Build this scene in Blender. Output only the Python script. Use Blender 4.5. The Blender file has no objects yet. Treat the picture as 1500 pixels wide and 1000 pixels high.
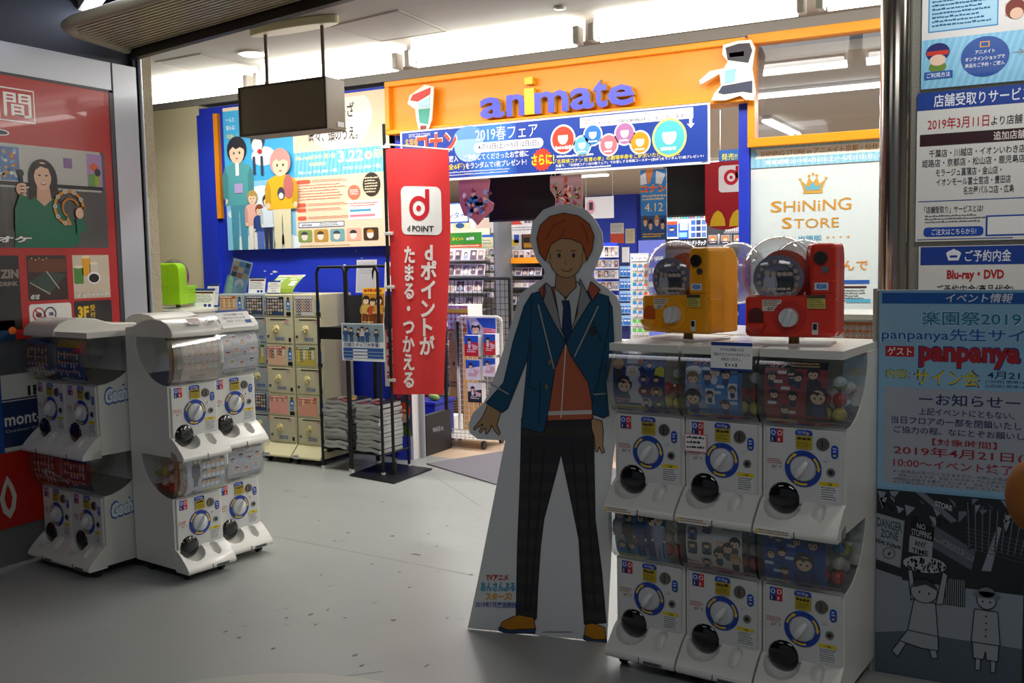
import bpy, bmesh, math, random
import numpy as np
from mathutils import Vector, Matrix
random.seed(7)
C = bpy.context.scene.collection
PI = math.pi; R = math.radians

# ------------------------------------------------------------------ camera, world, lights, exposure
F = 1430.0; EYE = 1.55
_p, _r, _y = R(4.8), R(-1.1), R(28.4)
FW = np.array([-math.sin(_y)*math.cos(_p), math.cos(_y)*math.cos(_p), -math.sin(_p)])
_rt = np.array([math.cos(_y), math.sin(_y), 0.0]); _up = np.cross(_rt, FW)
RT = math.cos(_r)*_rt + math.sin(_r)*_up
UP = -math.sin(_r)*_rt + math.cos(_r)*_up
cam_data = bpy.data.cameras.new('camera'); cam = bpy.data.objects.new('camera', cam_data); C.objects.link(cam)
cam_data.sensor_width = 36.0; cam_data.lens = F*36.0/1500.0; cam_data.clip_start = 0.05; cam_data.clip_end = 100
cam.matrix_world = Matrix(((RT[0], UP[0], -FW[0], 0), (RT[1], UP[1], -FW[1], 0), (RT[2], UP[2], -FW[2], EYE), (0, 0, 0, 1)))
S = bpy.context.scene; S.camera = cam
S.view_settings.view_transform = 'Standard'; S.view_settings.look = 'None'
S.view_settings.gamma = 1.0; S.view_settings.use_curve_mapping = False
S.view_settings.exposure = 0.0
W = bpy.data.worlds.new('world'); S.world = W; W.use_nodes = True
W.node_tree.nodes['Background'].inputs[0].default_value = (0.75, 0.85, 1.0, 1)
W.node_tree.nodes['Background'].inputs[1].default_value = 0.11

def area(name, loc, sx, sy, power, rot=(0, 0, 0), col=(1, 0.98, 0.94)):
    d = bpy.data.lights.new(name, 'AREA'); d.shape = 'RECTANGLE'; d.size = sx; d.size_y = sy; d.energy = power; d.color = col
    o = bpy.data.objects.new(name, d); C.objects.link(o); o.location = loc; o.rotation_euler = rot
    return o
TUBE_X = [-6.39 + 1.32*k for k in range(8)]            # the row of batten lamps in front of the shop
for k, x in enumerate(TUBE_X[:-1]):
    area('tube_light', (x+0.66, 5.50, 2.80), 1.2, 0.10, 12, (R(-12), 0, 0))
    area('tube_light', (x+0.66, 5.52, 2.82), 1.2, 0.06, 4.5, (R(50), 0, 0))
area('hall_fill_light', (0.2, 0.9, 2.98), 1.6, 0.5, 13, (R(22), 0, 0), (0.96, 0.97, 1.0))  # added fill from the camera side, brightens the dark foreground
area('hall_fill_light', (-3.0, 0.6, 2.98), 1.6, 0.5, 4, (R(22), 0, 0), (0.96, 0.97, 1.0))  # second added fill, weaker, towards the advertising wall
SHOP_TUBES = [(-1.6, 7.6, 0), (-3.6, 7.4, 0), (-5.4, 7.6, 0), (-2.2, 9.6, 1), (-4.6, 10.2, 0), (-7.0, 10.2, 0), (-3.3, 12.6, 0), (-6.2, 13.4, 0), (-8.6, 15.6, 0), (-4.8, 16.0, 0), (-1.0, 12.0, 0), (-0.2, 9.0, 0)]
for (x, y, v) in SHOP_TUBES:
    area('shop_tube_light', (x, y, 2.68), 0.3 if v else 1.8, 1.8 if v else 0.3, 48, (0, 0, 0), (1, 0.99, 0.97))
area('downlight_light', (-0.15, 3.98, 2.96), 0.16, 0.16, 9); area('downlight_light', (0.9, 3.75, 2.96), 0.16, 0.16, 9)
area('corridor_lamp_light', (-3.95, 3.05, 2.93), 0.9, 0.08, 1.2, (R(20), 0, 0), (0.9, 0.93, 1.0))
area('downlight_light', (-4.8, 5.2, 2.96), 0.14, 0.14, 6); area('downlight_light', (-4.15, 5.15, 2.96), 0.14, 0.14, 6)

# ------------------------------------------------------------------ pixel -> world helpers
def ray(px, py):
    return FW + RT*((px-750)/F) + UP*((500-py)/F)
def onY(px, py, y):
    r = ray(px, py); t = y/r[1]; return (r[0]*t, y, EYE+r[2]*t)
def onX(px, py, x):
    r = ray(px, py); t = x/r[0]; return (x, r[1]*t, EYE+r[2]*t)
def onZ(px, py, z):
    r = ray(px, py); t = (z-EYE)/r[2]; return (r[0]*t, r[1]*t, z)

# ------------------------------------------------------------------ materials
def lin(h):
    if isinstance(h, str):
        h = h.lstrip('#'); c = [int(h[i:i+2], 16)/255 for i in (0, 2, 4)]
    else: c = h
    return tuple(((v+0.055)/1.055)**2.4 if v > 0.04045 else v/12.92 for v in c)
MATS = {}
def mat(name, col, rough=0.5, metal=0.0, var=0.05, scale=8.0, bump=0.0, bscale=60.0, coat=0.0, spec=0.5):
    if name in MATS: return MATS[name]
    m = bpy.data.materials.new(name); m.use_nodes = True; nt = m.node_tree; b = nt.nodes['Principled BSDF']
    c = lin(col)
    n = nt.nodes.new('ShaderNodeTexNoise'); n.inputs['Scale'].default_value = scale; n.inputs['Detail'].default_value = 4
    tc = nt.nodes.new('ShaderNodeTexCoord'); nt.links.new(tc.outputs['Object'], n.inputs['Vector'])
    mx = nt.nodes.new('ShaderNodeMix'); mx.data_type = 'RGBA'
    mx.inputs[6].default_value = (*[v*(1-var) for v in c], 1); mx.inputs[7].default_value = (*[min(1, v*(1+var)) for v in c], 1)
    nt.links.new(n.outputs['Fac'], mx.inputs[0]); nt.links.new(mx.outputs[2], b.inputs['Base Color'])
    b.inputs['Roughness'].default_value = rough; b.inputs['Metallic'].default_value = metal
    b.inputs['Coat Weight'].default_value = coat; b.inputs['Specular IOR Level'].default_value = spec
    if bump:
        n2 = nt.nodes.new('ShaderNodeTexNoise'); n2.inputs['Scale'].default_value = bscale; n2.inputs['Detail'].default_value = 5
        nt.links.new(tc.outputs['Object'], n2.inputs['Vector'])
        bp = nt.nodes.new('ShaderNodeBump'); bp.inputs['Strength'].default_value = bump; bp.inputs['Distance'].default_value = 0.01
        nt.links.new(n2.outputs['Fac'], bp.inputs['Height']); nt.links.new(bp.outputs['Normal'], b.inputs['Normal'])
    MATS[name] = m; return m
def emit(name, col, s):
    if name in MATS: return MATS[name]
    m = bpy.data.materials.new(name); m.use_nodes = True; b = m.node_tree.nodes['Principled BSDF']
    b.inputs['Base Color'].default_value = (0.8, 0.8, 0.8, 1); b.inputs['Emission Color'].default_value = (*lin(col), 1); b.inputs['Emission Strength'].default_value = s
    MATS[name] = m; return m
def clear(name, tint, refl=0.12, rough=0.06, op=0.0):
    if name in MATS: return MATS[name]
    m = bpy.data.materials.new(name); m.use_nodes = True; nt = m.node_tree; nt.nodes.clear()
    out = nt.nodes.new('ShaderNodeOutputMaterial'); t = nt.nodes.new('ShaderNodeBsdfTransparent'); g = nt.nodes.new('ShaderNodeBsdfGlossy')
    t.inputs[0].default_value = (*lin(tint), 1); g.inputs['Roughness'].default_value = rough
    d = nt.nodes.new('ShaderNodeBsdfDiffuse'); d.inputs[0].default_value = (*lin(tint), 1)
    lw = nt.nodes.new('ShaderNodeLayerWeight'); lw.inputs[0].default_value = 0.35
    mr = nt.nodes.new('ShaderNodeMapRange'); mr.inputs[3].default_value = refl*0.4; mr.inputs[4].default_value = min(1, refl*3.5)
    nt.links.new(lw.outputs['Facing'], mr.inputs[0])
    m0 = nt.nodes.new('ShaderNodeMixShader'); m0.inputs[0].default_value = op
    nt.links.new(t.outputs[0], m0.inputs[1]); nt.links.new(d.outputs[0], m0.inputs[2])
    mx = nt.nodes.new('ShaderNodeMixShader'); nt.links.new(mr.outputs[0], mx.inputs[0]); nt.links.new(m0.outputs[0], mx.inputs[1]); nt.links.new(g.outputs[0], mx.inputs[2])
    nt.links.new(mx.outputs[0], out.inputs[0])
    MATS[name] = m; return m
def print_mat(name, rough, coat=0.0):
    m = bpy.data.materials.new(name); m.use_nodes = True; nt = m.node_tree; b = nt.nodes['Principled BSDF']
    a = nt.nodes.new('ShaderNodeAttribute'); a.attribute_name = 'Ink'
    n = nt.nodes.new('ShaderNodeTexNoise'); n.inputs['Scale'].default_value = 90
    mr = nt.nodes.new('ShaderNodeMapRange'); mr.inputs[3].default_value = 0.96; mr.inputs[4].default_value = 1.04
    nt.links.new(n.outputs['Fac'], mr.inputs[0])
    mx = nt.nodes.new('ShaderNodeVectorMath'); mx.operation = 'SCALE'
    nt.links.new(a.outputs['Color'], mx.inputs[0]); nt.links.new(mr.outputs[0], mx.inputs['Scale']); nt.links.new(mx.outputs[0], b.inputs['Base Color'])
    b.inputs['Roughness'].default_value = rough; b.inputs['Coat Weight'].default_value = coat
    b.inputs['Specular IOR Level'].default_value = 0.35
    return m
PM = print_mat('printed_paper', 0.5); PG = print_mat('glossy_print', 0.3, 0.15)
WHITE = mat('white_plastic', '#dcdbd3', 0.32, var=0.03, coat=0.15)
WPANEL = mat('white_panel_plastic', '#d0d0cc', 0.45, var=0.03)
DARKP = mat('black_plastic', '#17181a', 0.35)
SMOKE = clear('smoked_plastic', '#26262a', 0.25, 0.08, 0.6)
BLUEP = mat('blue_plastic', '#1b3f9e', 0.4)
YEL = mat('yellow_print', '#e6c21c', 0.5)
STEEL = mat('steel', '#8d8f90', 0.3, 1.0)
CLEAR = clear('clear_plastic', '#e9ecee', 0.17, 0.07, 0.02)
GLASS = clear('window_glass', '#f2f4f6', 0.10, 0.02)
BLUEW = mat('blue_paint', '#1d37c4', 0.5, var=0.03)
ORANGE = mat('orange_paint', '#f79a12', 0.4, var=0.02)
BLACKM = mat('black_metal', '#1c1e22', 0.4, 0.4)
ALU = mat('brushed_aluminium', '#a9adb4', 0.42, 0.55, var=0.04, scale=3)
CREAM = mat('cream_metal', '#cfcaa9', 0.45)
CREAMT = mat('cream_plastic', '#e6dfb4', 0.4)
BEIGE = mat('beige_wall_paint', '#e2d6b0', 0.7, var=0.04)
WALLW = mat('white_wall_paint', '#d9d8d4', 0.8, var=0.03)

# ------------------------------------------------------------------ objects
def tag(o, label=None, cat=None, group=None, kind=None):
    if label: o['label'] = label
    if cat: o['category'] = cat
    if group: o['group'] = group
    if kind: o['kind'] = kind
    return o
def thing(name, label, cat, loc=(0, 0, 0), rot=0, group=None):
    o = bpy.data.objects.new(name, None); C.objects.link(o); o.location = loc; o.rotation_euler = (0, 0, rot)
    o.empty_display_size = 0.05
    return tag(o, label, cat, group)
def copy_tree(o, parent=None):
    c = o.copy(); C.objects.link(c); c.parent = parent
    for ch in list(o.children): copy_tree(ch, c)
    return c
class MB:
    def __init__(s): s.v = []; s.f = []
    def add(s, vs, fs):
        n = len(s.v); s.v += [tuple(map(float, v)) for v in vs]; s.f += [tuple(i+n for i in f) for f in fs]; return s
    def box(s, x0, x1, y0, y1, z0, z1):
        return s.add([(x0, y0, z0), (x1, y0, z0), (x1, y1, z0), (x0, y1, z0), (x0, y0, z1), (x1, y0, z1), (x1, y1, z1), (x0, y1, z1)],
                     [(3, 2, 1, 0), (4, 5, 6, 7), (0, 1, 5, 4), (1, 2, 6, 5), (2, 3, 7, 6), (3, 0, 4, 7)])
    def prism(s, prof, x0, x1):            # closed (y,z) outline run along x
        n = len(prof); A = [(x0, y, z) for y, z in prof]; B = [(x1, y, z) for y, z in prof]
        fs = [tuple(range(n)), tuple(reversed(range(n, 2*n)))] + [(i, i+n, (i+1) % n+n, (i+1) % n) for i in range(n)]
        return s.add(A+B, fs)
    def strip(s, prof, x0, x1):            # open sheet
        n = len(prof)
        return s.add([(x0, y, z) for y, z in prof]+[(x1, y, z) for y, z in prof], [(i, i+1, i+1+n, i+n) for i in range(n-1)])
    def plate(s, pts, y0, y1):             # (x,z) outline with thickness along y
        n = len(pts); A = [(x, y0, z) for x, z in pts]; B = [(x, y1, z) for x, z in pts]
        return s.add(A+B, [tuple(range(n)), tuple(reversed(range(n, 2*n)))] + [(i, (i+1) % n, (i+1) % n+n, i+n) for i in range(n)])
    def slab(s, pts, z0, z1):
        n = len(pts); A = [(x, y, z0) for x, y in pts]; B = [(x, y, z1) for x, y in pts]
        return s.add(A+B, [tuple(reversed(range(n))), tuple(range(n, 2*n))] + [(i, (i+1) % n, (i+1) % n+n, i+n) for i in range(n)])
    def cyl(s, p0, p1, r, n=12, r1=None):
        p0 = Vector(p0); p1 = Vector(p1); d = (p1-p0).normalized(); a = d.orthogonal().normalized(); b = d.cross(a); r1 = r if r1 is None else r1
        vs = [p0+(a*math.cos(2*PI*i/n)+b*math.sin(2*PI*i/n))*r for i in range(n)]+[p1+(a*math.cos(2*PI*i/n)+b*math.sin(2*PI*i/n))*r1 for i in range(n)]
        return s.add(vs, [tuple(reversed(range(n))), tuple(range(n, 2*n))]+[(i, (i+1) % n, (i+1) % n+n, i+n) for i in range(n)])
    def tube(s, path, r, n=8):
        for a, b in zip(path[:-1], path[1:]): s.cyl(a, b, r, n)
        for p in path[1:-1]: s.ball(p, r*1.0, 6, n)
        return s
    def ball(s, c, r, rings=8, n=14, sc=(1, 1, 1), t0=0, t1=PI):
        vs = []; fs = []
        for i in range(rings+1):
            t = t0+(t1-t0)*i/rings
            for k in range(n):
                a = 2*PI*k/n; vs.append((c[0]+r*sc[0]*math.sin(t)*math.cos(a), c[1]+r*sc[1]*math.sin(t)*math.sin(a), c[2]+r*sc[2]*math.cos(t)))
        for i in range(rings):
            for k in range(n): fs.append((i*n+k, (i+1)*n+k, (i+1)*n+(k+1) % n, i*n+(k+1) % n))
        return s.add(vs, fs)
    def ring(s, c, r0, r1, n=28, y=0.003):   # flat ring facing -y
        vs = []
        for k in range(n):
            a = 2*PI*k/n; ca, sa = math.cos(a), math.sin(a)
            vs += [(c[0]+r0*ca, c[1]-y, c[2]+r0*sa), (c[0]+r1*ca, c[1]-y, c[2]+r1*sa), (c[0]+r1*ca, c[1], c[2]+r1*sa), (c[0]+r0*ca, c[1], c[2]+r0*sa)]
        fs = []
        for k in range(n):
            a = 4*k; b = 4*((k+1) % n)
            for j in range(4): fs.append((a+j, a+(j+1) % 4, b+(j+1) % 4, b+j))
        return s.add(vs, fs)
    def mesh(s, name):
        m = bpy.data.meshes.new(name); m.from_pydata(s.v, [], s.f); m.update(); return m
    def build(s, name, m, parent=None, bev=0, smooth=False, loc=None, rot=None):
        me = s.mesh(name); me.materials.append(m)
        b = bmesh.new(); b.from_mesh(me); bmesh.ops.remove_doubles(b, verts=b.verts, dist=1e-6); bmesh.ops.recalc_face_normals(b, faces=b.faces)
        if smooth:
            for f in b.faces: f.smooth = True
            for e in b.edges:
                if len(e.link_faces) == 2 and e.calc_face_angle(0) > 0.7: e.smooth = False
        b.to_mesh(me); b.free()
        o = bpy.data.objects.new(name, me); C.objects.link(o)
        if parent: o.parent = parent
        if loc: o.location = loc
        if rot: o.rotation_euler = rot
        if bev:
            bv = o.modifiers.new('bevel', 'BEVEL'); bv.width = bev; bv.segments = 2; bv.limit_method = 'ANGLE'; bv.angle_limit = R(40)
        return o
def struct(o): o['kind'] = 'structure'; return o

# ------------------------------------------------------------------ flat print: a board or sheet whose face carries inked shapes and lettering
_GC = {}
def glyphs(s, bold):
    bold = min(bold, 0.05)
    if any(ord(c) >= 0x4E00 for c in s): bold = min(bold, 0.010)
    k = (s, bold)
    if k in _GC: return _GC[k]
    c = bpy.data.curves.new('t', 'FONT'); c.body = s; c.resolution_u = 2; c.offset = bold
    o = bpy.data.objects.new('t', c); C.objects.link(o)
    dg = bpy.context.evaluated_depsgraph_get(); m = o.evaluated_get(dg).to_mesh()
    v = np.array([(q.co.x, q.co.y) for q in m.vertices]) if len(m.vertices) else np.zeros((0, 2))
    f = [tuple(p.vertices) for p in m.polygons]
    o.evaluated_get(dg).to_mesh_clear(); bpy.data.objects.remove(o); bpy.data.curves.remove(c)
    _GC[k] = (v, f); return _GC[k]
EPS = 0.00035
def clip(pts, ax, v, sg):
    out = []
    for i in range(len(pts)):
        a, b = pts[i-1], pts[i]; da, db = sg*(a[ax]-v), sg*(b[ax]-v)
        if (da < 0) != (db < 0):
            t = da/(da-db); out.append((a[0]+(b[0]-a[0])*t, a[1]+(b[1]-a[1])*t))
        if db >= 0: out.append(b)
    return out
class Print:
    """w x h metres; content laid out on a W x H grid with y downwards"""
    def __init__(s, w, h, W=100, H=100, bg='#ffffff', t=0.006, q=None):
        s.w, s.h, s.W, s.H, s.t, s.q = w, h, W, H, t, q
        s.v = []; s.f = []; s.c = []; s.L = 1; s.cell = None
        s.bg = lin(bg)
        if bg is not None and q is None:
            s._add([(0, 0), (W, 0), (W, H), (0, H)], bg, 0)
    def P(s, x, y, l):
        if s.q: return s.q(x, y, l*EPS)
        return (x/s.W*s.w, -l*EPS, (1-y/s.H)*s.h)
    def _add(s, pts, col, l, fs=None):
        if s.cell and fs is None and len(pts) > 2:      # on a curved sheet a shape is cut into cells that follow the curve
            gx, gy = s.cell; xs = [p[0] for p in pts]; ys = [p[1] for p in pts]
            for a in range(int(math.floor(min(ys)/gy+1e-9)), int(math.ceil(max(ys)/gy-1e-9))):
                band = clip(clip(pts, 1, a*gy, 1), 1, (a+1)*gy, -1)
                for b in range(int(math.floor(min(xs)/gx+1e-9)), int(math.ceil(max(xs)/gx-1e-9))):
                    q = clip(clip(band, 0, b*gx, 1), 0, (b+1)*gx, -1)
                    if len(q) > 2: n = len(s.v); s.v += [s.P(x, y, l) for x, y in q]; s.f.append(tuple(range(n, n+len(q)))); s.c.append(lin(col))
            return
        n = len(s.v); s.v += [s.P(x, y, l) for x, y in pts]
        fs = fs or [tuple(range(len(pts)))]
        c = lin(col)
        for f in fs: s.f.append(tuple(i+n for i in f)); s.c.append(c)
    def poly(s, pts, col, l=None): s.L += 1 if l is None else 0; s._add(pts, col, l if l is not None else s.L)
    def rect(s, x0, y0, x1, y1, col, l=None):
        if not s.q: x0, x1, y0, y1 = max(0, min(x0, s.W)), max(0, min(x1, s.W)), max(0, min(y0, s.H)), max(0, min(y1, s.H))
        s.poly([(x0, y0), (x1, y0), (x1, y1), (x0, y1)], col, l)
    def oval(s, cx, cy, rx, ry, col, n=20, l=None, a0=0, a1=2*PI):
        k = n if abs(a1-a0-2*PI) < 1e-6 else n-1; p = [(cx+rx*math.cos(a0+(a1-a0)*i/k), cy+ry*math.sin(a0+(a1-a0)*i/k)) for i in range(n)]
        s.poly(p if s.q else [(min(s.W, max(0, x)), min(s.H, max(0, y))) for x, y in p], col, l)
    def rrect(s, x0, y0, x1, y1, r, col, l=None):
        ry = r*(s.w/s.W)/(s.h/s.H) if not s.q else r
        p = []
        for cx, cy, a in ((x1-r, y1-ry, 0), (x0+r, y1-ry, PI/2), (x0+r, y0+ry, PI), (x1-r, y0+ry, 1.5*PI)):
            for i in range(5): b = a+PI/2*i/4; p.append((cx+r*math.cos(b), cy+ry*math.sin(b)))
        s.poly(p, col, l)
    def text(s, t, x0, y0, x1, y1, col, bold=0.012, l=None, shear=0, slope=0, rot=0):
        v, f = glyphs(t, bold)
        if not len(v): return
        mn = v.min(0); mx = v.max(0); d = np.maximum(mx-mn, 1e-6)
        if l is None: s.L += 1; l = s.L
        pts = []
        for a, b in v:
            u = (a-mn[0])/d[0]; w = (b-mn[1])/d[1]
            x = x0+(x1-x0)*u + shear*w; y = y1-(y1-y0)*w + slope*u
            if rot:
                cx, cy = (x0+x1)/2, (y0+y1)/2; ca, sa = math.cos(rot), math.sin(rot); x, y = cx+(x-cx)*ca-(y-cy)*sa, cy+(x-cx)*sa+(y-cy)*ca
            pts.append((x, y))
        if not s.q and (max(p[0] for p in pts) > s.W+1e-6):      # lettering running off the sheet is cut at its edge
            keep = [q for q in f if max(pts[i][0] for i in q) <= s.W]
        else: keep = f
        if keep: s._add(pts, col, l, keep)
    def vtext(s, t, xc, y0, y1, w, col, bold=0.012):
        n = len(t); ch = (y1-y0)/n; s.L += 1; l = s.L
        for i, c in enumerate(t):
            v, f = glyphs(c, bold)
            if not len(v): continue
            mn = v.min(0); mx = v.max(0); cx = (mn[0]+mx[0])/2
            yb = y0+ch*(i+0.86)
            s._add([(xc+(a-cx)*w, yb-b*w*0.98*(ch/w if False else 1)*(s.w/s.W)/(s.h/s.H)) for a, b in v], col, l, f)
    def lines(s, x0, y0, x1, y1, n, col, fill=0.5, dash=0.0, l=None):
        """small print too fine to read in the photograph"""
        if l is None: s.L += 1; l = s.L
        hh = (y1-y0)/n
        for i in range(n):
            y = y0+hh*i; x = x0; end = x0+(x1-x0)*random.uniform(0.72, 1.0)
            step = dash or hh*0.75*(s.h/s.H)/(s.w/s.W) if not s.q else (dash or hh*0.75)
            while x < end:
                g = step*random.uniform(0.5, 1.6); a = random.uniform(0, .25)*hh
                s._add([(x, y+a), (min(x+g*0.82, x1), y+a), (min(x+g*0.82, x1), y+hh*fill+a*.3), (x, y+hh*fill+a*.3)], col, l); x += g
    def person(s, cx, y0, y1, hair='#333333', top='#3a6ea5', legs='#333a4a', skin='#f0d2b4', wide=1.0, bust=False, hairlong=False):
        """a plain generic figure: head, hair, body, legs"""
        H = y1-y0; k = (s.h/s.H)/(s.w/s.W) if not s.q else 1.0
        hr = H*(0.13 if not bust else 0.24)*wide; hx = hr*k
        sh = hx*1.5
        if bust:
            s.poly([(cx-sh, y1), (cx-sh*0.95, y0+hr*2.5), (cx-hx*.35, y0+hr*2.0), (cx+hx*.35, y0+hr*2.0), (cx+sh*0.95, y0+hr*2.5), (cx+sh, y1)], top)
        else:
            m = y0+H*0.58
            s.poly([(cx-hx*.9, m), (cx-hx*.8, y1), (cx-hx*.15, y1), (cx, m+H*.06), (cx+hx*.15, y1), (cx+hx*.8, y1), (cx+hx*.9, m)], legs)
            s.poly([(cx-sh, m+H*.02), (cx-sh*0.9, y0+hr*2.3), (cx-hx*.3, y0+hr*1.9), (cx+hx*.3, y0+hr*1.9), (cx+sh*0.9, y0+hr*2.3), (cx+sh, m+H*.02)], top)
        dk = tuple(max(0, v*0.86) for v in [int(top.lstrip('#')[q:q+2], 16)/255 for q in (0, 2, 4)])
        if not bust:
            for e in (-1, 1):
                s.poly([(cx+e*sh*.92, y0+hr*2.35), (cx+e*sh*1.12, y0+hr*3.0), (cx+e*sh*1.1, m-H*.04), (cx+e*sh*.72, m-H*.03), (cx+e*sh*.7, y0+hr*3.0)], dk)
                s.oval(cx+e*sh*.92, m-H*.02, hx*.22, hr*.24, skin, 8)
        if hairlong: s.oval(cx, y0+hr*1.25, hx*1.2, hr*1.6, hair, 14)
        s.oval(cx, y0+hr*0.98, hx*1.06, hr*1.08, hair, 16)
        s.oval(cx, y0+hr*1.18, hx*0.80, hr*0.92, skin, 14)
        s.poly([(cx-hx*1.0, y0+hr*1.25), (cx-hx*.98, y0+hr*.55), (cx-hx*.5, y0+hr*.12), (cx+hx*.2, y0+hr*.02), (cx+hx*.8, y0+hr*.32), (cx+hx*1.03, y0+hr*.9), (cx+hx*.9, y0+hr*1.35), (cx+hx*.74, y0+hr*.95), (cx+hx*.35, y0+hr*.78), (cx-hx*.1, y0+hr*.92), (cx-hx*.4, y0+hr*.72), (cx-hx*.78, y0+hr*1.0)], hair)
        for e in (-1, 1): s.oval(cx+e*hx*.3, y0+hr*1.22, hx*.09, hr*.12, '#3a3230', 8)
        s.oval(cx, y0+hr*1.66, hx*.16, hr*.06, '#b86a5c', 8)
    def mesh(s, name, m=None, back=None):
        v = list(s.v); f = list(s.f); c = list(s.c)
        if not s.q and s.t:
            n = len(v); w, h, t = s.w, s.h, s.t
            v += [(0, 0, 0), (w, 0, 0), (w, 0, h), (0, 0, h), (0, t, 0), (w, t, 0), (w, t, h), (0, t, h)]
            bc = lin(back) if back else lin('#e8e8e6')
            for q in [(0, 4, 5, 1), (1, 5, 6, 2), (2, 6, 7, 3), (3, 7, 4, 0), (5, 4, 7, 6)]: f.append(tuple(i+n for i in q)); c.append(bc)
        me = bpy.data.meshes.new(name); me.from_pydata(v, [], f); me.update()
        at = me.color_attributes.new('Ink', 'FLOAT_COLOR', 'CORNER')
        buf = np.ones((len(me.loops), 4), dtype=np.float32); k = 0
        cnt = np.array([len(q) for q in f]); cc = np.array(c, dtype=np.float32)
        buf[:, :3] = np.repeat(cc, cnt, axis=0)
        at.data.foreach_set('color', buf.ravel())
        me.materials.append(m or PM); return me
    def build(s, name, loc=(0, 0, 0), rot=(0, 0, 0), parent=None, m=None, back=None, label=None, cat=None, group=None):
        o = bpy.data.objects.new(name, s.mesh(name, m, back)); C.objects.link(o); o.location = loc; o.rotation_euler = rot
        if parent: o.parent = parent
        return tag(o, label, cat, group)
def sheetY(x0, y0, x1, y1, Y, W=100, H=100, bg='#ffffff', t=0.006):
    """a Print upright in the plane y = Y, its corners found from two points; returns it and its location"""
    a = onY(x0, y0, Y); b = onY(x1, y1, Y)
    p = Print(b[0]-a[0], a[2]-b[2], W, H, bg, t); return p, (a[0], Y, b[2])
INKS = ['#c0392b', '#2e6fb5', '#e0a030', '#3f9e6b', '#8c5aa8', '#d9799b', '#2b2f45', '#e8dcc8', '#66b5d6', '#f2e2a0']
def clutter(P, n, x0=0, y0=0, x1=100, y1=100, pal=INKS, smin=4, smax=14):
    for i in range(n):
        x = random.uniform(x0, x1); y = random.uniform(y0, y1); a = random.uniform(smin, smax)/2; b = random.uniform(smin, smax)/2
        x = min(max(x, x0+a), x1-a); y = min(max(y, y0+b), y1-b)
        (P.oval if random.random() < 0.5 else P.rect)(*((x, y, a, b) if False else (x, y, a, b)), random.choice(pal), l=2+i % 6) if random.random() < 0 else P.oval(x, y, a, b, random.choice(pal), 10, l=2+i % 6)
#@@BODY
# ------------------------------------------------------------------ the setting
XL = -4.72                      # left wall plane
YF = 6.30                       # shop front plane
ZC = 3.0
def floor_mat(name, c0, c1, rough, scuff):
    m = bpy.data.materials.new(name); m.use_nodes = True; nt = m.node_tree; b = nt.nodes['Principled BSDF']
    tc = nt.nodes.new('ShaderNodeTexCoord')
    n = nt.nodes.new('ShaderNodeTexNoise'); n.inputs['Scale'].default_value = 1.6; n.inputs['Detail'].default_value = 8; n.inputs['Roughness'].default_value = 0.65
    n2 = nt.nodes.new('ShaderNodeTexNoise'); n2.inputs['Scale'].default_value = 9; n2.inputs['Detail'].default_value = 6
    n3 = nt.nodes.new('ShaderNodeTexNoise'); n3.inputs['Scale'].default_value = 140; n3.inputs['Detail'].default_value = 2
    for q in (n, n2, n3): nt.links.new(tc.outputs['Object'], q.inputs['Vector'])
    mx = nt.nodes.new('ShaderNodeMix'); mx.data_type = 'RGBA'; mx.inputs[6].default_value = (*lin(c0), 1); mx.inputs[7].default_value = (*lin(c1), 1)
    nt.links.new(n.outputs['Fac'], mx.inputs[0])
    r = nt.nodes.new('ShaderNodeValToRGB'); r.color_ramp.elements[0].position = 0.66; r.color_ramp.elements[1].position = 0.74
    r.color_ramp.elements[0].color = (1, 1, 1, 1); r.color_ramp.elements[1].color = (scuff, scuff, scuff, 1); nt.links.new(n2.outputs['Fac'], r.inputs[0])
    m2 = nt.nodes.new('ShaderNodeMix'); m2.data_type = 'RGBA'; m2.blend_type = 'MULTIPLY'; m2.inputs[0].default_value = 1
    nt.links.new(mx.outputs[2], m2.inputs[6]); nt.links.new(r.outputs[0], m2.inputs[7])
    m3 = nt.nodes.new('ShaderNodeMix'); m3.data_type = 'RGBA'; m3.blend_type = 'MULTIPLY'; m3.inputs[0].default_value = 0.14
    nt.links.new(m2.outputs[2], m3.inputs[6]); nt.links.new(n3.outputs['Fac'], m3.inputs[7])
    nt.links.new(m3.outputs[2], b.inputs['Base Color'])
    b.inputs['Roughness'].default_value = rough
    return m
FLG = floor_mat('grey_vinyl', '#969a97', '#a8aba6', 0.36, 0.74)
FLB = floor_mat('beige_vinyl', '#c9ae94', '#d3baa0', 0.4, 0.9)
struct(MB().box(-9, 3.5, -3.0, 6.44, -0.05, 0).build('floor', FLG))
struct(MB().box(-14, 3.5, 6.44, 22, -0.05, 0.0).build('floor', FLB))
# long welded joints of the vinyl and a few dark scuffs are real thin pieces on the floor
jm = mat('joint_line', '#6f7375', 0.6)
for a, b in (((400, 785), (690, 842)), ((640, 700), (705, 742)), ((430, 1000), (560, 983))):
    p, q = onZ(*a, 0), onZ(*b, 0); d = Vector(q)-Vector(p); n = Vector((-d.y, d.x, 0)).normalized()*0.0022
    struct(MB().add([(p[0]-n.x, p[1]-n.y, 0.0006), (q[0]-n.x, q[1]-n.y, 0.0006), (q[0]+n.x, q[1]+n.y, 0.0006), (p[0]+n.x, p[1]+n.y, 0.0006)], [(0, 1, 2, 3)]).build('trim_1', jm))
jm2 = mat('joint_line_light', '#7f8380', 0.6)
q = onZ(432, 986, 0); ca_ = Vector((-0.42, 0.9, 0)).normalized(); cc0 = Vector(q)-ca_*0.95
struct(MB().slab([(cc0.x+0.95*math.cos(k*2*PI/96), cc0.y+0.95*math.sin(k*2*PI/96)) for k in range(96)], 0.0, 0.0012).build('trim_15', mat('floor_inlay', '#a9a9a0', 0.4, var=0.12, scale=90)))
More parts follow.
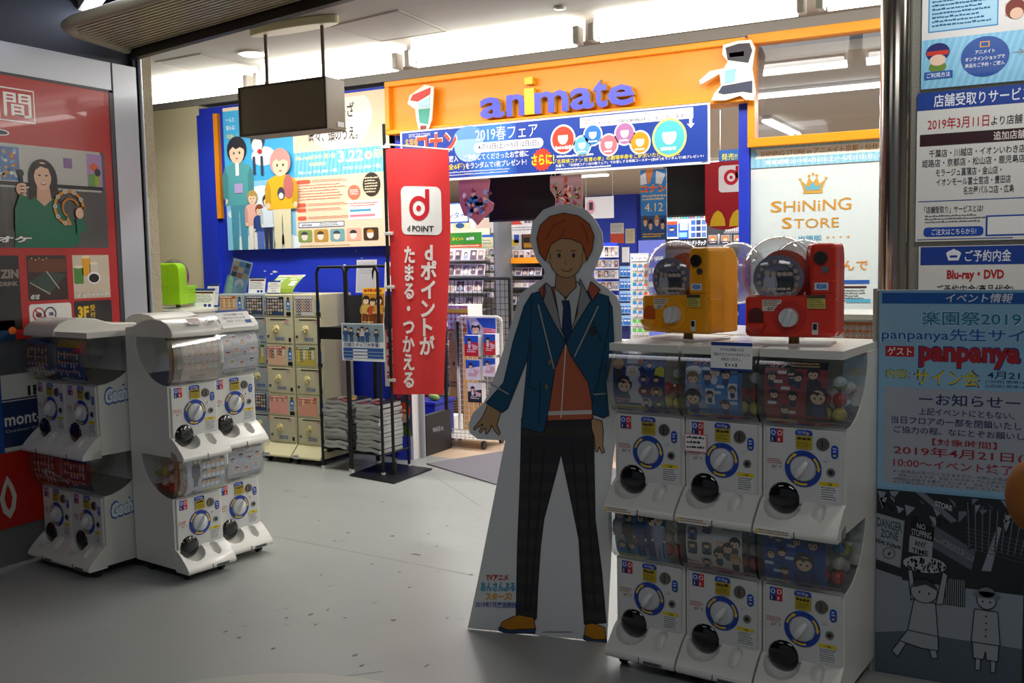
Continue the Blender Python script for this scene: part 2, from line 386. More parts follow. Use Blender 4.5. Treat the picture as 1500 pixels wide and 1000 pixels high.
sm = MB()
rr = random.Random(3)
for px, py, w in [(610, 812, 30), (577, 908, 10), (510, 780, 6), (468, 762, 5), (628, 782, 8), (560, 735, 6), (655, 770, 7), (470, 842, 6), (600, 860, 5), (545, 826, 5), (520, 960, 8), (420, 905, 5), (455, 900, 9), (480, 893, 6), (350, 934, 8), (330, 925, 5), (690, 842, 9), (585, 838, 5), (490, 792, 6), (575, 785, 12), (400, 950, 9), (530, 975, 7), (625, 975, 5), (655, 905, 5), (640, 800, 5), (462, 915, 5), (505, 905, 4)]:
    x, y, _ = onZ(px, py, 0); w = w/1430*4.2
    pts = [(x+w*(0.5+0.5*rr.random())*math.cos(a)*0.5, y+0.012*(0.5+rr.random())*math.sin(a)) for a in [k*2*PI/9 for k in range(9)]]
    sm.add([(p[0], p[1], 0.0009) for p in pts], [tuple(range(9))])
tag(sm.build('floor_scuff', mat('scuff', '#5b5d5e', 0.6)), kind='structure')

# ceilings
HALLC = mat('dark_ceiling_paint', '#4b4b44', 0.7); SHOPC = mat('white_ceiling_paint', '#aeaaa2', 0.8, var=0.02)
def lineA(x): return 4.11-0.196*(x-XL)             # rear edge of the louvred canopy
ce = MB().slab([(-9, lineA(-9)), (3.5, lineA(3.5)), (3.5, YF+0.1), (-9, YF+0.1)], ZC, ZC+0.05)
ceil = struct(ce.build('ceiling', SHOPC))
struct(MB().slab([(-9, -3), (3.5, -3), (3.5, lineA(3.5)), (-9, lineA(-9))], 3.12, 3.17).build('ceiling', HALLC))
struct(MB().box(-14, 3.5, YF+0.12, 22, 2.80, 2.86).build('ceiling', SHOPC))
struct(MB().box(-9, 3.5, YF-0.02, YF+0.12, 2.93, ZC).build('trim_2', mat('grey_soffit', '#8b8780', 0.7)))
# access hatches in the ceiling: frame lines and leaf
for pts in (((228, 90), (293, 78), (370, 95), (302, 110)), ((480, 38), (583, 14), (655, 45), (558, 60))):
    P3 = [onZ(*p, ZC) for p in pts]
    h = MB()
    for i in range(4):
        h.cyl(P3[i], P3[(i+1) % 4], 0.006, 6)
    o = tag(h.build('access_hatch', mat('hatch_frame', '#b5afa2', 0.5)), 'square white ceiling access hatch '+('beside the downlight over the hanging sign' if pts[0][0] > 300 else 'nearest the textured pillar'), 'hatch')
    leaf = MB().slab([(p[0], p[1]) for p in [tuple(Vector(P3[i])*0.97+Vector(P3[(i+2) % 4])*0.03) for i in range(4)]], ZC-0.004, ZC-0.001); leaf.build('hatch_panel', SHOPC, o)
# walls of the shop front
struct(MB().box(-9, -6.45, YF, YF+0.12, 0, 2.95).build('wall_back_left', BEIGE))
struct(MB().box(-6.45, -4.40, YF, YF+0.12, 0, 2.90).build('wall_front_left', BLUEW))
struct(MB().box(-6.45, -6.26, YF-0.03, YF, 0, 2.84).build('trim_3', BLUEW))
struct(MB().box(-6.255, -6.208, YF-0.035, YF, 1.95, 2.84).build('trim_4', ORANGE))
struct(MB().box(-9.05, -9, -3, YF, 0, ZC).build('wall_far_left', BEIGE))
for x, w in ((-4.41, 0.10), (-1.705, 0.065)):
    struct(MB().box(x, x+w, YF-0.06, YF+0.08, 0, 2.92).build('trim_5', BLUEW))
struct(MB().box(-4.31, -4.285, YF-0.03, YF+0.08, 0, 2.5).build('trim_6', WALLW))
# patches of lifted paint on the blue wall
pm = mat('bare_plaster', '#d6dbe6', 0.7)
pp = MB()
for px, py, w in ((388, 397, .02), (403, 398, .035), (398, 401, .02), (512, 345, .012), (505, 388, .02), (522, 368, .01), (322, 398, .008), (318, 345, .008), (530, 378, .012), (312, 395, .006)):
    x, _, z = onY(px, py, YF); pp.plate([(x+w*(.5+.5*rr.random())*math.cos(k*PI/3), z+w*.4*(.5+rr.random()*.5)*math.sin(k*PI/3)) for k in range(6)], YF-0.0015, YF-0.0002)
struct(pp.build('trim_7', pm))
# shop interior shell
struct(MB().box(-14.05, -14, YF, 22, 0, 2.8).build('wall_shop_left', WALLW))
struct(MB().box(-14, 3.5, 22, 22.05, 0, 2.8).build('wall_shop_back', WALLW))
struct(MB().box(3.45, 3.5, -3, 22, 0, 3.1).build('wall_shop_right', WALLW))
a, b = onY(862, 290, 18.4), onY(932, 290, 18.4)
struct(MB().box(a[0], b[0], 18.4, 21.9, 0, 2.8).build('wall_shop_pier', mat('shop_blue_paint', '#2b48d4', 0.6)))

# left wall: the karaoke advertising wall, its metal surround and the texture-coated pillar
struct(MB().box(XL-0.25, XL-0.06, -3, 4.14, 0, 3.12).build('wall_left', mat('dark_grey_wall', '#3b3d45', 0.6)))
t = MB(); t.box(XL-0.06, XL, -1, 3.95, 2.56, 2.72); struct(t.build('trim_8', ALU, bev=0.003))
t = MB(); t.box(XL-0.06, XL+0.004, 3.955, 4.125, 0, 2.72); struct(t.build('trim_9', ALU, bev=0.003))
t = MB(); t.box(XL-0.06, XL+0.004, 3.925, 3.952, 1.10, 2.56); t.box(XL-0.06, XL+0.004, -1, 3.952, 2.548, 2.562); struct(t.build('trim_10', mat('dark_edge', '#2e3038', 0.4)))
struct(MB().box(XL-0.2, XL-0.02, 4.125, 4.155, 0, 3.0).build('trim_11', BLACKM))
struct(MB().cyl((XL-0.01, 4.165, 0), (XL-0.01, 4.165, 3.0), 0.012, 10).build('trim_12', ALU))
struct(MB().box(XL-0.6, XL-0.02, 4.17, 4.26, 0, 3.0).build('wall_pillar', mat('textured_plaster', '#b3a98f', 0.85, var=0.1, scale=60, bump=0.9, bscale=90)))
struct(MB().box(XL-0.06, XL-0.01, -1, 3.955, 1.0, 1.18).build('trim_13', mat('grey_band', '#4d5055', 0.5)))
struct(MB().box(XL-0.06, XL-0.005, -1, 3.955, 0.0, 0.20).build('baseboard_left', mat('grey_skirting', '#6c6c6c', 0.5)))

# canopy with louvres over the passage
can = thing('louvred_canopy', 'brown louvred canopy with rounded beige edge hanging over the passage', 'canopy', (0, 0, 0))
def fr(x): return 3.50-0.15*(x+4.545)
MB().slab([(XL, lineA(XL)-0.03), (3.4, lineA(3.4)-0.03), (3.4, lineA(3.4)+0.015), (XL, lineA(XL)+0.015)], 2.76, ZC+0.1).build('edge_beam', mat('dark_brown_metal', '#231d19', 0.4), can)
rim = [(-4.70, 4.05), (-4.60, 3.62), (-4.52, 3.52), (-4.40, 3.47)]+[(x, fr(x)-0.01) for x in (-4.1, -3.6, -3.1, -2.4, 0, 3.4)]
rb = MB()
for p, q in zip(rim[:-1], rim[1:]): rb.cyl((*p, 2.815), (*q, 2.815), 0.032, 12)
for p in rim: rb.ball((*p, 2.815), 0.032, 8, 12)
rb.build('rounded_rim', mat('beige_metal', '#a39b86', 0.45), can, smooth=True)
MB().slab([(-4.68, 4.05), (-4.5, 3.5), (3.4, fr(3.4)), (3.4, lineA(3.4)-.03), (-4.68, lineA(-4.68)-.03)], 2.825, 2.84).build('backing_panel', mat('canopy_backing', '#2a2620', 0.5), can)
sl = MB(); N = 16
for k in range(N):
    f = (k+0.5)/N
    x0 = -4.69+0.17*f; y0 = lineA(XL)-0.05-f*0.58; x1 = 3.3; y1 = (lineA(3.3)-0.05)*(1-f)+fr(3.3)*f
    sl.slab([(x0, y0), (x1, y1), (x1, y1+0.020), (x0, y0+0.020)], 2.808, 2.817)
tag(sl.build('louvre_slats', mat('louvre_metal', '#c2b698', 0.35, 0.3), can), kind='stuff')
# open strip lamp above the front edge of the canopy
lp = thing('strip_lamp', 'bare fluorescent tube lamp above the front edge of the louvred canopy', 'lamp', (0, 0, 0))
a = onZ(128, 28, 2.95); b = (-2.95, 2.80, 2.95)
d = (Vector(b)-Vector(a)).normalized()
MB().cyl(a, tuple(Vector(a)+d*1.2), 0.016, 12).build('tube', emit('cool_tube', '#dfe8ff', 12), lp, smooth=True)
q = Vector(a)+Vector((0, 0, 0.07)); e = q+d*1.25; n = Vector((-d.y, d.x, 0))*0.05
MB().slab([(q.x-n.x, q.y-n.y), (e.x-n.x, e.y-n.y), (e.x+n.x, e.y+n.y), (q.x+n.x, q.y+n.y)], 2.99, 3.12).build('housing', mat('lamp_housing', '#b9b29a', 0.5), lp)

# batten lamps in front of the shop: a white trough with two tubes and holders at the joints
TUBE = emit('white_tube', '#fffdf5', 9)
first = None
names = ['over the beige wall', 'over the cat poster', 'left of the orange sign', 'over the blue lettering', 'over the right end of the orange sign', 'over the window by the steel column', 'beyond the steel column']
for k, x in enumerate(TUBE_X[:-1]):
    l = thing('batten_lamp', 'long lit twin tube ceiling lamp '+names[k], 'lamp', (x, 5.55, -0.030+0.006*k), 0, 'row of ceiling lamps in front of the shop')
    if first is None:
        B = MB().prism([(-.03, 3.03), (-.05, 2.93), (0.05, 2.89), (0.06, 3.03)], 0.05, 1.27)
        parts = [('housing', B.build('housing', emit('lit_trough', '#fff8ec', 3.2), l))]
        for y, z in ((-0.075, 2.93), (-0.01, 2.865)):
            MB().cyl((0.08, y, z), (1.24, y, z), 0.016, 12).build('tube', TUBE, l, smooth=True)
        for xx in (0.03, 1.25):
            MB().box(xx, xx+0.04, -0.095, -0.01, 2.85, 2.955).build('tube_holder', mat('holder_plastic', '#cfcac0', 0.5), l, bev=0.008)
        MB().box(0.3, 1.0, 0.0, 0.05, 2.98, 3.055).build('ceiling_mount', MATS['holder_plastic'], l)
        first = l
    else:
        for ch in list(first.children): c = ch.copy(); C.objects.link(c); c.parent = l

# lamps and fittings in the white ceiling
def downlight(px, py, lit, label, r=0.085):
    x, y, z = onZ(px, py, ZC); o = thing('downlight', label, 'ceiling light', (x, y, ZC))
    v = []; f = []; n = 28
    MB().cyl((0, 0, -0.012), (0, 0, 0), r*1.18, n, r*1.25).build('trim_ring', mat('downlight_ring', '#c9c4b8', 0.4), o, smooth=True)
    MB().ball((0, 0, -0.012), r, 6, n, (1, 1, 0.18), PI/2, PI).build('lens', emit('downlight_lens', '#fff3d8', 5) if lit else mat('unlit_lens', '#8f8a80', 0.25), o, smooth=True)
downlight(370, 77, True, 'round lit downlight above the hanging blank sign')
downlight(537, 77, True, 'round lit downlight between the hanging blank sign and the orange sign')
downlight(637, 62, False, 'small round unlit spotlight near the orange sign top')
downlight(237, 133, False, 'round unlit downlight beside the pillar')
downlight(992, -6, False, 'large round unlit downlight above the blue lettering', 0.09)
downlight(820, 10, False, 'tiny round ceiling sensor at the top of the picture', 0.03)
for k_, (x_, y_) in enumerate(((-0.15, 3.98), (0.9, 3.75))):
    o = thing('downlight', 'lit downlight over the granite wall, %s' % ['beside the steel column', 'farther from the steel column'][k_], 'ceiling light', (x_, y_, ZC), 0, 'downlights over the granite wall'); MB().cyl((0, 0, -0.012), (0, 0, 0), 0.1, 28, 0.105).build('trim_ring', MATS['downlight_ring'], o, smooth=True); MB().ball((0, 0, -0.012), 0.085, 6, 28, (1, 1, 0.18), PI/2, PI).build('lens', MATS['downlight_lens'], o, smooth=True)
x, y, z = onZ(445, 92, ZC)
o = thing('smoke_detector', 'small cream smoke detector beside the sign rods', 'detector', (x, y, ZC))
MB().cyl((0, 0, -0.03), (0, 0, 0), 0.055, 20, 0.06).build('base', CREAMT, o, smooth=True); MB().cyl((0, 0, -0.06), (0, 0, -0.03), 0.03, 16, 0.045).build('sensor_head', CREAMT, o, smooth=True)

# hanging sign box, blank side towards us
hs = thing('hanging_sign_box', 'blank dark brown sign box hanging on two rods from the ceiling', 'sign', (-4.37, 4.60, 2.335))
MB().box(0, 0.685, 0, 0.17, 0, 0.30).build('housing', mat('sign_brown', '#7a6e56', 0.45), hs, bev=0.004)
fm = MB(); fm.box(0.0, 0.685, -0.006, 0, 0, 0.012); fm.box(0, 0.685, -0.006, 0, 0.288, 0.30); fm.box(0, 0.012, -0.006, 0, 0.012, 0.288); fm.box(0.673, 0.685, -0.006, 0, 0.012, 0.288)
fm.build('frame', mat('sign_edge', '#4a4234', 0.4), hs)
for xx in (0.16, 0.60): MB().cyl((xx, 0.085, 0.30), (xx, 0.085, 0.655), 0.011, 10).build('rod', mat('rod_brown', '#6b5f50', 0.4), hs)
mp = MB(); mp.slab([(0.38+0.34*math.cos(a)+(0.0), 0.085+0.07*math.sin(a)) for a in [k*2*PI/28 for k in range(28)]], 0.615, 0.664); mp.build('ceiling_plate', CREAMT, hs, bev=0.006)
MB().box(0.686, 0.6875, 0.09, 0.15, 0.02, 0.05).build('rating_label', WPANEL, hs)

# ------------------------------------------------------------------ shop sign
a = onY(582, 128, 6.18); b = onY(1106, 195, 6.18)
SX0, SX1, SZ0, SZ1 = -4.36, -1.64, 2.505, 2.90
sg = thing('shop_sign', 'wide orange shop sign box with raised blue and yellow lettering', 'sign', (0, 0, 0))
MB().box(SX0, SX1, 6.20, 6.34, SZ0, SZ1).build('sign_face', ORANGE, sg)
for q in ((SX0-0.02, SX1, 6.15, 6.20, SZ1-0.04, SZ1), (SX0-0.02, SX1, 6.15, 6.20, SZ0, SZ0+0.035), (SX0-0.02, SX0+0.02, 6.15, 6.20, SZ0+0.035, SZ1-0.04), (SX1-0.03, SX1, 6.15, 6.20, SZ0+0.035, SZ1-0.04)):
    MB().box(*q).build('frame_rail', ORANGE, sg, bev=0.006)
LBL = mat('letter_blue', '#4a4fd8', 0.35); LYE = mat('letter_yellow', '#f2c812', 0.35); LSIDE = mat('letter_side', '#c9a24a', 0.4)
def letter3d(ch, x0, x1, z0, z1, y, m, parent, depth=0.04):
    v, f = glyphs(ch, 0.022)
    mn = v.min(0); mx = v.max(0); d = mx-mn
    me = bpy.data.meshes.new('letter'); n = len(v)
    P = [(x0+(x1-x0)*(p[0]-mn[0])/d[0], y, z0+(z1-z0)*(p[1]-mn[1])/d[1]) for p in v]
    me.from_pydata(P, [], f); b = bmesh.new(); b.from_mesh(me); bmesh.ops.remove_doubles(b, verts=b.verts, dist=1e-5)
    fs = list(b.faces); g = bmesh.ops.extrude_face_region(b, geom=fs)
    for e in g['geom']:
        if isinstance(e, bmesh.types.BMVert): e.co.y += depth
    bmesh.ops.recalc_face_normals(b, faces=b.faces)
    b.faces.ensure_lookup_table()
    for fc in b.faces:
        fc.material_index = 0 if abs(fc.normal.y) > 0.5 else 1
    b.to_mesh(me); b.free(); me.materials.append(m); me.materials.append(LSIDE)
    o = bpy.data.objects.new('letter', me); C.objects.link(o); o.parent = parent; return o
LY = 6.14
for ch, px0, pt, px1, pb in (('a', 703, 140, 738, 178), ('n', 742, 136, 768, 174), ('m', 783, 130, 832, 170), ('a', 835, 126, 869, 165), ('t', 869, 115, 889, 161), ('e', 890, 121, 929, 160)):
    A = onY(px0, pb+1, LY); B = onY(px1, pt, LY)
    letter3d(ch, A[0], B[0], 2.552, B[2] if ch != 't' else onY(px1, pt, LY)[2], LY, LBL, sg)
A = onY(768, 171, LY); B = onY(782, 128, LY)
MB().box(A[0], B[0], LY, LY+0.04, 2.552, B[2]).build('letter', LYE, sg, bev=0.002)
A = onY(768, 124, LY); B = onY(780, 112, LY)
MB().box(A[0], B[0], LY, LY+0.04, A[2], B[2]).build('letter', LYE, sg, bev=0.002)
LED = mat('board_edge', '#efe9d8', 0.5)
def cutout(name, label, pts, Y, cols, th=0.012):
    P3 = [onY(*p, Y) for p in pts]
    o = tag(MB().plate([(p[0], p[2]) for p in P3], Y, Y+th).build(name, LED), label, 'sign')
    for ps, c in cols:
        MB().plate([(onY(*p, Y)[0], onY(*p, Y)[2]) for p in ps], Y-0.004, Y).build('colour_patch', mat('patch_'+c.strip('#'), c, 0.5), o)
    return o
cutout('cutout_board', 'small cream cutout board with red patch, left end of orange sign',
       [(597, 152), (600, 140), (622, 124), (635, 127), (634, 150), (632, 175), (626, 193), (614, 193), (610, 176), (608, 160)], 6.12,
       [([(601, 147), (605, 139), (631, 128), (630, 138), (612, 149)], '#c8322a'), ([(612, 150), (630, 141), (630, 156), (614, 158)], '#a9cfe2'), ([(613, 160), (630, 158), (627, 182), (615, 180)], '#3b9a86'), ([(616, 184), (625, 184), (624, 190), (616, 190)], '#7c2320')])
cutout('cutout_board', 'large cream cutout board with dark patches, right end of orange sign',
       [(1059, 66), (1080, 60), (1100, 58), (1106, 70), (1102, 100), (1107, 135), (1104, 147), (1092, 146), (1084, 140), (1062, 147), (1042, 147), (1046, 137), (1056, 125), (1054, 108), (1026, 124), (1024, 118), (1040, 104), (1060, 100), (1066, 90), (1058, 80)], 6.12,
       [([(1063, 70), (1082, 64), (1098, 63), (1102, 74), (1096, 92), (1066, 88)], '#2b2530'), ([(1068, 78), (1090, 75), (1090, 82), (1069, 84)], '#c23b2c'), ([(1062, 104), (1078, 100), (1076, 120), (1062, 122)], '#8fc4e6'), ([(1080, 100), (1100, 98), (1102, 112), (1084, 114)], '#f4f1ea'), ([(1058, 126), (1080, 122), (1102, 118), (1102, 136), (1088, 134), (1060, 138), (1052, 136)], '#262b45')])
# window to the right of the sign
o = thing('window', None, None, (0, 0, 0)); o['kind'] = 'structure'; o.name = 'window_1'
WX0, WX1, WZ0, WZ1 = -1.64, -0.55, 2.265, 2.86
for q in ((WX0, WX1, 6.2, 6.3, WZ1, WZ1+0.06), (WX0, WX1, 6.2, 6.3, WZ0-0.04, WZ0+0.015), (WX0, WX0+0.045, 6.2, 6.3, WZ0+0.015, WZ1)):
    MB().box(*q).build('window_frame', ORANGE, o, bev=0.004)
MB().box(WX0+0.045, WX1, 6.25, 6.256, WZ0+0.015, WZ1).build('pane', GLASS, o)
struct(MB().box(WX1, 3.4, 6.22, 6.34, 0, 2.93).build('wall_front_right', WALLW))
struct(MB().box(WX0, WX1, 6.285, 6.32, 0, WZ0-0.04).build('wall_front_panel', mat('frosted_panel', '#cdd2d2', 0.5)))

for k, (x, y) in enumerate(((0.2, 0.9), (-3.0, 0.6))):  # out-of-view fixtures added to go with the two hall fill lights
    o = thing('hall_fill_lamp', 'added fill lamp on the dark hall ceiling, %s' % ['over the camera side', 'towards the advertising wall'][k], 'lamp', (x, y, 3.12), 0, 'added hall fill lamps')
    MB().box(-0.8, 0.8, -0.25, 0.25, -0.04, 0).build('housing', WPANEL, o, bev=0.004); MB().box(-0.76, 0.76, -0.21, 0.21, -0.05, -0.04).build('diffuser', emit('hall_fill_glow', '#eef2ff', 1.6), o)
# ------------------------------------------------------------------ posters and banners of the shop front
# cat-and-friends disc poster, as a plain stand-in: sky half with generic figures, pale half with text
p, loc = sheetY(326, 165, 583, 366, 6.24, 256, 176, '#f6dfc0', 0.008)
P = p; P.w = -4.43-loc[0]; P.h = 2.84-1.675; loc = (loc[0], loc[1], 1.675)
P.rect(0, 0, 115, 176, '#46b4ea'); P.rect(0, 90, 115, 176, '#8ecdf0')
for cx, cy, a, b in ((12, 80, 16, 8), (66, 60, 20, 12), (90, 28, 12, 6), (30, 168, 20, 10), (100, 170, 22, 12), (60, 110, 26, 14), (75, 160, 30, 14), (14, 130, 12, 6)): P.oval(cx, cy, a, b, '#eaf6fc', 16, l=4)
P.text('一人と', 5, 8, 20, 14, '#ffffff', l=6); P.text('僕らは', 5, 18, 20, 24, '#ffffff', l=6); P.text('「家族」に', 5, 29, 26, 35, '#f4e27a', l=6)
P.L = 6
P.person(22, 34, 176, '#2c2a33', '#58a7ad', '#4f96ad', wide=0.86); P.rect(19, 66, 25, 82, '#f2f4f2'); P.rect(16, 92, 30, 104, '#b9a7d8')
P.oval(58, 36, 12, 18, '#3b3f56', 16); P.oval(57, 46, 9, 9, '#f1efef', 14); P.oval(61, 54, 4, 3, '#c8322a', 10); P.poly([(46, 30), (50, 22), (53, 31)], '#3b3f56'); P.poly([(62, 31), (66, 22), (69, 32)], '#3b3f56'); P.rect(49, 60, 53, 82, '#3b3f56'); P.rect(62, 60, 66, 84, '#3b3f56')
P.person(46, 102, 176, '#b79a55', '#eeb8a8', '#efe9dc', wide=0.85); P.person(58, 120, 176, '#8a4a35', '#2d4a8c', '#5874c4', wide=0.9); P.person(72, 108, 176, '#4a3a30', '#d8e4ee', '#2c3350', wide=0.85)
P.person(96, 54, 176, '#e79a94', '#f0b92a', '#e6dcb8', wide=1.0); P.oval(108, 100, 8, 15, '#c8706a', 14); P.oval(96, 108, 6, 8, '#4a4650', 12); P.oval(96, 111, 4, 4, '#f2f0f0', 10)
P.L = 12
P.oval(186, 22, 50, 40, '#fdf6ee', 28, l=3); P.H = 200; P.rect(115, 68, 256, 102, '#6cc0e0', l=4)
for i in range(22): P.poly([(118+i*6.3, 68), (121+i*6.3, 68), (116+i*6.3, 102), (113+i*6.3 if i else 115, 102)], '#84cde8', l=5)
P.H = 176; P.text('同居人はひざ', 136, 6, 210, 24, '#3a2f2c', 0.02, l=6); P.text('時々、頭のうえ。', 140, 34, 214, 50, '#3a2f2c', 0.02, l=6); P.text('は', 184, 6, 197, 24, '#e05a48', 0.02, l=7)
P.H = 200; P.text('Blu-ray&DVD 第1巻', 119, 72, 180, 80, '#fff6a0', 0.02, l=8); P.text('初回限定版', 139, 83, 165, 88, '#fff6a0', 0.01, l=8)
P.text('3.22', 184, 70, 221, 86, '#ffffff', 0.03, l=8); P.oval(229, 79, 6, 5.5, '#ffffff', 14, l=8); P.text('金', 226, 76, 232, 82, '#e05a48', 0.02, l=9); P.text('発売', 236, 72, 252, 84, '#fff6a0', 0.02, l=8)
P.text('Blu-ray ¥15,000 +税', 123, 93, 182, 99, '#ffffff', 0.01, l=8); P.text('DVD ¥13,000 +税', 191, 91, 246, 97, '#ffffff', 0.01, l=8)
for i, y in enumerate((106, 138, 145, 156)):
    P.rrect(118, y, 140 if i == 0 else 132, y+5.5, 2.4, '#ea6a50', l=6); P.lines(143 if i == 0 else 135, y+1, 200, y+5, 2, '#d8684f', 0.45, l=6)
P.lines(118, 113, 196, 136, 6, '#d8684f', 0.35, l=6); P.oval(206, 127, 9.5, 10, '#ee7f62', 20, l=6); P.lines(200, 123, 212, 131, 3, '#ffffff', .5, l=7)
P.oval(232, 118, 13, 16, '#40352f', 22, l=6); P.lines(222, 108, 242, 130, 6, '#f6e6c0', 0.5, l=7)
P.rect(196, 138, 246, 164, '#fbf9f2', l=5); P.lines(199, 141, 244, 147, 2, '#e05a48', .5, l=7); P.rect(199, 150, 230, 153, '#53a9cf', l=7); P.rect(199, 157, 236, 160, '#f08aa0', l=7)
P.rect(119, 165-.5, 190, 173-1, '#2a3d8a', l=5); P.rect(120, 165.5, 189, 171, '#ffffff', l=6); P.text('animate', 124, 166, 140, 170, '#2a3d8a', 0.02, l=7); P.lines(152, 166, 187, 171, 2, '#3a3a3a', .5, l=7)
P.H = 176
for i, c in enumerate(('#93a65c', '#c79b4a', '#7fb0b8', '#f0b6a0', '#4b3628')):
    x = 118+25*i; P.rrect(x, 154, x+22, 169, 2.5, c, l=6); P.oval(x+10, 162, 5, 5, '#f0e6dc', 12, l=7); P.oval(x+10, 160, 5.5, 4, ['#4a4a52', '#5a4632', '#44505a', '#3b3338', '#c98a3a'][i], 12, l=8, a0=PI, a1=2*PI)
P.lines(120, 173, 200, 175.5, 1, '#b08a5a', .4, l=6)
P.build('poster', loc, label='big anime disc poster, blue sky left half and cream right half, on the blue wall', cat='poster')

# blue fair banner under the orange sign
P, loc = sheetY(604, 197, 1052, 243, 6.10, 1200, 190, '#eef1f6', 0.006)
P.w = 2.36; P.h = 0.385; loc = (-4.21, 6.10, 2.13)
P.rect(8, 8, 1192, 182, '#1c3f9e')
for i in range(14): P.rect(300+i*14, 8, 300+(i+1)*14, 182, '#%02x%02x%02x' % (int(40+20*math.sin(i*.24)), int(85+45*math.sin(i*.24)), int(175+40*math.sin(i*.24))), l=3)
P.oval(300, 70, 62, 60, '#8fb8ea', 26, l=4); P.oval(300, 50, 66, 46, '#5f93dc', 26, l=5, a0=PI, a1=2*PI); P.L = 6
P.text('DETECTIVE CONAN', 40, 14, 135, 26, '#d6dcea', .0); P.text('名探偵', 22, 30, 80, 62, '#f2b21c', .02, l=8)
P.text('コナン', 70, 16, 254, 96, '#ffffff', .075, l=8); P.text('コナン', 74, 20, 250, 92, '#ee4a2c', .045, l=9)
P.text('2019春フェア', 330, 14, 582, 62, '#f3f3f8', .0, l=8); P.rrect(322, 66, 604, 100, 17, '#fbfbf8', l=8); P.text('4月13日(土)〜5月12日(日)', 340, 71, 586, 95, '#22305e', .01, l=9)
P.text('期間中、対象商品をご購入・ご予約してくださったお客様に', 22, 104, 545, 126, '#ffffff', .025, l=8)
P.text('特典コースター(全6種)', 22, 132, 282, 156, '#f6e11c', .03, l=8); P.text('をランダムで1枚プレゼント!', 286, 132, 536, 154, '#ffffff', .025, l=8)
P.rect(18, 160, 92, 178, '#d6dcea', l=7); P.rect(19.5, 162, 90.5, 176, '#1c3f9e', l=8); P.text('特典お渡し条件', 22, 163, 88, 175, '#f3f3f8', .0, l=9)
P.lines(100, 160, 540, 178, 2, '#cfd9f0', .45, l=8)
pts = [(598+(40 if k % 2 else 34)*math.cos(k*PI/16), 140+(40 if k % 2 else 34)*math.sin(k*PI/16)) for k in range(32)]
P.poly(pts, '#ee3f26', l=8); P.text('さらに!', 556, 122, 646, 158, '#f6e11c', .03, l=9)
P.rect(745, 12, 1145, 46, '#fbfbf8', l=7); P.text('「名探偵コナン」アンテナショップにつき、', 750, 14, 1040, 27, '#22305e', .0, l=8); P.text('「アンテナショップ限定絵柄(1種)」もございます!', 750, 29, 1120, 44, '#22305e', .01, l=8)
P.rect(1132, 40, 1142, 62, '#fbfbf8', l=8); P.poly([(1124, 62), (1150, 62), (1137, 76)], '#fbfbf8', l=8)
for cx, cy, r, c in ((680, 78, 46, '#e8432c'), (752, 104, 32, '#69b7e6'), (792, 72, 34, '#2f78c8'), (850, 108, 34, '#ee7684'), (908, 76, 36, '#b474a8'), (962, 108, 36, '#f0991c'), (1064, 100, 58, '#58c0c8')):
    P.oval(cx, cy, r*.97+3, r+3, '#f6e97a' if r > 50 else '#f3f3f3', 30, l=8); P.oval(cx, cy, r*.9, r*.93, c, 30, l=9)
    P.oval(cx, cy-r*.12, r*.42, r*.5, '#f6f2ec', 20, l=10); P.oval(cx, cy-r*.3, r*.46, r*.36, c, 18, l=11, a0=PI, a1=2*PI); P.lines(cx-r*.5, cy+r*.5, cx+r*.5, cy+r*.72, 1, '#ffffff', .8, l=12)
P.text('身バレ注意', 648, 98, 712, 112, '#ffffff', .03, l=13)
P.lines(655, 130, 845, 139, 1, '#e8edf6', .8, l=8); P.text('「名探偵コナン 紺青の拳」の劇場半券をご提示いただいた方に', 650, 143, 1100, 158, '#f6e11c', .02, l=8)
P.text('先着で、「名探偵コナン2019春フェア」でお渡しする特典コースター(全6種)をランダムで1枚プレゼント!', 650, 160, 1180, 171, '#ffffff', .02, l=8); P.lines(650, 173, 860, 180, 1, '#e8edf6', .8, l=8)
P.build('fair_banner', loc, label='long blue printed banner with white border, dated 2019, hung below the orange sign', cat='banner')

# store poster under the window
P, loc = sheetY(1100, 207, 1290, 455, 6.27, 184, 330, '#dfe8e8', 0.006)
P.w = 0.86; P.h = 1.27; loc = (-1.635, 6.27, 0.955); P.H = 340; P.W = 218
P.rect(0, 0, 218, 34, '#8fcbe2')
for i in range(23): P.rect(i*9.5, 0, i*9.5+4.5, 34, '#a6d6e8', l=3)
P.poly([(6, 3), (206, 3), (200, 11), (206, 19), (6, 19), (12, 11)], '#f3f0e4', l=4); P.text('SHINING STORE in アニメイト京都・仙台', 16, 5.5, 194, 16, '#c98a2c', .01, l=5)
P.text('開催期間:2019年4月6日(土)〜4月21日(日)', 24, 22, 190, 31, '#ffffff', .01, l=5)
P.L = 5
P.poly([(78, 58), (84, 76), (112, 76), (118, 58), (108, 66), (104, 54), (98, 64), (92, 54), (88, 66)], '#d9a544'); P.poly([(84, 66), (88, 75), (108, 75), (112, 66), (104, 70), (98, 62), (92, 70)], '#6fb6cc'); P.rect(83, 77, 113, 81, '#d9a544')
for cx, cy in ((78, 57), (92, 52), (98, 49), (104, 52), (118, 57)): P.oval(cx, cy, 2.2, 2.2, '#d9a544', 10, l=8)
P.text('S', 32, 91, 50, 110, '#d6962a', .01, l=7); P.text('HiNiN', 53, 92, 133, 110, '#d6962a', .0, l=7); P.text('G', 136, 90, 156, 110, '#d6962a', .0, l=7)
P.text('S', 50, 119, 66, 138, '#d6962a', .01, l=7); P.text('TORE', 69, 122, 138, 138, '#d6962a', .0, l=7)
P.text('出張版', 76, 150, 112, 159, '#3a9fc4', .03, l=7)
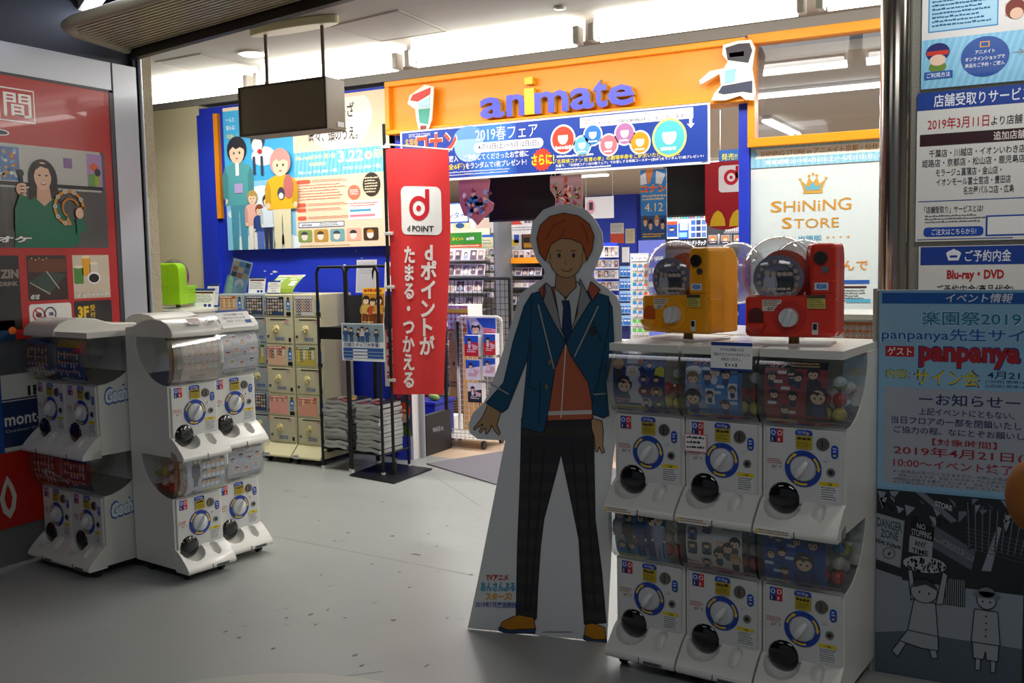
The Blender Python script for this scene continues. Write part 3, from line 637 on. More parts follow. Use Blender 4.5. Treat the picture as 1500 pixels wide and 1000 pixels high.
for i, x in enumerate((36, 47, 58, 67, 121, 130, 141, 152)):
    r = 3.2 if i in (0, 3, 4, 7) else 2
    P.poly([(x-r, 154), (x-.6, 153.2), (x, 154-r*1.1), (x+.6, 153.2), (x+r, 154), (x+.6, 155), (x, 154+r*1.1), (x-.6, 155)], '#e8a23a', l=7)
P.text('進んで', 122, 192, 182, 210, '#e8922a', .03, l=7)
P.rect(120, 225, 184, 231, '#2d62b8', l=7); P.rect(124, 235, 180, 238, '#4a1c1c', l=7); P.lines(124, 241, 182, 262, 5, '#5a5f66', .45, l=7); P.rect(150, 256, 186, 262, '#5fb4d6', l=8)
P.build('store_poster', loc, label='tall pale blue poster with gold crown and gold lettering below the window', cat='poster')

# red fabric banner on its pole with black base plate
bs = thing('banner_stand', 'black banner pole standing on a flat black square base plate', 'stand', (-4.10, 5.74, 0))
MB().slab([(p[0]+4.10, p[1]-5.74) for p in [onZ(512, 697, 0)[:2], onZ(577, 709, 0)[:2], onZ(633, 688, 0)[:2], onZ(562, 678, 0)[:2]]], 0.0, 0.012).build('base_plate', BLACKM, bs)
MB().cyl((0, 0, 0.012), (0, 0, 2.52), 0.012, 12).build('pole', BLACKM, bs, smooth=True)
MB().cyl((0, 0, 0.012), (0, 0, 0.10), 0.022, 12).build('pole_socket', BLACKM, bs, smooth=True)
MB().cyl((-0.01, 0, 2.38), (0.56, 0, 2.30), 0.007, 8).build('cross_arm', WPANEL, bs, smooth=True)
for z in (2.36, 1.75, 1.37, 0.70): MB().box(-0.02, 0.05, -0.012, 0.012, z-0.012, z+0.012).build('banner_tab', WPANEL, bs, bev=0.004)
BW, BH = 0.52, 1.75
def bq(x, y, l):
    u = x/300; v = y/1000; w = 1-0.13*v
    wave = 0.018*math.sin(u*7+v*3)*min(1, v*3)+0.02*math.sin(v*5)*u
    return (u*BW*w, wave-l*2-0.001, (1-v)*BH-0.045*u*(1-v)+0.02*u*v)
P = Print(BW, BH, 300, 1000, '#e0393a', 0, q=bq)
for i in range(14):
    for j in range(24):
        P._add([(300*i/14, 1000*j/24), (300*(i+1)/14, 1000*j/24), (300*(i+1)/14, 1000*(j+1)/24), (300*i/14, 1000*(j+1)/24)], '#df3a3c', 0)
P.L = 2
P.cell = (300/14, 1000/24)
P.rrect(66, 150, 262, 345, 26, '#f6f4f2', l=4)
def ringp(P, cx, cy, r0, r1, c, l, a0=0, a1=2*PI, n=24):
    for k in range(n):
        a = a0+(a1-a0)*k/n; b = a0+(a1-a0)*(k+1)/n
        P._add([(cx+r0*math.cos(a), cy+r0*math.sin(a)), (cx+r1*math.cos(a), cy+r1*math.sin(a)), (cx+r1*math.cos(b), cy+r1*math.sin(b)), (cx+r0*math.cos(b), cy+r0*math.sin(b))], c, l)
def dmark(P, cx, cy, r, l, ky=1.0):
    ringp(P, cx, cy, r*.62, r, '#cf2230', l); P.oval(cx, cy, r*.24, r*.24, '#cf2230', 16, l=l); P.rect(cx+r*.62, cy-r*1.55, cx+r, cy, '#cf2230', l=l)
dmark(P, 160, 238, 50, 6); P.text('d POINT', 100, 308, 228, 332, '#2b2326', .02, l=6)
def vcol(s, x, y0, st, w, h, k=1.0):
    y = y0
    for c in s:
        v, f = glyphs(c, .035); mn, mx = v.min(0), v.max(0)
        sx = w; cx = (mn[0]+mx[0])/2; cy = 0.36
        P._add([(x+(a-cx)*w, y-(b-cy)*h) for a, b in v], '#f2e9e6', 6, f); y += st
        x -= 1.2
vcol('dポイントが', 205, 415, 77, 74, 84)
vcol('たまる・つかえる', 112, 428, 73, 68, 76)
o = bpy.data.objects.new('fabric_banner', P.mesh('fabric_banner', PM)); C.objects.link(o); o.location = (-4.085, 5.735, 0.60)
sd = o.modifiers.new('thickness', 'SOLIDIFY'); sd.thickness = 0.0006; sd.offset = 1
tag(o, 'red fabric banner with white vertical Japanese lettering hanging from the black pole', 'banner')

# ------------------------------------------------------------------ left advertising wall
def sheetX(px0, py0, px1, py1, W, H, bg, x=XL, t=0.01):
    a = onX(px0, py0, x); b = onX(px1, py1, x)
    return a, b
# coordinates on this wall: s along +y, z up; metres laid out as a 100 x 100 grid per sheet
def wallprint(y0, z1, y1, z0, W, H, bg, t=0.02): return Print(y1-y0, z1-z0, W, H, bg, t), (XL+0.001, y0, z0)
Y0 = 2.50; Wm = 3.925-Y0; Hm = 2.548-1.18
P, loc = wallprint(Y0, 2.548, 3.925, 1.18, Wm*1000, Hm*1000, '#b92a26', 0.03)
def ux(px, py): return (onX(px, py, XL)[1]-Y0)*1000
def uy(px, py): return (2.548-onX(px, py, XL)[2])*1000
def U(px, py): return (ux(px, py), uy(px, py))
# square framed character
x0, y0 = U(1, 126); x1, y1 = U(52, 182)
P.rect(x0-20, y0, x1, y1, '#f0e6e0', l=2); P.rect(x0-13, y0+7, x1-7, y1-7, '#b92a26', l=3); P.text('間', x0+8, y0+25, x1-20, y1-25, '#f4efe8', .03, l=4)
x1, y1 = U(12, 195); P.oval(x1-40, y1, 45, 16, '#f4efe8', 20, l=3); P.oval(x1-42, y1, 38, 11, '#232a4a', 20, l=4)
# photograph of a singer
x0 = ux(0, 280)-240; x1, yt = U(152, 224); yb = uy(157, 363)
P.rect(x0, yt, x1, yb, '#54514f', l=2)
sx = ux(0, 250)
P.rect(x0, yt, x1-30, yt+ (yb-yt)*.42, '#bcbcb4', l=3); P.rect(sx, yt+18, sx+110, yt+190, '#5f7fae', l=4); clutterbox = (sx, yt+25, sx+110, yt+180)
for i in range(26): P.oval(random.uniform(sx+8, sx+100), random.uniform(yt+30, yt+170), random.uniform(6, 16), random.uniform(5, 14), random.choice(['#c9a25a', '#3e5f96', '#8fb0cc', '#b86a4a', '#dcd8cc']), 10, l=5+i % 3)
P.rect(x1-120, yt+14, x1-20, yt+200, '#a988b8', l=4); P.poly([(x1-110, yt+90), (x1-80, yt+60), (x1-45, yt+80), (x1-55, yt+120)], '#d9622c', l=5); P.rect(x1-70, yt+110, x1-40, yt+190, '#9bb02e', l=6); P.oval(x1-52, yt+115, 20, 22, '#22243a', 16, l=7); P.rect(x1-112, yt+125, x1-70, yt+200, '#6da04a', l=5)
P.rect(x1-270, yt+50, x1-215, yt+105, '#8a6a9a', l=4)
P.rect(x0, yt+196, x1-20, yt+216, '#1e1d20', l=5)
for i in range(30): P.rect(x0+i*24, yt+216, x0+i*24+3, yb, '#6b6764' if i % 2 else '#454240', l=3)
cx = ux(62, 260); P.L = 8
gy = lambda py: uy(62, py)
P.oval(cx, gy(262), 88, 105, '#1d1716', 26); P.poly([(cx-80, gy(265)), (cx+80, gy(265)), (cx+105, gy(296)), (cx+45, gy(302)), (cx-45, gy(300)), (cx-85, gy(292))], '#1d1716')
P.poly([(cx-190, yb), (cx-165, gy(320)), (cx-150, gy(302)), (cx-60, gy(290)), (cx+60, gy(290)), (cx+140, gy(312)), (cx+205, gy(330)), (cx+215, gy(355)), (cx+150, yb)], '#0d6b4e')
P.poly([(cx-38, gy(270)), (cx+34, gy(270)), (cx+44, gy(292)), (cx, gy(302)), (cx-44, gy(292))], '#d8a98c')
P.oval(cx-2, gy(258), 52, 74, '#e6bb9e', 24); P.poly([(cx-60, gy(262)), (cx-52, gy(238)), (cx, gy(240)), (cx+52, gy(240)), (cx+58, gy(266)), (cx+34, gy(247)), (cx-12, gy(244)), (cx-44, gy(250))], '#1d1716')
for sgn in (-1, 1): P.oval(cx+sgn*21, gy(257), 9, 4.5, '#2a1c1a', 10)
P.oval(cx, gy(269), 18, 7, '#b8423c', 12); P.oval(cx, gy(268.4), 14, 3.6, '#f6efe8', 10); P.oval(cx, gy(263), 5, 3, '#cf9d80', 8)
hx = ux(30, 280); P.oval(hx, gy(279), 30, 34, '#e0b296', 16); P.poly([(hx-8, gy(258)), (hx+12, gy(258)), (hx+22, gy(306)), (hx, gy(308))], '#171517'); P.oval(hx, gy(256), 20, 20, '#201e20', 14)
for k in range(4): P.oval(hx+8, gy(272+k*5), 22, 7, '#e6bb9e', 10)
P.poly([(hx-45, gy(308)), (hx-10, gy(285)), (hx+30, gy(290)), (hx+25, gy(330)), (hx-50, gy(340))], '#0d6b4e')
tx, ty = ux(100, 304), gy(303)
ringp(P, tx, ty, 82, 98, '#d98e22', 24, PI*.55, PI*2.02, 22); ringp(P, tx+8, ty, 44, 56, '#c67a18', 25, PI*.65, PI*1.9, 16)
P.poly([(tx+80, ty-8), (tx+110, ty-6), (tx+60, ty+14), (tx+50, ty)], '#d98e22', l=24); P.poly([(tx-30, ty+76), (tx-8, ty+96), (tx+10, ty+90), (tx-12, ty+48)], '#d98e22', l=24)
for k in range(7):
    a = PI*(.62+k*.2); P.oval(tx+90*math.cos(a), ty+90*math.sin(a), 14, 12, '#c9c6c0', 10, l=27); P.oval(tx+90*math.cos(a), ty+90*math.sin(a), 5, 5, '#8b8780', 8, l=28)
P.oval(tx+62, ty+28, 26, 30, '#e6bb9e', 14, l=29); P.poly([(tx+38, ty+60), (tx+80, ty+56), (tx+110, ty+120), (tx+40, ty+140)], '#0d6b4e', l=29)
x1b, _ = U(44, 355); P.text('ラオケ', x0+90, yb-64, x1b, yb-24, '#1c1512', .09, l=30, shear=10); P.text('ラオケ', x0+94, yb-61, x1b-4, yb-27, '#f6f2ee', .045, l=31, shear=10)
# three smaller pictures
q0, r0 = U(38, 374); q1, r1 = U(100, 438)
P.rect(x0, r0, ux(28, 400), uy(28, 482), '#26201f', l=2); P.text('ZIN', ux(0, 405), r0+72, ux(27, 405), r0+118, '#8f8279', .05, l=4); P.text('DRINK', ux(0, 430), r0+135, ux(27, 430), r0+158, '#8f8279', .04, l=4)
P.rect(q0, r0, q1, r1, '#3b2620', l=2); P.rect(q0+6, r0+20, q1-6, r0+90, '#6b3a22', l=3); P.poly([(q0+8, r0+140), (q0+110, r0+85), (q1-4, r0+105), (q0+130, r1-38)], '#39473f', l=4); P.poly([(q0+8, r0+140), (q0+12, r0+148), (q0+130, r1-28), (q0+130, r1-38)], '#a8a28c', l=5); P.poly([(q0+110, r0+85), (q0+116, r0+85), (q0+190, r1-60), (q0+184, r1-60)], '#c9c4ae', l=5)
for k in range(5): P.oval(q0+30+k*22, r0+16+(k % 2)*8, 4, 3, '#f4dca0', 8, l=5)
P.text('卓球', q0+8, r1-34, q0+62, r1-6, '#f6f2ee', .06, l=6, shear=4)
q2, r2 = U(105, 372); q3, r3 = U(162, 438)
P.rect(q2, r0, q3, r1, '#cfc3ac', l=2)
for bx, by, w, h, c in ((60, 5, 55, 110, '#e8a41e'), (5, 60, 62, 100, '#4f8a3a'), (110, 40, 55, 80, '#d8cdbc')):
    P.rrect(q2+bx, r0+by, q2+bx+w, r0+by+h, 10, c, l=3); P.oval(q2+bx+w/2, r0+by+6, w/2, 8, '#efe3bf', 16, l=4)
P.oval(q2+135, r0+128, 44, 34, '#f2f0ec', 22, l=5); P.oval(q2+135, r0+130, 34, 25, '#1d1412', 20, l=6); P.text('フリードリンク', q2+12, r1-32, q3-8, r1-6, '#1c1512', .09, l=7); P.text('フリードリンク', q2+14, r1-30, q3-10, r1-8, '#f6f2ee', .045, l=8)
s0, t0 = U(42, 446); s1 = ux(104, 446)
P.rrect(s0, t0, s1, P.H, 16, '#ecebe6', l=2); ringp(P, s0+55, t0+55, 30, 37, '#c5262a', 4); ringp(P, s0+125, t0+55, 30, 37, '#22304f', 4)
P.oval(s0+55, t0+58, 18, 14, '#3a3a3a', 12, l=5); P.poly([(s0+30, t0+32), (s0+36, t0+27), (s0+80, t0+78), (s0+75, t0+83)], '#c5262a', l=6); P.text('OK', s0+115, t0+46, s0+146, t0+66, '#22304f', .04, l=6)
P.rrect(s1+18, t0-4, ux(163, 446), P.H, 12, '#2a2723', l=2); P.text('3F', s1+40, t0+25, s1+112, t0+90, '#f2c51c', .06, l=4); P.text('受', s1+120, t0+20, s1+155, t0+55, '#f2c51c', .04, l=4); P.text('付', s1+120, t0+60, s1+155, t0+92, '#f2c51c', .04, l=4)
P.oval(ux(18, 484), uy(18, 484), 22, 20, '#e0682a', 14, l=3)
P.rect(x0, uy(0, 470), ux(22, 480), P.H, '#1c3a5c', l=2)
P.build('karaoke_advert', loc, (0, 0, PI/2), m=PG, label='large red karaoke advertisement with photo of a singer in green, on the left wall', cat='advertisement')
# shop directory panels below
P, loc = wallprint(2.50, 1.00, 3.925, 0.60, 1425, 400, '#c9c9c2', 0.03)
def U2(px, py): q = onX(px, py, XL); return ((q[1]-2.50)*1000, (1.0-q[2])*1000)
a = U2(2, 590); b = U2(64, 640); P.rect(a[0]-300, a[1], 1425, b[1]+20, '#1d3157', l=2)
P.rect(a[0]-300, a[1]-14, 1425, a[1]-6, '#1d3157', l=2)
c = U2(6, 608); d = U2(56, 620); P.text('mont-bell', c[0], c[1]-6, c[0]+330, c[1]+62, '#d8dad6', .02, l=3); P.text('Outdoor Gear & Clothing', c[0]+2, c[1]+80, c[0]+400, c[1]+100, '#b8bcc0', .0, l=3)
e = U2(40, 566); P.text('1F', e[0], e[1]-5, e[0]+70, e[1]+48, '#202020', .05, l=3); P.rect(0, 0, U2(3, 600)[0], 400, '#1b4a9a', l=5)
P.build('shop_directory_panel', loc, (0, 0, PI/2), m=PG, label='white and navy shop panel reading 1F on the left wall', cat='sign')
P, loc = wallprint(2.50, 0.595, 3.925, 0.20, 1425, 395, '#b12218', 0.03)
def U3(px, py): q = onX(px, py, XL); return ((q[1]-2.50)*1000, (0.595-q[2])*1000)
a = U3(12, 728); P.poly([(a[0]+r[0]*48, a[1]+r[1]*115) for r in ((0, -1), (.6, -.55), (1, 0), (.75, .6), (.1, 1), (-.7, .65), (-1, 0), (-.6, -.5))], '#cfcabf', l=2); P.poly([(a[0]+r[0]*22, a[1]+r[1]*70) for r in ((0, -1), (.7, -.4), (1, .1), (.6, .7), (0, 1), (-.7, .6), (-1, 0), (-.6, -.5))], '#b12218', l=3)
P.build('red_advert_panel', loc, (0, 0, PI/2), m=PG, label='plain red panel with white leaf shaped mark low on the left wall', cat='advertisement')
# ------------------------------------------------------------------ capsule machines: two tiers, clear bulging covers, dial, round outlet, tray
BROWNC = clear('amber_plastic', '#b98a28', 0.14, 0.07, 0.35)
LINER = mat('bin_liner', '#5d584c', 0.6)
DOORM = mat('smoked_black_dome', '#0e0f12', 0.12, coat=0.6)
KNOB = mat('knob_grey', '#c3c6c7', 0.35)
def tray_mesh(w, dep=0.11):
    """front tray: slopes out and down from the panel, with a hollow under the outlet and a scoop for the coins"""
    prof = [(0.0, 0.098), (-0.008, 0.096), (-0.028, 0.084), (-0.055, 0.060), (-0.082, 0.034), (-0.098, 0.014), (-0.104, 0.002), (-0.103, -0.006), (-0.099, -0.012)]
    # resample the outline evenly
    L = [0]
    for a, b in zip(prof[:-1], prof[1:]): L.append(L[-1]+math.hypot(b[0]-a[0], b[1]-a[1]))
    N, M = 34, 60; m = MB(); vs = []
    for j in range(N+1):
        d = L[-1]*j/N; k = 0
        while k < len(L)-2 and L[k+1] < d: k += 1
        f = (d-L[k])/(L[k+1]-L[k]); y = prof[k][0]*(1-f)+prof[k+1][0]*f; z = prof[k][1]*(1-f)+prof[k+1][1]*f
        for i in range(M+1):
            x = -w/2+w*i/M
            def bump(cx, cd, rx, rd, h): q = ((x-cx)/rx)**2+((d-cd)/rd)**2; return h*(1-q)**0.5 if q < 1 else 0
            h = bump(-0.064, 0.030, 0.064, 0.066, 0.046)+bump(0.062, 0.052, 0.023, 0.040, 0.030)
            vs.append((x, y+h*0.72, z-h*0.69))
    fs = [(j*(M+1)+i, j*(M+1)+i+1, (j+1)*(M+1)+i+1, (j+1)*(M+1)+i) for j in range(N) for i in range(M)]
    m.add(vs, fs)
    for sx in (-w/2, w/2):
        m.add([(sx, 0.0, -0.012)]+[(sx, y, z) for y, z in prof], [tuple(range(len(prof)+1))])
    return m
def cover_prof():
    return [(-0.012, 0.588), (-0.046, 0.575), (-0.062, 0.53), (-0.066, 0.48), (-0.062, 0.43), (-0.048, 0.385), (-0.022, 0.358), (0.0, 0.352)]
def back_curve(D=0.25, n=9):
    return [(0.0+D*math.sin(PI/2*k/n)**1.0, 0.352+0.236*(1-math.cos(PI/2*k/n))) for k in range(n+1)]
def card_map(w, x0, x1):
    prof = cover_prof()
    def q(x, y, l):
        z = 0.578-(0.578-0.362)*y; k = 0
        zz = [p[1] for p in prof]
        for k in range(len(prof)-1):
            if zz[k+1] <= z <= zz[k]: break
        f = (zz[k]-z)/(zz[k]-zz[k+1]); yy = prof[k][0]*(1-f)+prof[k+1][0]*f
        return (x0+(x1-x0)*x, yy+0.006-l*0.5, z)
    return q
def card_base(P, c, W, H, n=10):
    for i in range(n): P._add([(0, H*i/n), (W, H*i/n), (W, H*(i+1)/n), (0, H*(i+1)/n)], c, 0)
class CardPrint(Print):
    """print bent to the inside of the clear cover, 100 x 100 grid"""
    def __init__(s, w, x0, x1, bg, dz=0.0):
        m = card_map(w, x0, x1); super().__init__(x1-x0, 0.216, 100, 100, bg, 0, q=lambda x, y, l: m(x/100, min(1, max(0, y/100)), l))
        card_base(s, bg, 100, 100); s.cell = (101, 10)
    def rect(s, x0, y0, x1, y1, col, l=None):
        if l is None: s.L += 1; l = s.L
        n = max(1, int((y1-y0)/12)); y0 = max(0, y0); y1 = min(100, y1)
        for i in range(n): s._add([(x0, y0+(y1-y0)*i/n), (x1, y0+(y1-y0)*i/n), (x1, y0+(y1-y0)*(i+1)/n), (x0, y0+(y1-y0)*(i+1)/n)], col, l)
def chibi(P, cx, cy, r, hair='#2a2430', body='#28407c', skin='#e8c4a6', l=6, ky=1.0):
    P.oval(cx, cy+r*1.5, r*.75, r*.9, body, 10, l=l); P.oval(cx, cy-r*.1, r*1.14, r*1.05, hair, 12, l=l+1); P.oval(cx, cy+r*.12, r*.86, r*.8, skin, 12, l=l+2)
    P.poly([(cx-r*1.05, cy+r*.2), (cx-r*.9, cy-r*.6), (cx, cy-r*1.1), (cx+r*.9, cy-r*.6), (cx+r*1.05, cy+r*.2), (cx+r*.7, cy-r*.15), (cx+r*.3, cy-r*.3), (cx-r*.1, cy-r*.05), (cx-r*.4, cy-r*.3), (cx-r*.75, cy-r*.1)], hair, l=l+3)
    if r > 6:
        for e in (-1, 1): P.oval(cx+e*r*.35, cy+r*.25, r*.12, r*.15, '#2a2628', 6, l=l+3)
def title(P, x0, y0, x1, y1):
    P.text('コナン', x0, y0, x1, y1, '#f4f4f4', .07, l=8); P.text('コナン', x0+.6, y0+.6, x1-.6, y1-.6, '#e03a26', .035, l=9)
def card_a(P):      # navy
    P.rect(0, 0, 100, 100, '#1f3276', l=1); P.poly([(45, 0), (100, 0), (100, 60), (60, 100), (45, 100)], '#23407f', l=2)
    P.poly([(24, 20), (52, 20), (56, 90), (30, 92)], '#c8ccd6', l=3); P.oval(38, 25, 12, 6, '#e6e6e6', 14, l=4); P.rect(26, 0, 48, 16, '#b9bcc4', l=4)
    chibi(P, 10, 18, 9, '#c0903c', '#3a3230', '#b98a5c'); chibi(P, 22, 52, 14, '#22201f', '#26386e'); chibi(P, 38, 28, 8, '#e6e6ea', '#c8ccd6', l=9)
    P.oval(52, 12, 5, 5, '#c03a2c', 12, l=5)
    for cx, cy, c in ((70, 18, '#5c78c0'), (60, 42, '#7c66a8'), (84, 42, '#4c3a6c'), (60, 62, '#8a2c30'), (84, 62, '#c9a038'), (62, 82, '#cfcfd6'), (86, 84, '#4e7a2c')): P.oval(cx, cy, 11, 9, c, 16, l=5); chibi(P, cx, cy-2, 5.5, l=7)
    P.poly([(82, 22), (92, 18), (99, 22), (99, 36), (80, 34)], '#d8d24a', l=5)
    title(P, 4, 76, 34, 84); P.rect(0, 88, 60, 95, '#c9b62c', l=5); P.lines(4, 88, 60, 99, 2, '#e6e6e6', .4, l=8)
def card_b(P):      # light blue, hat figure, playing cards
    P.rect(0, 0, 100, 100, '#2c6aa8', l=1); P.rect(8, 16, 92, 92, '#3d8fd0', l=2); P.rect(0, 0, 100, 14, '#1f4a82', l=2)
    title(P, 14, 2, 38, 12); P.lines(42, 3, 92, 12, 2, '#cfe2f4', .6, l=8)
    P.poly([(0, 22), (26, 26), (34, 60), (38, 90), (0, 92)], '#9aa4c8', l=3); P.oval(15, 22, 15, 8, '#e8e8ee', 14, l=4); chibi(P, 14, 34, 10, '#8a7040', '#b0b4c4', l=5); chibi(P, 14, 66, 13, l=9)
    chibi(P, 40, 30, 7); chibi(P, 52, 24, 8, '#e8e8ee', '#e0e0e6'); chibi(P, 72, 26, 8)
    for x, y in ((36, 50), (76, 40)): P.rect(x, y, x+16, y+26, '#e8e8ea', l=5); chibi(P, x+8, y+10, 6, l=7)
    chibi(P, 70, 76, 8, l=5)
    for x, y in ((36, 18), (84, 20), (62, 46), (84, 72), (56, 56)): P.rrect(x-6, y-2.5, x+8, y+2.5, 2, '#e4ecf2', l=6)
    P.rect(0, 93, 40, 97, '#c9b62c', l=5); P.rect(40, 93, 100, 100, '#b04048', l=5)
def card_c(P):      # red
    P.rect(0, 0, 100, 100, '#9c3030', l=1)
    for i in range(10): P.rect(0, 16+i*8, 100, 16.7+i*8, '#86282a', l=2)
    P.rect(0, 0, 100, 12, '#1a1a20', l=3); title(P, 8, 1, 34, 11); P.lines(42, 2, 92, 10, 2, '#d8a86a', .6, l=8)
    P.poly([(70, 20), (86, 20), (100, 60), (100, 98), (64, 98)], '#17171c', l=3); chibi(P, 78, 18, 9, '#141417', '#17171c', l=5); chibi(P, 86, 52, 14, l=9)
    for x, y in ((12, 24), (44, 20), (54, 24), (16, 52), (46, 54), (32, 76)): chibi(P, x, y, 7.5, '#2a2024', '#1d2b52', l=5)
    for x, y in ((28, 18), (22, 32), (34, 42), (12, 66), (42, 80)): P.rrect(x-7, y-2.5, x+8, y+2.5, 2, '#e4dcd8', l=6)
    P.rect(0, 93, 50, 97, '#c9b62c', l=5); P.rect(50, 95, 100, 100, '#c8303a', l=5)
def card_d(P):      # group photo, sky blue
    P.rect(0, 0, 100, 100, '#5aa2cf', l=1); P.rect(0, 0, 100, 8, '#2c5f9c', l=2); P.lines(20, 2, 88, 7, 1, '#ffffff', .6, l=3)
    for i, (x, c, b) in enumerate(((10, '#c79a6a', '#8a9098'), (28, '#1d1a1e', '#23242e'), (52, '#201c20', '#27407c'), (74, '#3a2a26', '#5a5f70'), (88, '#d9d9dd', '#8a8f9c'))):
        P.person(x, 12+(i % 2)*4, 92, c, b, b, wide=.8)
    for x, c in ((14, '#4f8cc8'), (34, '#4f8cc8'), (52, '#5a9ad0'), (72, '#4f8cc8')): chibi(P, x, 74, 7, '#3a2a30', c, l=22)
    chibi(P, 44, 52, 8, '#8a3a2a', '#a03434', l=20); chibi(P, 64, 56, 8, '#221c1c', '#1f3a7a', l=20); P.rect(0, 94, 60, 100, '#d7cf3a', l=3)
def card_e(P):      # white, acrylic stands
    P.rect(0, 0, 100, 100, '#d9d6cc', l=1); title(P, 68, 8, 96, 17); P.text('アクリルスタンド', 66, 20, 96, 25, '#44484e', .02, l=6); P.rect(50, 4, 56, 20, '#d8602c', l=4)
    P.poly([(0, 82), (100, 92), (100, 100), (0, 100)], '#b9626c', l=3)
    for x, y, c in ((38, 20, '#9c4a42'), (12, 34, '#5c84b4'), (12, 58, '#3a5c5c'), (38, 56, '#5f7a64'), (36, 84, '#c99a5c')): P.rrect(x-9, y-9, x+9, y+9, 3, c, l=4); chibi(P, x, y-3, 5.5, l=6); P.oval(x, y+10, 9, 3, '#23262c', 12, l=6)
    for x, y, h in ((62, 42, '#d9d9dd'), (88, 42, '#2a2024'), (60, 64, '#2a2024'), (76, 52, '#22201f'), (88, 70, '#b98a5c')): chibi(P, x, y, 9, h, '#4a4c5e', l=9)
def card_f(P):      # blue
    P.rect(0, 0, 100, 100, '#1d4d9c', l=1)
    for i in range(10): P.rect(0, 14+i*8, 100, 14.7+i*8, '#18407f', l=2)
    P.rect(0, 0, 100, 11, '#182850', l=3); title(P, 10, 1, 36, 11); P.lines(42, 2, 92, 10, 2, '#7cc0e6', .6, l=8)
    chibi(P, 80, 26, 9, l=5); chibi(P, 66, 56, 15, l=12); P.poly([(50, 72), (84, 72), (92, 98), (46, 98)], '#1b2a58', l=9)
    for x, y in ((12, 18), (24, 22), (54, 24), (12, 50), (30, 44), (34, 74)): chibi(P, x, y, 7, '#241e20', '#8a3038' if x == 34 else '#25407c', l=5)
    for x, y in ((38, 20), (44, 32), (42, 52), (8, 64), (22, 76)): P.rrect(x-7, y-2.5, x+8, y+2.5, 2, '#c8d6e6', l=6)
    P.rect(0, 93, 40, 97, '#c9b62c', l=5); P.rect(50, 94, 100, 100, '#a83a42', l=5)
def card_badges(bg, row='#8d939c', n=24):
    def f(P):
        P.rect(0, 0, 100, 100, bg, l=1); P.lines(22, 84, 64, 94, 2, '#26262a', .5, l=8)
        for k in range(n):
            x = 12+(k % 6)*15; y = 14+(k//6)*17; c = random.choice(['#b86a5c', '#7a86b0', '#c9a26a', '#8a6a8c', '#6f9c9a']); P.oval(x, y, 7, 6.5, '#efe9e4', 12, l=4); P.oval(x, y, 5.6, 5.2, c, 10, l=5); P.oval(x, y+.6, 3.2, 3.4, '#ecd0b8', 8, l=6)
    return f
def card_navy(P):
    P.rect(0, 0, 100, 100, '#26306a', l=1); P.rect(0, 0, 100, 18, '#c2a63a', l=2)
    for k in range(21): chibi(P, 10+(k % 7)*13, 32+(k//7)*20, 5.5, random.choice(['#3a2a26', '#8a3a2a', '#c9a26a', '#22304a']), random.choice(['#a83a32', '#d8d8d8', '#2c6a5c']), l=4)
    P.rect(0, 90, 100, 100, '#8c8fb0', l=3)
def card_redn(P):
    P.rect(0, 0, 100, 100, '#7c2830', l=1); P.rect(0, 0, 100, 14, '#3a4a78', l=2)
    for k in range(24): chibi(P, 9+(k % 6)*16, 26+(k//6)*17, 5.5, random.choice(['#3a2a26', '#8a8a9a', '#c9a26a']), random.choice(['#b8463a', '#d8c8b8', '#3c5a8c']), l=4)
    P.rect(0, 92, 60, 100, '#c9b62c', l=3)
def card_mono(P):
    P.rect(0, 0, 100, 100, '#b9bcd0', l=1); P.lines(20, 3, 80, 10, 1, '#5b5344', .7, l=3)
    P.person(22, 14, 98, '#1f1f28', '#34364c', '#2b2d40', wide=.6, hairlong=True)
    for k in range(14): chibi(P, 44+(k % 5)*12, 28+(k//5)*22, 6.5, random.choice(['#2b2b34', '#8a8a92', '#c2b49a']), '#f0f0f4', l=5)
    P.rect(50, 92, 100, 98, '#d7cf3a', l=3)
def card_round(P):
    P.rect(0, 0, 100, 100, '#c6c6cc', l=1); P.rect(0, 84, 100, 98, '#4a4c52', l=3); P.text('缶バッジコレクション', 8, 86, 62, 95, '#f0f0f0', .04, l=6); P.rect(40, 97, 60, 100, '#d7c83a', l=7)
    for x, y in ((14, 20), (34, 12), (56, 22), (78, 14), (12, 48), (36, 40), (60, 50), (84, 42), (24, 70), (52, 74), (80, 68)):
        P.oval(x, y, 10, 9, '#ecebf0', 16, l=4); P.oval(x, y, 8, 7, random.choice(['#e0b8a0', '#d8c8c0', '#b0b4cc']), 12, l=5); P.oval(x, y-2, 7, 4.5, random.choice(['#a85a48', '#3a3a48', '#b03a3a', '#c8a060']), 10, l=6, a0=PI, a1=2*PI)
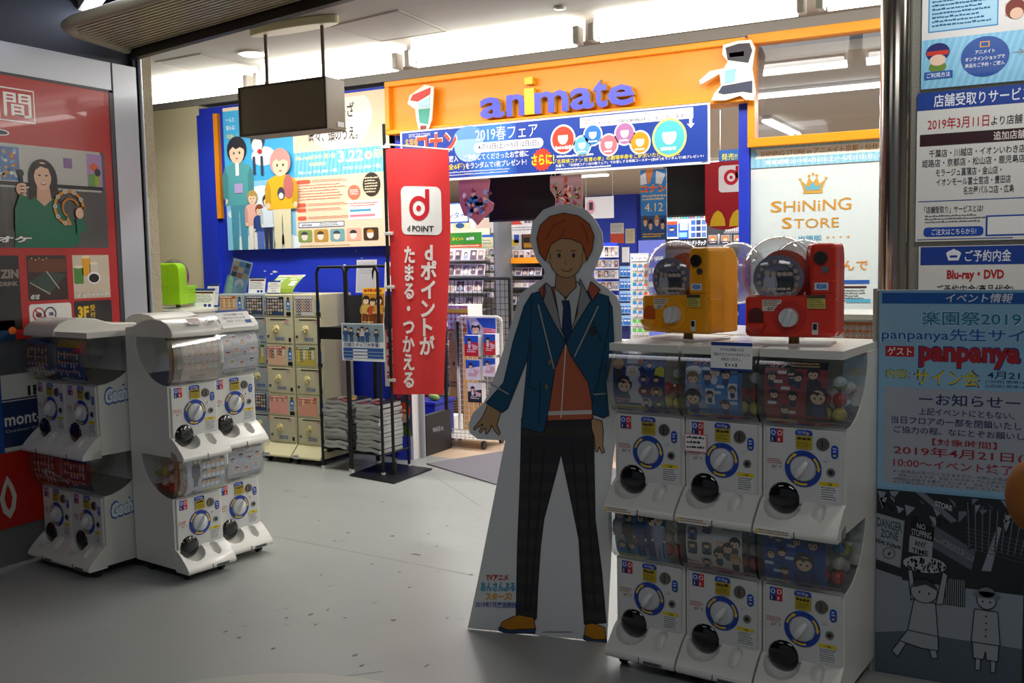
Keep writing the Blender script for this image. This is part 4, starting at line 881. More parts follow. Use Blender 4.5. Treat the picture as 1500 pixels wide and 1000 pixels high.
def labels_front(parent, z0, w, red=True, memo=False):
    """small printed labels stuck on the front panel; y is the panel face"""
    def lab(name, x, z, ww, hh, W, H, bg, fn, extra=0.0):
        P = Print(ww, hh, W, H, bg, 0.0008); fn(P); o = P.build(name, (x-ww/2, -0.011-extra, z0+z-hh/2), parent=parent); return o
    def price(P): P.rect(0, 0, 50, 100, '#2452b0', l=1); P.rect(50, 0, 100, 100, '#c03038', l=1); ringp(P, 25, 30, 12, 18, '#dfe4f0', 2, n=12); ringp(P, 75, 30, 12, 18, '#f0dfe0', 2, n=12); P.rect(0, 60, 50, 100, '#1d3468', l=2); P.text('3', 12, 66, 22, 92, '#f0f0f0', .03, l=3); P.text('0', 62, 66, 76, 92, '#f0f0f0', .03, l=3)
    lab('price_label', -0.092, 0.315, 0.045, 0.048, 100, 100, '#2452b0', price)
    def yel(P): P.lines(8, 8, 92, 40, 1, '#3a3420', .7, l=2); P.lines(10, 48, 90, 92, 3, '#5a5230', .4, l=2)
    if red: lab('yellow_notice', 0.004, 0.300, 0.056, 0.046, 100, 100, '#b8a028', yel, 0.004)
    def blu(P): P.text('コインを', 15, 18, 60, 60, '#e8ecf6', .02, l=2); P.poly([(66, 25), (84, 50), (66, 75)], '#e6c21c', l=2)
    P = Print(0.060, 0.024, 100, 100, '#ffffff', 0.0008); P.v = []; P.f = []; P.c = []; P.rrect(0, 0, 100, 100, 20, '#1d4bb0', l=1); blu(P); P.t = 0; P.build('coin_arrow_label', (-0.028, -0.0115, z0+0.318), parent=parent)
    P = Print(0.024, 0.046, 100, 100, '#ffffff', 0); P.v = []; P.f = []; P.c = []; P.rrect(0, 0, 100, 100, 50, '#1d4bb0', l=1); P.lines(25, 20, 75, 60, 2, '#dfe6f4', .5, l=2); P.rect(30, 70, 70, 82, '#e6c21c', l=2); P.build('coin_mark', (0.094, -0.0115, z0+0.252), parent=parent)
    def rt(P): P.lines(3, 5, 95, 60, 3, '#a04a48', .5, l=2); P.text('各種 ラ', 30, 66, 92, 96, '#332222', .03, l=2)
    lab('red_print_label', -0.098, 0.218, 0.056, 0.036, 100, 100, '#d8d2cc', rt)
    def ca(P): P.rect(0, 0, 100, 20, '#dcc322', l=2); P.text('ご注意', 34, 4, 66, 17, '#403a20', .02, l=3); P.lines(6, 26, 94, 96, 6, '#55565c', .45, l=2)
    lab('caution_label', 0.088, 0.138, 0.062, 0.066, 100, 100, '#d9dad8', ca)
    if memo:
        def me(P): P.rect(0, 0, 100, 100, '#d8808c', l=1); P.rect(4, 5, 96, 95, '#efeae6', l=2); P.lines(10, 12, 88, 92, 3, '#2a2a2c', .45, l=3)
        lab('handwritten_memo', -0.098, 0.262, 0.088, 0.066, 100, 100, '#efeae6', me, 0.006)
LIDM = mat('lid_plastic', '#d9d8ce', 0.3, coat=0.2)
_MC = {}
def shared(key, fn):
    """build once, then reuse the mesh in every machine"""
    if key in _MC:
        s = _MC[key]; o = s.copy(); C.objects.link(o); return o
    o = fn(); _MC[key] = o; return o
def capsule_machine(label, cards, loc, rot, group, w=0.285, D=0.46, arch=False, amber=False, memo=None, tray_label=True, simple=False, logo=None):
    t = thing('capsule_machine', label, 'capsule machine', loc, rot, group)
    def part(key, fn, z=0.0, under=None):
        o = shared(key, fn)
        o.parent = under or t; o.location = (0, 0, 0 if under else z); return o
    part(('base', w, D, arch), lambda: MB().box(-w/2+0.01, w/2-0.01, 0.0, D-0.01, 0.045, 0.056).build('base_plate', DARKP), 0)
    for sx in (-1, 1):
        for yy in (-0.03, D-0.06):
            def cs():
                m = MB(); m.cyl((-0.011, 0, 0.024), (0.011, 0, 0.024), 0.024, 16); m.box(-0.015, 0.015, -0.014, 0.014, 0.024, 0.062); return m.build('caster', DARKP)
            o = shared(('caster',), cs); o.parent = t; o.location = (sx*(w/2-0.045), yy, 0)
    for tier in (0, 1):
        z = 0.055+0.560*tier
        H = 0.560
        def bod(tier=tier):
            bc = back_curve(); ft = 0.588 if tier == 1 else 0.560
            prof = [(D, 0.0), (D, ft), (0.25, ft)]+[(y, zz) for y, zz in reversed(bc) if zz < ft-0.002]+[(0.0, 0.0)]
            prof = prof[::-1]
            return MB().prism(prof, -w/2, w/2).build('body', WHITE)
        part(('body', w, D, tier), bod, z)
        def liner():
            bc = back_curve(); pr = [(y+0.004, zz+0.003) for y, zz in bc]
            return MB().strip(pr, -w/2+0.004, w/2-0.004).build('bin_liner', LINER, smooth=True)
        part(('liner', w), liner, z)
        part(('panel', w), lambda: MB().box(-w/2+0.012, w/2-0.012, -0.010, 0.0, 0.085, 0.345).build('front_panel', WPANEL, bev=0.003), z)
        tr_ = part(('tray', w), lambda: tray_mesh(w-0.002).build('tray', WHITE, smooth=True), z)
        part(('seam', w), lambda: MB().box(-0.001, 0.001, -0.1055, -0.0, -0.010, 0.010).build('tray_seam', DARKP), z, tr_)
        def cov():
            cp = cover_prof(); bc = back_curve()
            m = MB(); m.strip(cp, -w/2+0.001, w/2-0.001)
            side = cp+[(y, zz) for y, zz in bc[1:] if zz < 0.585]+[(0.24, 0.586)]
            for sx in (-w/2+0.001, w/2-0.001): m.add([(sx, y, zz) for y, zz in side], [tuple(range(len(side)))])
            return m.build('clear_cover', CLEAR, smooth=True)
        part(('cover', w), cov, z)
        if amber:
            def am():
                cp = [(y*0.6+0.02, zz) for y, zz in cover_prof()]
                return MB().strip(cp, -w/2+0.004, -w/2+0.05).build('amber_cover_edge', BROWNC, smooth=True)
            part(('amber', w), am, z)
        if not simple:
            P = CardPrint(w, -w/2+0.024, w/2-0.05 if not amber else w/2-0.015, '#ffffff'); P.W = P.H = 100
            if amber: m_ = card_map(w, -w/2+0.05, w/2-0.012); P.q = lambda x, y, l, m_=m_: m_(x/100, min(1, max(0, y/100)), l); P.v = []; P.f = []; P.c = []; card_base(P, '#ffffff', 100, 100)
            cards[tier](P); o = P.build('display_card', (0, 0, z), parent=t, m=PG)
            dr_ = part(('dialring',), lambda: MB().ring((0, -0.0105, 0.208), 0.045, 0.063, 32, 0.002).build('dial_ring', BLUEP), z)
            def arrow():
                P = Print(1, 1, 1, 1, '#ffffff', 0, q=lambda x, y, l: (x, -0.0130-l, y)); P.v = []; P.f = []; P.c = []; a0 = 0.1
                for k in range(5):
                    a, b = a0+k*.14, a0+(k+1)*.14; P._add([(0.050*math.cos(a), .050*math.sin(a)), (.057*math.cos(a), .057*math.sin(a)), (.057*math.cos(b), .057*math.sin(b)), (.050*math.cos(b), .050*math.sin(b))], '#e6c21c', 1)
                P._add([(0.047*math.cos(a0), .047*math.sin(a0)), (.061*math.cos(a0), .061*math.sin(a0)), (.054*math.cos(a0-.25), .054*math.sin(a0-.25))], '#e6c21c', 1)
                return P.build('dial_arrow', m=PM)
            for k3 in range(3):
                o = part(('arrow',), arrow, z, dr_); o.location = (0, 0, 0.208); o.rotation_euler = (0, k3*2*PI/3, 0)
            def knob():
                m = MB(); m.cyl((0, -0.010, 0.208), (0, -0.022, 0.208), 0.043, 28, 0.040); m.cyl((0, -0.022, 0.208), (0, -0.024, 0.208), 0.040, 28, 0.034)
                return m.build('dial', KNOB, smooth=True)
            dl_ = part(('dial',), knob, z)
            def grip():
                m = MB(); n = 9
                prof = [(-0.012, 0), (-0.009, 0.016), (0.009, 0.016), (0.012, 0)]
                for j in range(2): pass
                vs = []; fs = []
                for k in range(n):
                    s_ = -1+2*k/(n-1); wd = 0.016-0.006*abs(s_); ht = 0.022*(1-0.55*s_*s_)
                    for a, b in ((-1, 0), (-.6, 1), (.6, 1), (1, 0)): vs.append((a*wd, -0.024-ht*b, s_*0.035))
                for k in range(n-1):
                    for j in range(3): fs.append((k*4+j, k*4+j+1, (k+1)*4+j+1, (k+1)*4+j))
                fs += [(0, 1, 2, 3), tuple(reversed(range(4*n-4, 4*n)))]
                m.add([(x*math.cos(.6)+zz*math.sin(.6), y, 0.208-x*math.sin(.6)+zz*math.cos(.6)) for x, y, zz in vs], fs)
                return m.build('dial_grip', mat('grip_white', '#dfe0df', 0.3), smooth=True)
            part(('grip',), grip, z, dl_)
            def coin():
                m = MB(); m.cyl((0.066, -0.010, 0.298), (0.066, -0.017, 0.298), 0.0225, 22, 0.020); return m.build('coin_slot', mat('coin_metal', '#77706a', 0.3, 0.8), smooth=True)
            cn_ = part(('coin',), coin, z)
            part(('coinslit',), lambda: MB().box(0.0645, 0.0675, -0.0180, -0.016, 0.283, 0.313).build('coin_slit', DARKP), z, cn_)
            lk_ = part(('lock',), lambda: MB().cyl((0.094, -0.010, 0.205), (0.094, -0.014, 0.205), 0.014, 18).build('key_lock', STEEL, smooth=True), z)
            part(('lockhole',), lambda: MB().cyl((0.094, -0.014, 0.205), (0.094, -0.0148, 0.205), 0.007, 12).build('key_hole', DARKP), z, lk_)
            part(('retb',), lambda: MB().cyl((0.078, -0.010, 0.248), (0.078, -0.016, 0.248), 0.006, 12).build('return_button', WPANEL, smooth=True), z)
            def door():
                m = MB(); m.ball((-0.066, -0.006, 0.100), 0.056, 9, 24, (1, 0.36, 1)); return m.build('outlet_door', DOORM, smooth=True)
            part(('door',), door, z)
            labels_front(t, z, w, True, memo == tier)
        if tier == 1 and not simple and tray_label is not None and memo is not None:
            P = Print(0.12, 0.022, 100, 100, '#e3dfce', 0.0008); P.rect(0, 10, 5, 90, '#dcc322', l=1); P.lines(8, 15, 96, 85, 2, '#8a5a50', .5, l=2); P.build('tray_sticker', (-w/2+0.012, -0.1066, z-0.012), parent=t)
        if tier == 0 and not simple:
            P = Print(0.075, 0.016, 100, 100, '#6c7076', 0.0008); P.lines(4, 20, 96, 90, 1, '#3a3d42', .6, l=1); P.build('serial_label', (0.02, -0.1066, z-0.011), parent=t)
    zt = 0.055+0.560
    if arch:
        def lid():
            prof = [(-0.055, 0.588), (-0.058, 0.60), (-0.05, 0.628), (-0.02, 0.655), (0.03, 0.672), (0.10, 0.678), (0.18, 0.668), (0.27, 0.638), (D, 0.632), (D, 0.585), (0.25, 0.585)]
            return MB().prism(prof, -w/2, w/2).build('lid', LIDM, smooth=True, bev=0.004)
        part(('archlid', w, D), lid, zt-0.0)
    else:
        def lid():
            m = MB(); m.box(-w/2+0.002, w/2-0.002, -0.045, D, 0.588, 0.616)
            for xx, yy in ((-.1, .05), (.02, .1), (.1, .03), (.05, .3), (-.08, .36)): m.cyl((xx, yy, .616), (xx, yy, .6166), .003, 8)
            return m.build('lid', LIDM, bev=0.006)
        part(('flatlid', w, D), lid, zt-0.0)
    if logo:
        for zz in (0.20, 0.78):
            P = Print(0.17, 0.12, 300, 120, '#ffffff', 0); P.v = []; P.f = []; P.c = []
            P.text('Gacha', 8, 8, 292, 100, '#1f5aa8', .14, l=1, shear=10, slope=-14); P.text('Gacha', 16, 16, 284, 92, '#9fc4ea', .05, l=2, shear=10, slope=-14); P.text('Gacha', 18, 18, 282, 90, '#e9eef6', .03, l=3, shear=10, slope=-14)
            P.build('side_logo', (w/2+0.0015, 0.02, zz+0.06), (0, 0, PI/2), parent=t)
    return t
CAPC = ['#c33a34', '#2f7fa8', '#cfc04a', '#7aa83a', '#e6e2d6', '#d8782c']
capm = [mat('capsule_'+c.strip('#'), c, 0.22) for c in CAPC]
_cap = {}
def capsules(mach, tier, n, group, label, side=1):
    """loose capsules lying in the bin behind the card: two half shells each"""
    z0 = 0.055+0.560*tier; M = mach.matrix_basis
    M = Matrix.Translation(mach.location) @ Matrix.Rotation(mach.rotation_euler.z, 4, 'Z')
    r = 0.024; pts = []
    slots = []
    for row, (yy, zz, xs) in enumerate(((0.035, 0.395, 5), (0.090, 0.420, 5), (0.035, 0.446, 5), (0.145, 0.470, 5), (0.090, 0.476, 5), (0.035, 0.500, 5))):
        for k in range(xs): slots.append((side*(0.108-k*0.052), yy+0.0, zz))
    slots.sort(key=lambda s: (-side*s[0], s[2]))
    for k, (x, y, z) in enumerate(slots[:n]):
        ci = (k*5+tier*2) % len(capm)
        q = M @ Vector((x, y, z0+z))
        if ci not in _cap:
            o = thing('capsule', label, 'capsule', q, 0, group)
            MB().ball((0, 0, 0), r, 5, 14, (1, 1, 1), PI/2, PI).build('lower_shell', capm[ci], o, smooth=True)
            MB().ball((0, 0, 0), r*1.02, 5, 14, (1, 1, 1), 0, PI/2).build('upper_shell', mat('capsule_white', '#dcdcd6', 0.2) if ci % 2 else capm[ci], o, smooth=True)
            _cap[ci] = o
        else: o = copy_tree(_cap[ci]); tag(o, label, 'capsule', group); o.location = q
        o.rotation_euler = (random.uniform(-1, 1), random.uniform(-1, 1), random.uniform(0, 3))
# right group: three machines side by side and their backs-to-back neighbours
RA = R(-6.0); ux_, uy_ = math.cos(RA), math.sin(RA)
bx, by = -1.412+0.0, 3.322+0.105
RM = []
GR = 'three two-tier capsule machines right of the standee'
specs = [('white two-tier capsule machine beside the standee, navy card on top', (card_d, card_a), -1),
         ('white two-tier capsule machine in the middle of three, pale blue card on top', (card_e, card_b), 1),
         ('white two-tier capsule machine beside the manga poster, red card on top', (card_f, card_c), -1)]
for k, (lb, cd, memo) in enumerate(specs):
    dd = 0.1435+0.291*k
    m = capsule_machine(lb, cd, (bx+ux_*dd, by+uy_*dd, 0), RA, GR, memo=memo if k == 1 else -1)
    RM.append(m); names = ('machine beside the standee', 'middle machine of three', 'machine beside the manga poster')[k]
    for tier in (0, 1): capsules(m, tier, 9, 'capsules in the %s, %s' % (names, ('lower case', 'upper case')[tier]), 'plastic capsule in the %s case of the white %s' % (('lower', 'upper')[tier], names))
    if k < 2: bk = capsule_machine('capsule machine back to back behind the %s, only its lid showing' % names, cd, (bx+ux_*dd-uy_*0.955, by+uy_*dd+ux_*0.955, 0), RA+PI, 'capsule machines turned to the shop', simple=True)
# left group facing right
LA = R(90-8)
GL = 'arched two-tier capsule machines in the left cluster'
lx, ly = -3.585-0.105, 3.345
l1 = capsule_machine('arched white capsule machine nearest us in the left cluster, brown card on top', (card_mono, card_badges('#b39c8a')), (lx+0.0-0.01, ly+0.143, 0), LA, GL, w=0.285, D=0.335, arch=True, amber=True)
l2 = capsule_machine('arched white capsule machine with notice taped on its lid, left cluster', (card_round, card_round), (lx-0.04-0.01, ly+0.143+0.315, 0), LA, GL, w=0.285, D=0.335, arch=True, amber=True)
capsules(l1, 0, 14, 'capsules in the nearest arched machine', 'coloured plastic capsule in the lower case of the arched machine nearest us', side=-1)
for tr in (0, 1): capsules(l2, tr, 6, 'capsules in the second arched machine, tier %d' % 0 if tr == 0 else 'capsules in the second arched machine, top case', 'plastic capsule in the %s case of the arched machine with the lid notice' % (('lower', 'upper')[tr]), side=-1)
for k, (mm, nm) in enumerate(((l1, 'nearest'), (l2, 'second'))):
    dx, dy = math.sin(LA), -math.cos(LA)
    # neighbours back to back behind them, towards the wall
    if k == 1: capsule_machine('white arched capsule machine behind the left cluster, only its top showing', (card_round, card_round), (mm.location.x-0.72*dx, mm.location.y-0.72*dy+0.02, 0), LA+PI, 'arched capsule machines turned to the wall', w=0.285, D=0.30, arch=True, simple=True)
# pair facing us beside the advertising wall
GA = R(-7)
g1 = capsule_machine('white arched two-tier capsule machine touching the advertising wall, red card', (card_redn, card_redn), (-4.515, 3.30, 0), GA, 'pair of capsule machines beside the advertising wall', arch=True, memo=None, D=0.42)
g2 = capsule_machine('white capsule machine with blue side logos beside the advertising wall', (card_navy, card_navy), (-4.232, 3.265, 0), GA, 'pair of capsule machines beside the advertising wall', arch=False, logo=True, D=0.42)
# paper notices on the machine tops
def notice(name, label, q0, q1, loc, rot, seed=0, head='#1e3f8a', bg='#f0f0ec', tilt=-0.15, W=100, H=100, body=None):
    P = Print(q0, q1, W, H, bg, 0.002); P.rect(0, 0, W, H*.12, head, l=1)
    if body: body(P)
    else: P.lines(8, H*.2, W-8, H*.9, 6, '#5a3f44', .4, l=2)
    return P.build(name, loc, (tilt, 0, rot), label=label, cat='notice')
def jam(P): P.rect(0, 92, 100, 100, '#1e3f8a', l=1); P.text('カプセルが詰まったら', 22, 20, 80, 31, '#3a3a3e', .01, l=2); P.text('下記のアルファベットをスタッフに', 6, 37, 96, 48, '#3a3a3e', .01, l=2); P.text('お伝えください。', 26, 54, 74, 65, '#3a3a3e', .01, l=2); P.text('【H】', 36, 74, 64, 85, '#3a3a3e', .01, l=2)
q = onY(1031, 519, 3.24)
notice('paper_notice', 'white paper notice with blue border about jammed capsules, on the middle machine front', 0.150, 0.098, (q[0], 3.318, 1.152), RA, tilt=-0.06, body=jam)
def lidn(P): P.text('カプセルが詰まったら', 20, 20, 82, 33, '#44444a', .01, l=2); P.text('下記のアルファベットを', 10, 40, 84, 52, '#44444a', .01, l=2); P.text('お伝えください。', 20, 58, 74, 70, '#44444a', .01, l=2); P.rect(78, 60, 98, 78, '#1e3f8a', l=2)
# lid notices on the arched machines
def notice_on(mach, lz, ly_, w, h, fn, label, tilt):
    M = Matrix.Translation(mach.location) @ Matrix.Rotation(mach.rotation_euler.z, 4, 'Z')
    q = M @ Vector((-w/2+0.01, ly_, lz))
    return notice('paper_notice', label, w, h, q, mach.rotation_euler.z, tilt=tilt, body=fn)
notice_on(l2, 1.225, -0.062, 0.20, 0.11, lidn, 'white notice with blue header taped over the curved lid of the second arched machine', -0.62)
P = Print(0.075, 0.05, 100, 100, '#e4dcd4', 0.001); P.lines(5, 5, 95, 60, 3, '#a04a48', .5, l=1); P.text('各種 ラ', 20, 66, 80, 95, '#332222', .03, l=2)
P.build('price_sticker', (-0.03, -0.050, 1.262), (-1.0, 0, 0), parent=l1)
P = Print(0.05, 0.035, 100, 100, '#d8d6cc', 0.0005); P.v = []; P.f = []; P.c = []; P.text('Gash', 0, 10, 100, 90, '#3a3c44', .03, l=1); P.t = 0; P.build('lid_lettering', (0.07, -0.052, 1.262), (-1.0, 0, 0), parent=l1)

# ------------------------------------------------------------------ table-top capsule machines with clear globes
def globe_machine(label, col, side, loc, rot, group=None, rear=True, s=1.0, gy=0.0, rx=0.085):
    t = thing('globe_capsule_machine', label, 'capsule machine', loc, rot, group); t.scale = (s, s, s)
    m = mat('globe_body_'+col.strip('#'), col, 0.3, coat=0.3); m2 = mat('globe_back_'+side.strip('#'), side, 0.35)
    b = MB(); b.box(-0.165, 0.165, -0.10, 0.10, 0.0, 0.155); b.build('body', m, t, bev=0.018)
    b = MB(); b.box(0.072, 0.165, -0.105, 0.06, 0.13, 0.345); b.build('coin_column', m, t, bev=0.016)
    pr = [(0.0, 0.0), (0.115, 0.0), (0.115, 0.22)]+[(0.058+0.057*math.cos(a), 0.27+0.075*math.sin(a)) for a in [k*PI/8 for k in range(0, 9)]]+[(0.0, 0.22)]
    MB().prism(pr, 0.04, 0.166).build('rear_arch', m2, t, bev=0.008)
    MB().ball((-0.055, -0.005+gy, 0.236), 0.142, 16, 30, (1, 0.82, 1)).build('globe', CLEAR, t, smooth=True)
    if rear: MB().ball((rx, 0.235, 0.235), 0.132, 14, 26, (1, 0.85, 1)).build('rear_globe', clear('rear_globe_plastic', '#e9ecee', 0.2, 0.1, 0.18), t, smooth=True)
    b = MB(); b.cyl((-0.05, 0.055+gy, 0.225), (-0.05, 0.075+gy, 0.225), 0.10, 28); b.build('globe_back_panel', mat('globe_back_red', '#b8354a' if col != '#f0a012' else '#d8562c', 0.5), t, smooth=True)
    P = Print(1, 1, 100, 100, '#ffffff', 0, q=lambda x, y, l: (-0.05+(x-50)/100*0.19, -0.066+gy-l*.6+0.02*((x-50)/50)**2, 0.218-(y-50)/100*0.175))
    P.oval(50, 50, 50, 50, '#9093a8', 32, l=0)
    for k in range(12):
        a = PI*(0.78+k*0.135) ; P.oval(50+38*math.cos(a), 50+36*math.sin(a), 6, 6, '#7a7690', 12, l=2); P.oval(50+38*math.cos(a), 50+36*math.sin(a), 4.5, 5, '#cdb4a4', 10, l=3)
    for x, hcol in ((30, '#c9b88a'), (42, '#8a88a0'), (54, '#2a2830'), (64, '#3a3038'), (74, '#22222a')): P.oval(x, 62, 8, 20, '#22242f' if x > 45 else '#c8ccd8', 14, l=4); P.oval(x, 40, 5.5, 6, '#d8bca8', 10, l=5); P.oval(x, 38, 6.5, 6, hcol, 10, l=6, a0=PI, a1=2*PI)
    P.rect(28, 68, 90, 78, '#c98a3a', l=7); P.lines(30, 69, 88, 77, 1, '#f4e8c8', .7, l=8); P.rect(44, 80, 76, 94, '#e6e6e2', l=8); P.text('¥200円', 48, 82, 72, 92, '#2a2a30', .03, l=9)
    P.build('display_card', parent=t, m=PG)
    MB().ring((-0.0, -0.101, 0.075), 0.036, 0.060, 30, 0.003).build('knob_surround', mat('surround_'+col.strip('#'), side, 0.4), t)
    b = MB(); b.cyl((0, -0.10, 0.075), (0, -0.13, 0.075), 0.036, 26, 0.033); b.build('knob', mat('knob_light_grey', '#cfd2d4', 0.35), t, smooth=True)
    b = MB(); b.box(-0.011, 0.011, -0.148, -0.128, -0.034, 0.034); o = b.build('knob_grip', mat('knob_light_grey', '#cfd2d4', 0.35), t, bev=0.006, loc=(0, 0, 0.075)); o.rotation_euler = (0, R(20), 0)
    MB().cyl((0.112, -0.105, 0.292), (0.112, -0.116, 0.292), 0.024, 22).build('coin_slot', mat('dark_coin_metal', '#4a4640', 0.3, 0.8), t, smooth=True)
    MB().box(0.1105, 0.1135, -0.1175, -0.115, 0.276, 0.308).build('coin_slit', DARKP, t)
    MB().cyl((0.128, -0.105, 0.250), (0.128, -0.111, 0.250), 0.013, 16).build('key_lock', STEEL, t, smooth=True)
    MB().box(0.08, 0.160, -0.112, -0.104, 0.165, 0.212).build('price_frame', m, t, bev=0.004)
    P = Print(0.048, 0.026, 100, 100, '#cfe4f0', 0.001); P.text('¥200', 12, 15, 88, 85, '#2a6ac0', .05, l=1); P.build('price_label', (0.092, -0.1135, 0.176), parent=t)
    P = Print(0.064, 0.05, 100, 100, '#c9bb5a', 0.0008); P.rect(0, 0, 100, 26, '#4a4430', l=1); P.lines(6, 32, 94, 96, 4, '#6b6438', .5, l=1); P.build('yellow_notice', (0.066, -0.1075, 0.108), parent=t)
    P = Print(0.07, 0.042, 100, 100, '#ddd0c0', 0.0008); P.lines(6, 6, 94, 60, 3, '#6b3a34', .5, l=1); P.text('各種 ラ', 25, 66, 92, 94, '#332222', .03, l=2); P.build('white_notice', (-0.098, -0.1035, 0.098), parent=t)
    b = MB(); b.ball((-0.122, -0.098, 0.052), 0.040, 8, 18, (1, 1, 1), PI/2, PI); b.cyl((-0.122, -0.098, 0.050), (-0.122, -0.098, 0.054), 0.040, 20)
    b.build('outlet_bowl', m, t, smooth=True)
    b = MB(); b.plate([(-0.15, 0.052), (-0.094, 0.052), (-0.094, 0.09)]+[(-0.122+0.028*math.cos(a), 0.09+0.02*math.sin(a)) for a in [k*PI/6 for k in range(1, 6)]]+[(-0.15, 0.09)], -0.1025, -0.099)
    b.build('outlet_opening', mat('outlet_dark_'+side.strip('#'), '#5a1410' if col != '#f0a012' else '#c4570f', 0.5), t)
    MB().box(0.082, 0.104, -0.104, -0.1, 0.012, 0.056).build('coin_return', WPANEL, t, bev=0.003); MB().box(0.086, 0.100, -0.106, -0.103, 0.030, 0.052).build('coin_return_hole', DARKP, t)
    MB().cyl((0, 0, -0.028), (0, 0, 0.004), 0.02, 14).build('mounting_post', mat('brass_post', '#9a8348', 0.4, 0.7), t, smooth=True)
    MB().box(-0.14, 0.14, -0.07, 0.10, -0.036, -0.026).build('mounting_plate', LIDM, t, bev=0.003)
    return t
TOPZ = 1.231+0.030
q = onY(1003, 495, 3.66)
gy_ = globe_machine('bright yellow capsule machine with clear globes on top of the white machines', '#f0a012', '#f2a21e', (-1.185, 3.62, TOPZ), R(-16), s=0.93)
gr_ = globe_machine('red capsule machine with clear globe on top of the white machines', '#d8301a', '#c22a20', (-0.765, 3.53, TOPZ), R(2), s=0.94, rx=-0.01)
for mach, nm in ((gy_, 'yellow'), (gr_, 'red')):
    M = Matrix.Translation(mach.location) @ Matrix.Rotation(mach.rotation_euler.z, 4, 'Z')
    for k, (xx, yy) in enumerate(((-0.10, 0.0), (-0.05, 0.02), (0.0, 0.0))):
        o = copy_tree(_cap[(k*2+1) % 6] if (k*2+1) % 6 in _cap else list(_cap.values())[0]); tag(o, 'plastic capsule lying in the globe of the %s machine' % nm, 'capsule', 'capsules in the %s globe' % nm); o.location = M @ Vector((xx, yy, 0.185 if False else 0.18)); o.rotation_euler = (0.3*k, 0.2, k)

# ------------------------------------------------------------------ cream three-tier card machines in front of the blue wall
def card_machine(label, x, y, w, cards, col=CREAM, group='cream and grey card machines in a row', D=0.36, bh=0.42):
    t = thing('card_vending_machine', label, 'vending machine', (x, y, 0), 0, group)
    DM = mat('cream_dial', '#d9cc94', 0.35)
    MB().box(0.004, w-0.004, 0.0, D, 0.09, 1.315).build('cabinet', col, t, bev=0.005)
    b = MB(); b.prism([(-0.09, 0.045), (-0.09, 0.06), (-0.02, 0.125), (0.0, 0.14), (D, 0.14), (D, 0.045)], 0.004, w-0.004); b.build('toe_cover', CREAMT, t, bev=0.004)
    for sx in (0.04, w-0.04):
        for yy in (-0.05, D-0.05): MB().cyl((sx-0.01, yy, 0.024), (sx+0.01, yy, 0.024), 0.024, 12).build('caster', DARKP, t)
    for k in range(3):
        z = 0.145+0.39*k
        MB().box(0.012, w-0.012, -0.008, 0.0, z+0.005, z+0.205).build('lower_door', col, t, bev=0.003)
        MB().box(0.06, w-0.06, -0.0095, -0.008, z+0.188, z+0.196).build('door_slot', DARKP, t)
        MB().box(0.012, w-0.012, -0.006, 0.0, z+0.212, z+0.385).build('upper_frame', col, t, bev=0.003)
        P = Print(w*0.64, 0.145, 100, 100, '#d8d6c8', 0.001); cards[k](P); P.build('display_card', (0.022, -0.0085, z+0.226), parent=t, m=PG)
        b = MB(); b.cyl((w*0.42, -0.008, z+0.118), (w*0.42, -0.018, z+0.118), 0.030, 18, 0.027); b.build('dial_plate', DM, t, smooth=True)
        b = MB()
        for a in (0.4, 1.97): b.cyl((w*0.42-0.024*math.cos(a), -0.026, z+0.118-0.024*math.sin(a)), (w*0.42+0.024*math.cos(a), -0.026, z+0.118+0.024*math.sin(a)), 0.0085, 8)
        b.build('dial_grip', DM, t, smooth=True)
        P = Print(0.038, 0.075, 100, 100, '#2a72c4', 0.001); P.poly([(25, 20), (60, 20), (60, 10), (85, 35), (60, 60), (60, 45), (25, 45)], '#e6eef8', l=1); P.lines(12, 65, 88, 92, 2, '#e6eef8', .5, l=1)
        P.build('blue_label', (w-0.058, -0.0075, z+0.265), parent=t)
        MB().cyl((w-0.036, -0.006, z+0.355), (w-0.036, -0.012, z+0.355), 0.012, 14).build('coin_slot', STEEL, t, smooth=True)
        MB().box(w-0.06, w-0.016, -0.0085, -0.006, z+0.222, z+0.252).build('coin_return', DARKP, t)
        P = Print(0.05, 0.034, 100, 100, '#e2c8c0', 0.001); P.lines(8, 10, 92, 90, 3, '#a04a48', .5, l=1); P.build('red_print_label', (w-0.085, -0.0095, z+0.160), parent=t)
        P = Print(0.09, 0.028, 100, 100, '#cfcaa9', 0.0005)
        P.v = []; P.f = []; P.c = []
        for i in range(5):
            for j in range(2): P.rect(i*20+2, j*50+6, i*20+16, j*50+40, '#3a68b4', l=1)
        P.t = 0; P.build('blue_marks', (w*0.38, -0.0092, z+0.028), parent=t)
        MB().cyl((0.035, -0.008, z+0.06), (0.035, -0.012, z+0.06), 0.011, 14).build('key_lock', STEEL, t, smooth=True)
        MB().box(w-0.045, w-0.022, -0.0095, -0.008, z+0.02, z+0.05).build('inspection_window', DARKP, t)
    P = Print(0.06, 0.03, 100, 100, '#f0f0ee', 0.0006); P.text('Carddas', 8, 25, 92, 75, '#333333', .0, l=1) if False else P.lines(8, 20, 92, 80, 2, '#555555', .5, l=1)
    P.build('maker_label', (0.02, -0.0915, 0.045), parent=t)
    return t
def cc(bg, pal, n=26, banner=None):
    def f(P):
        P.rect(0, 0, 100, 100, bg, l=1)
        for i in range(n):
            x, y = 12+(i % 6)*15, 22+(i//6)*17; P.oval(x, y, 8, 9, pal[i % len(pal)], 10, l=2+i % 3); P.oval(x, y-1, 4, 5, '#e9cdb0', 8, l=5)
        P.rect(0, 0, 100, 12, banner or pal[0], l=6); P.lines(6, 2, 94, 11, 1, '#ffffff', .7, l=7)
    return f
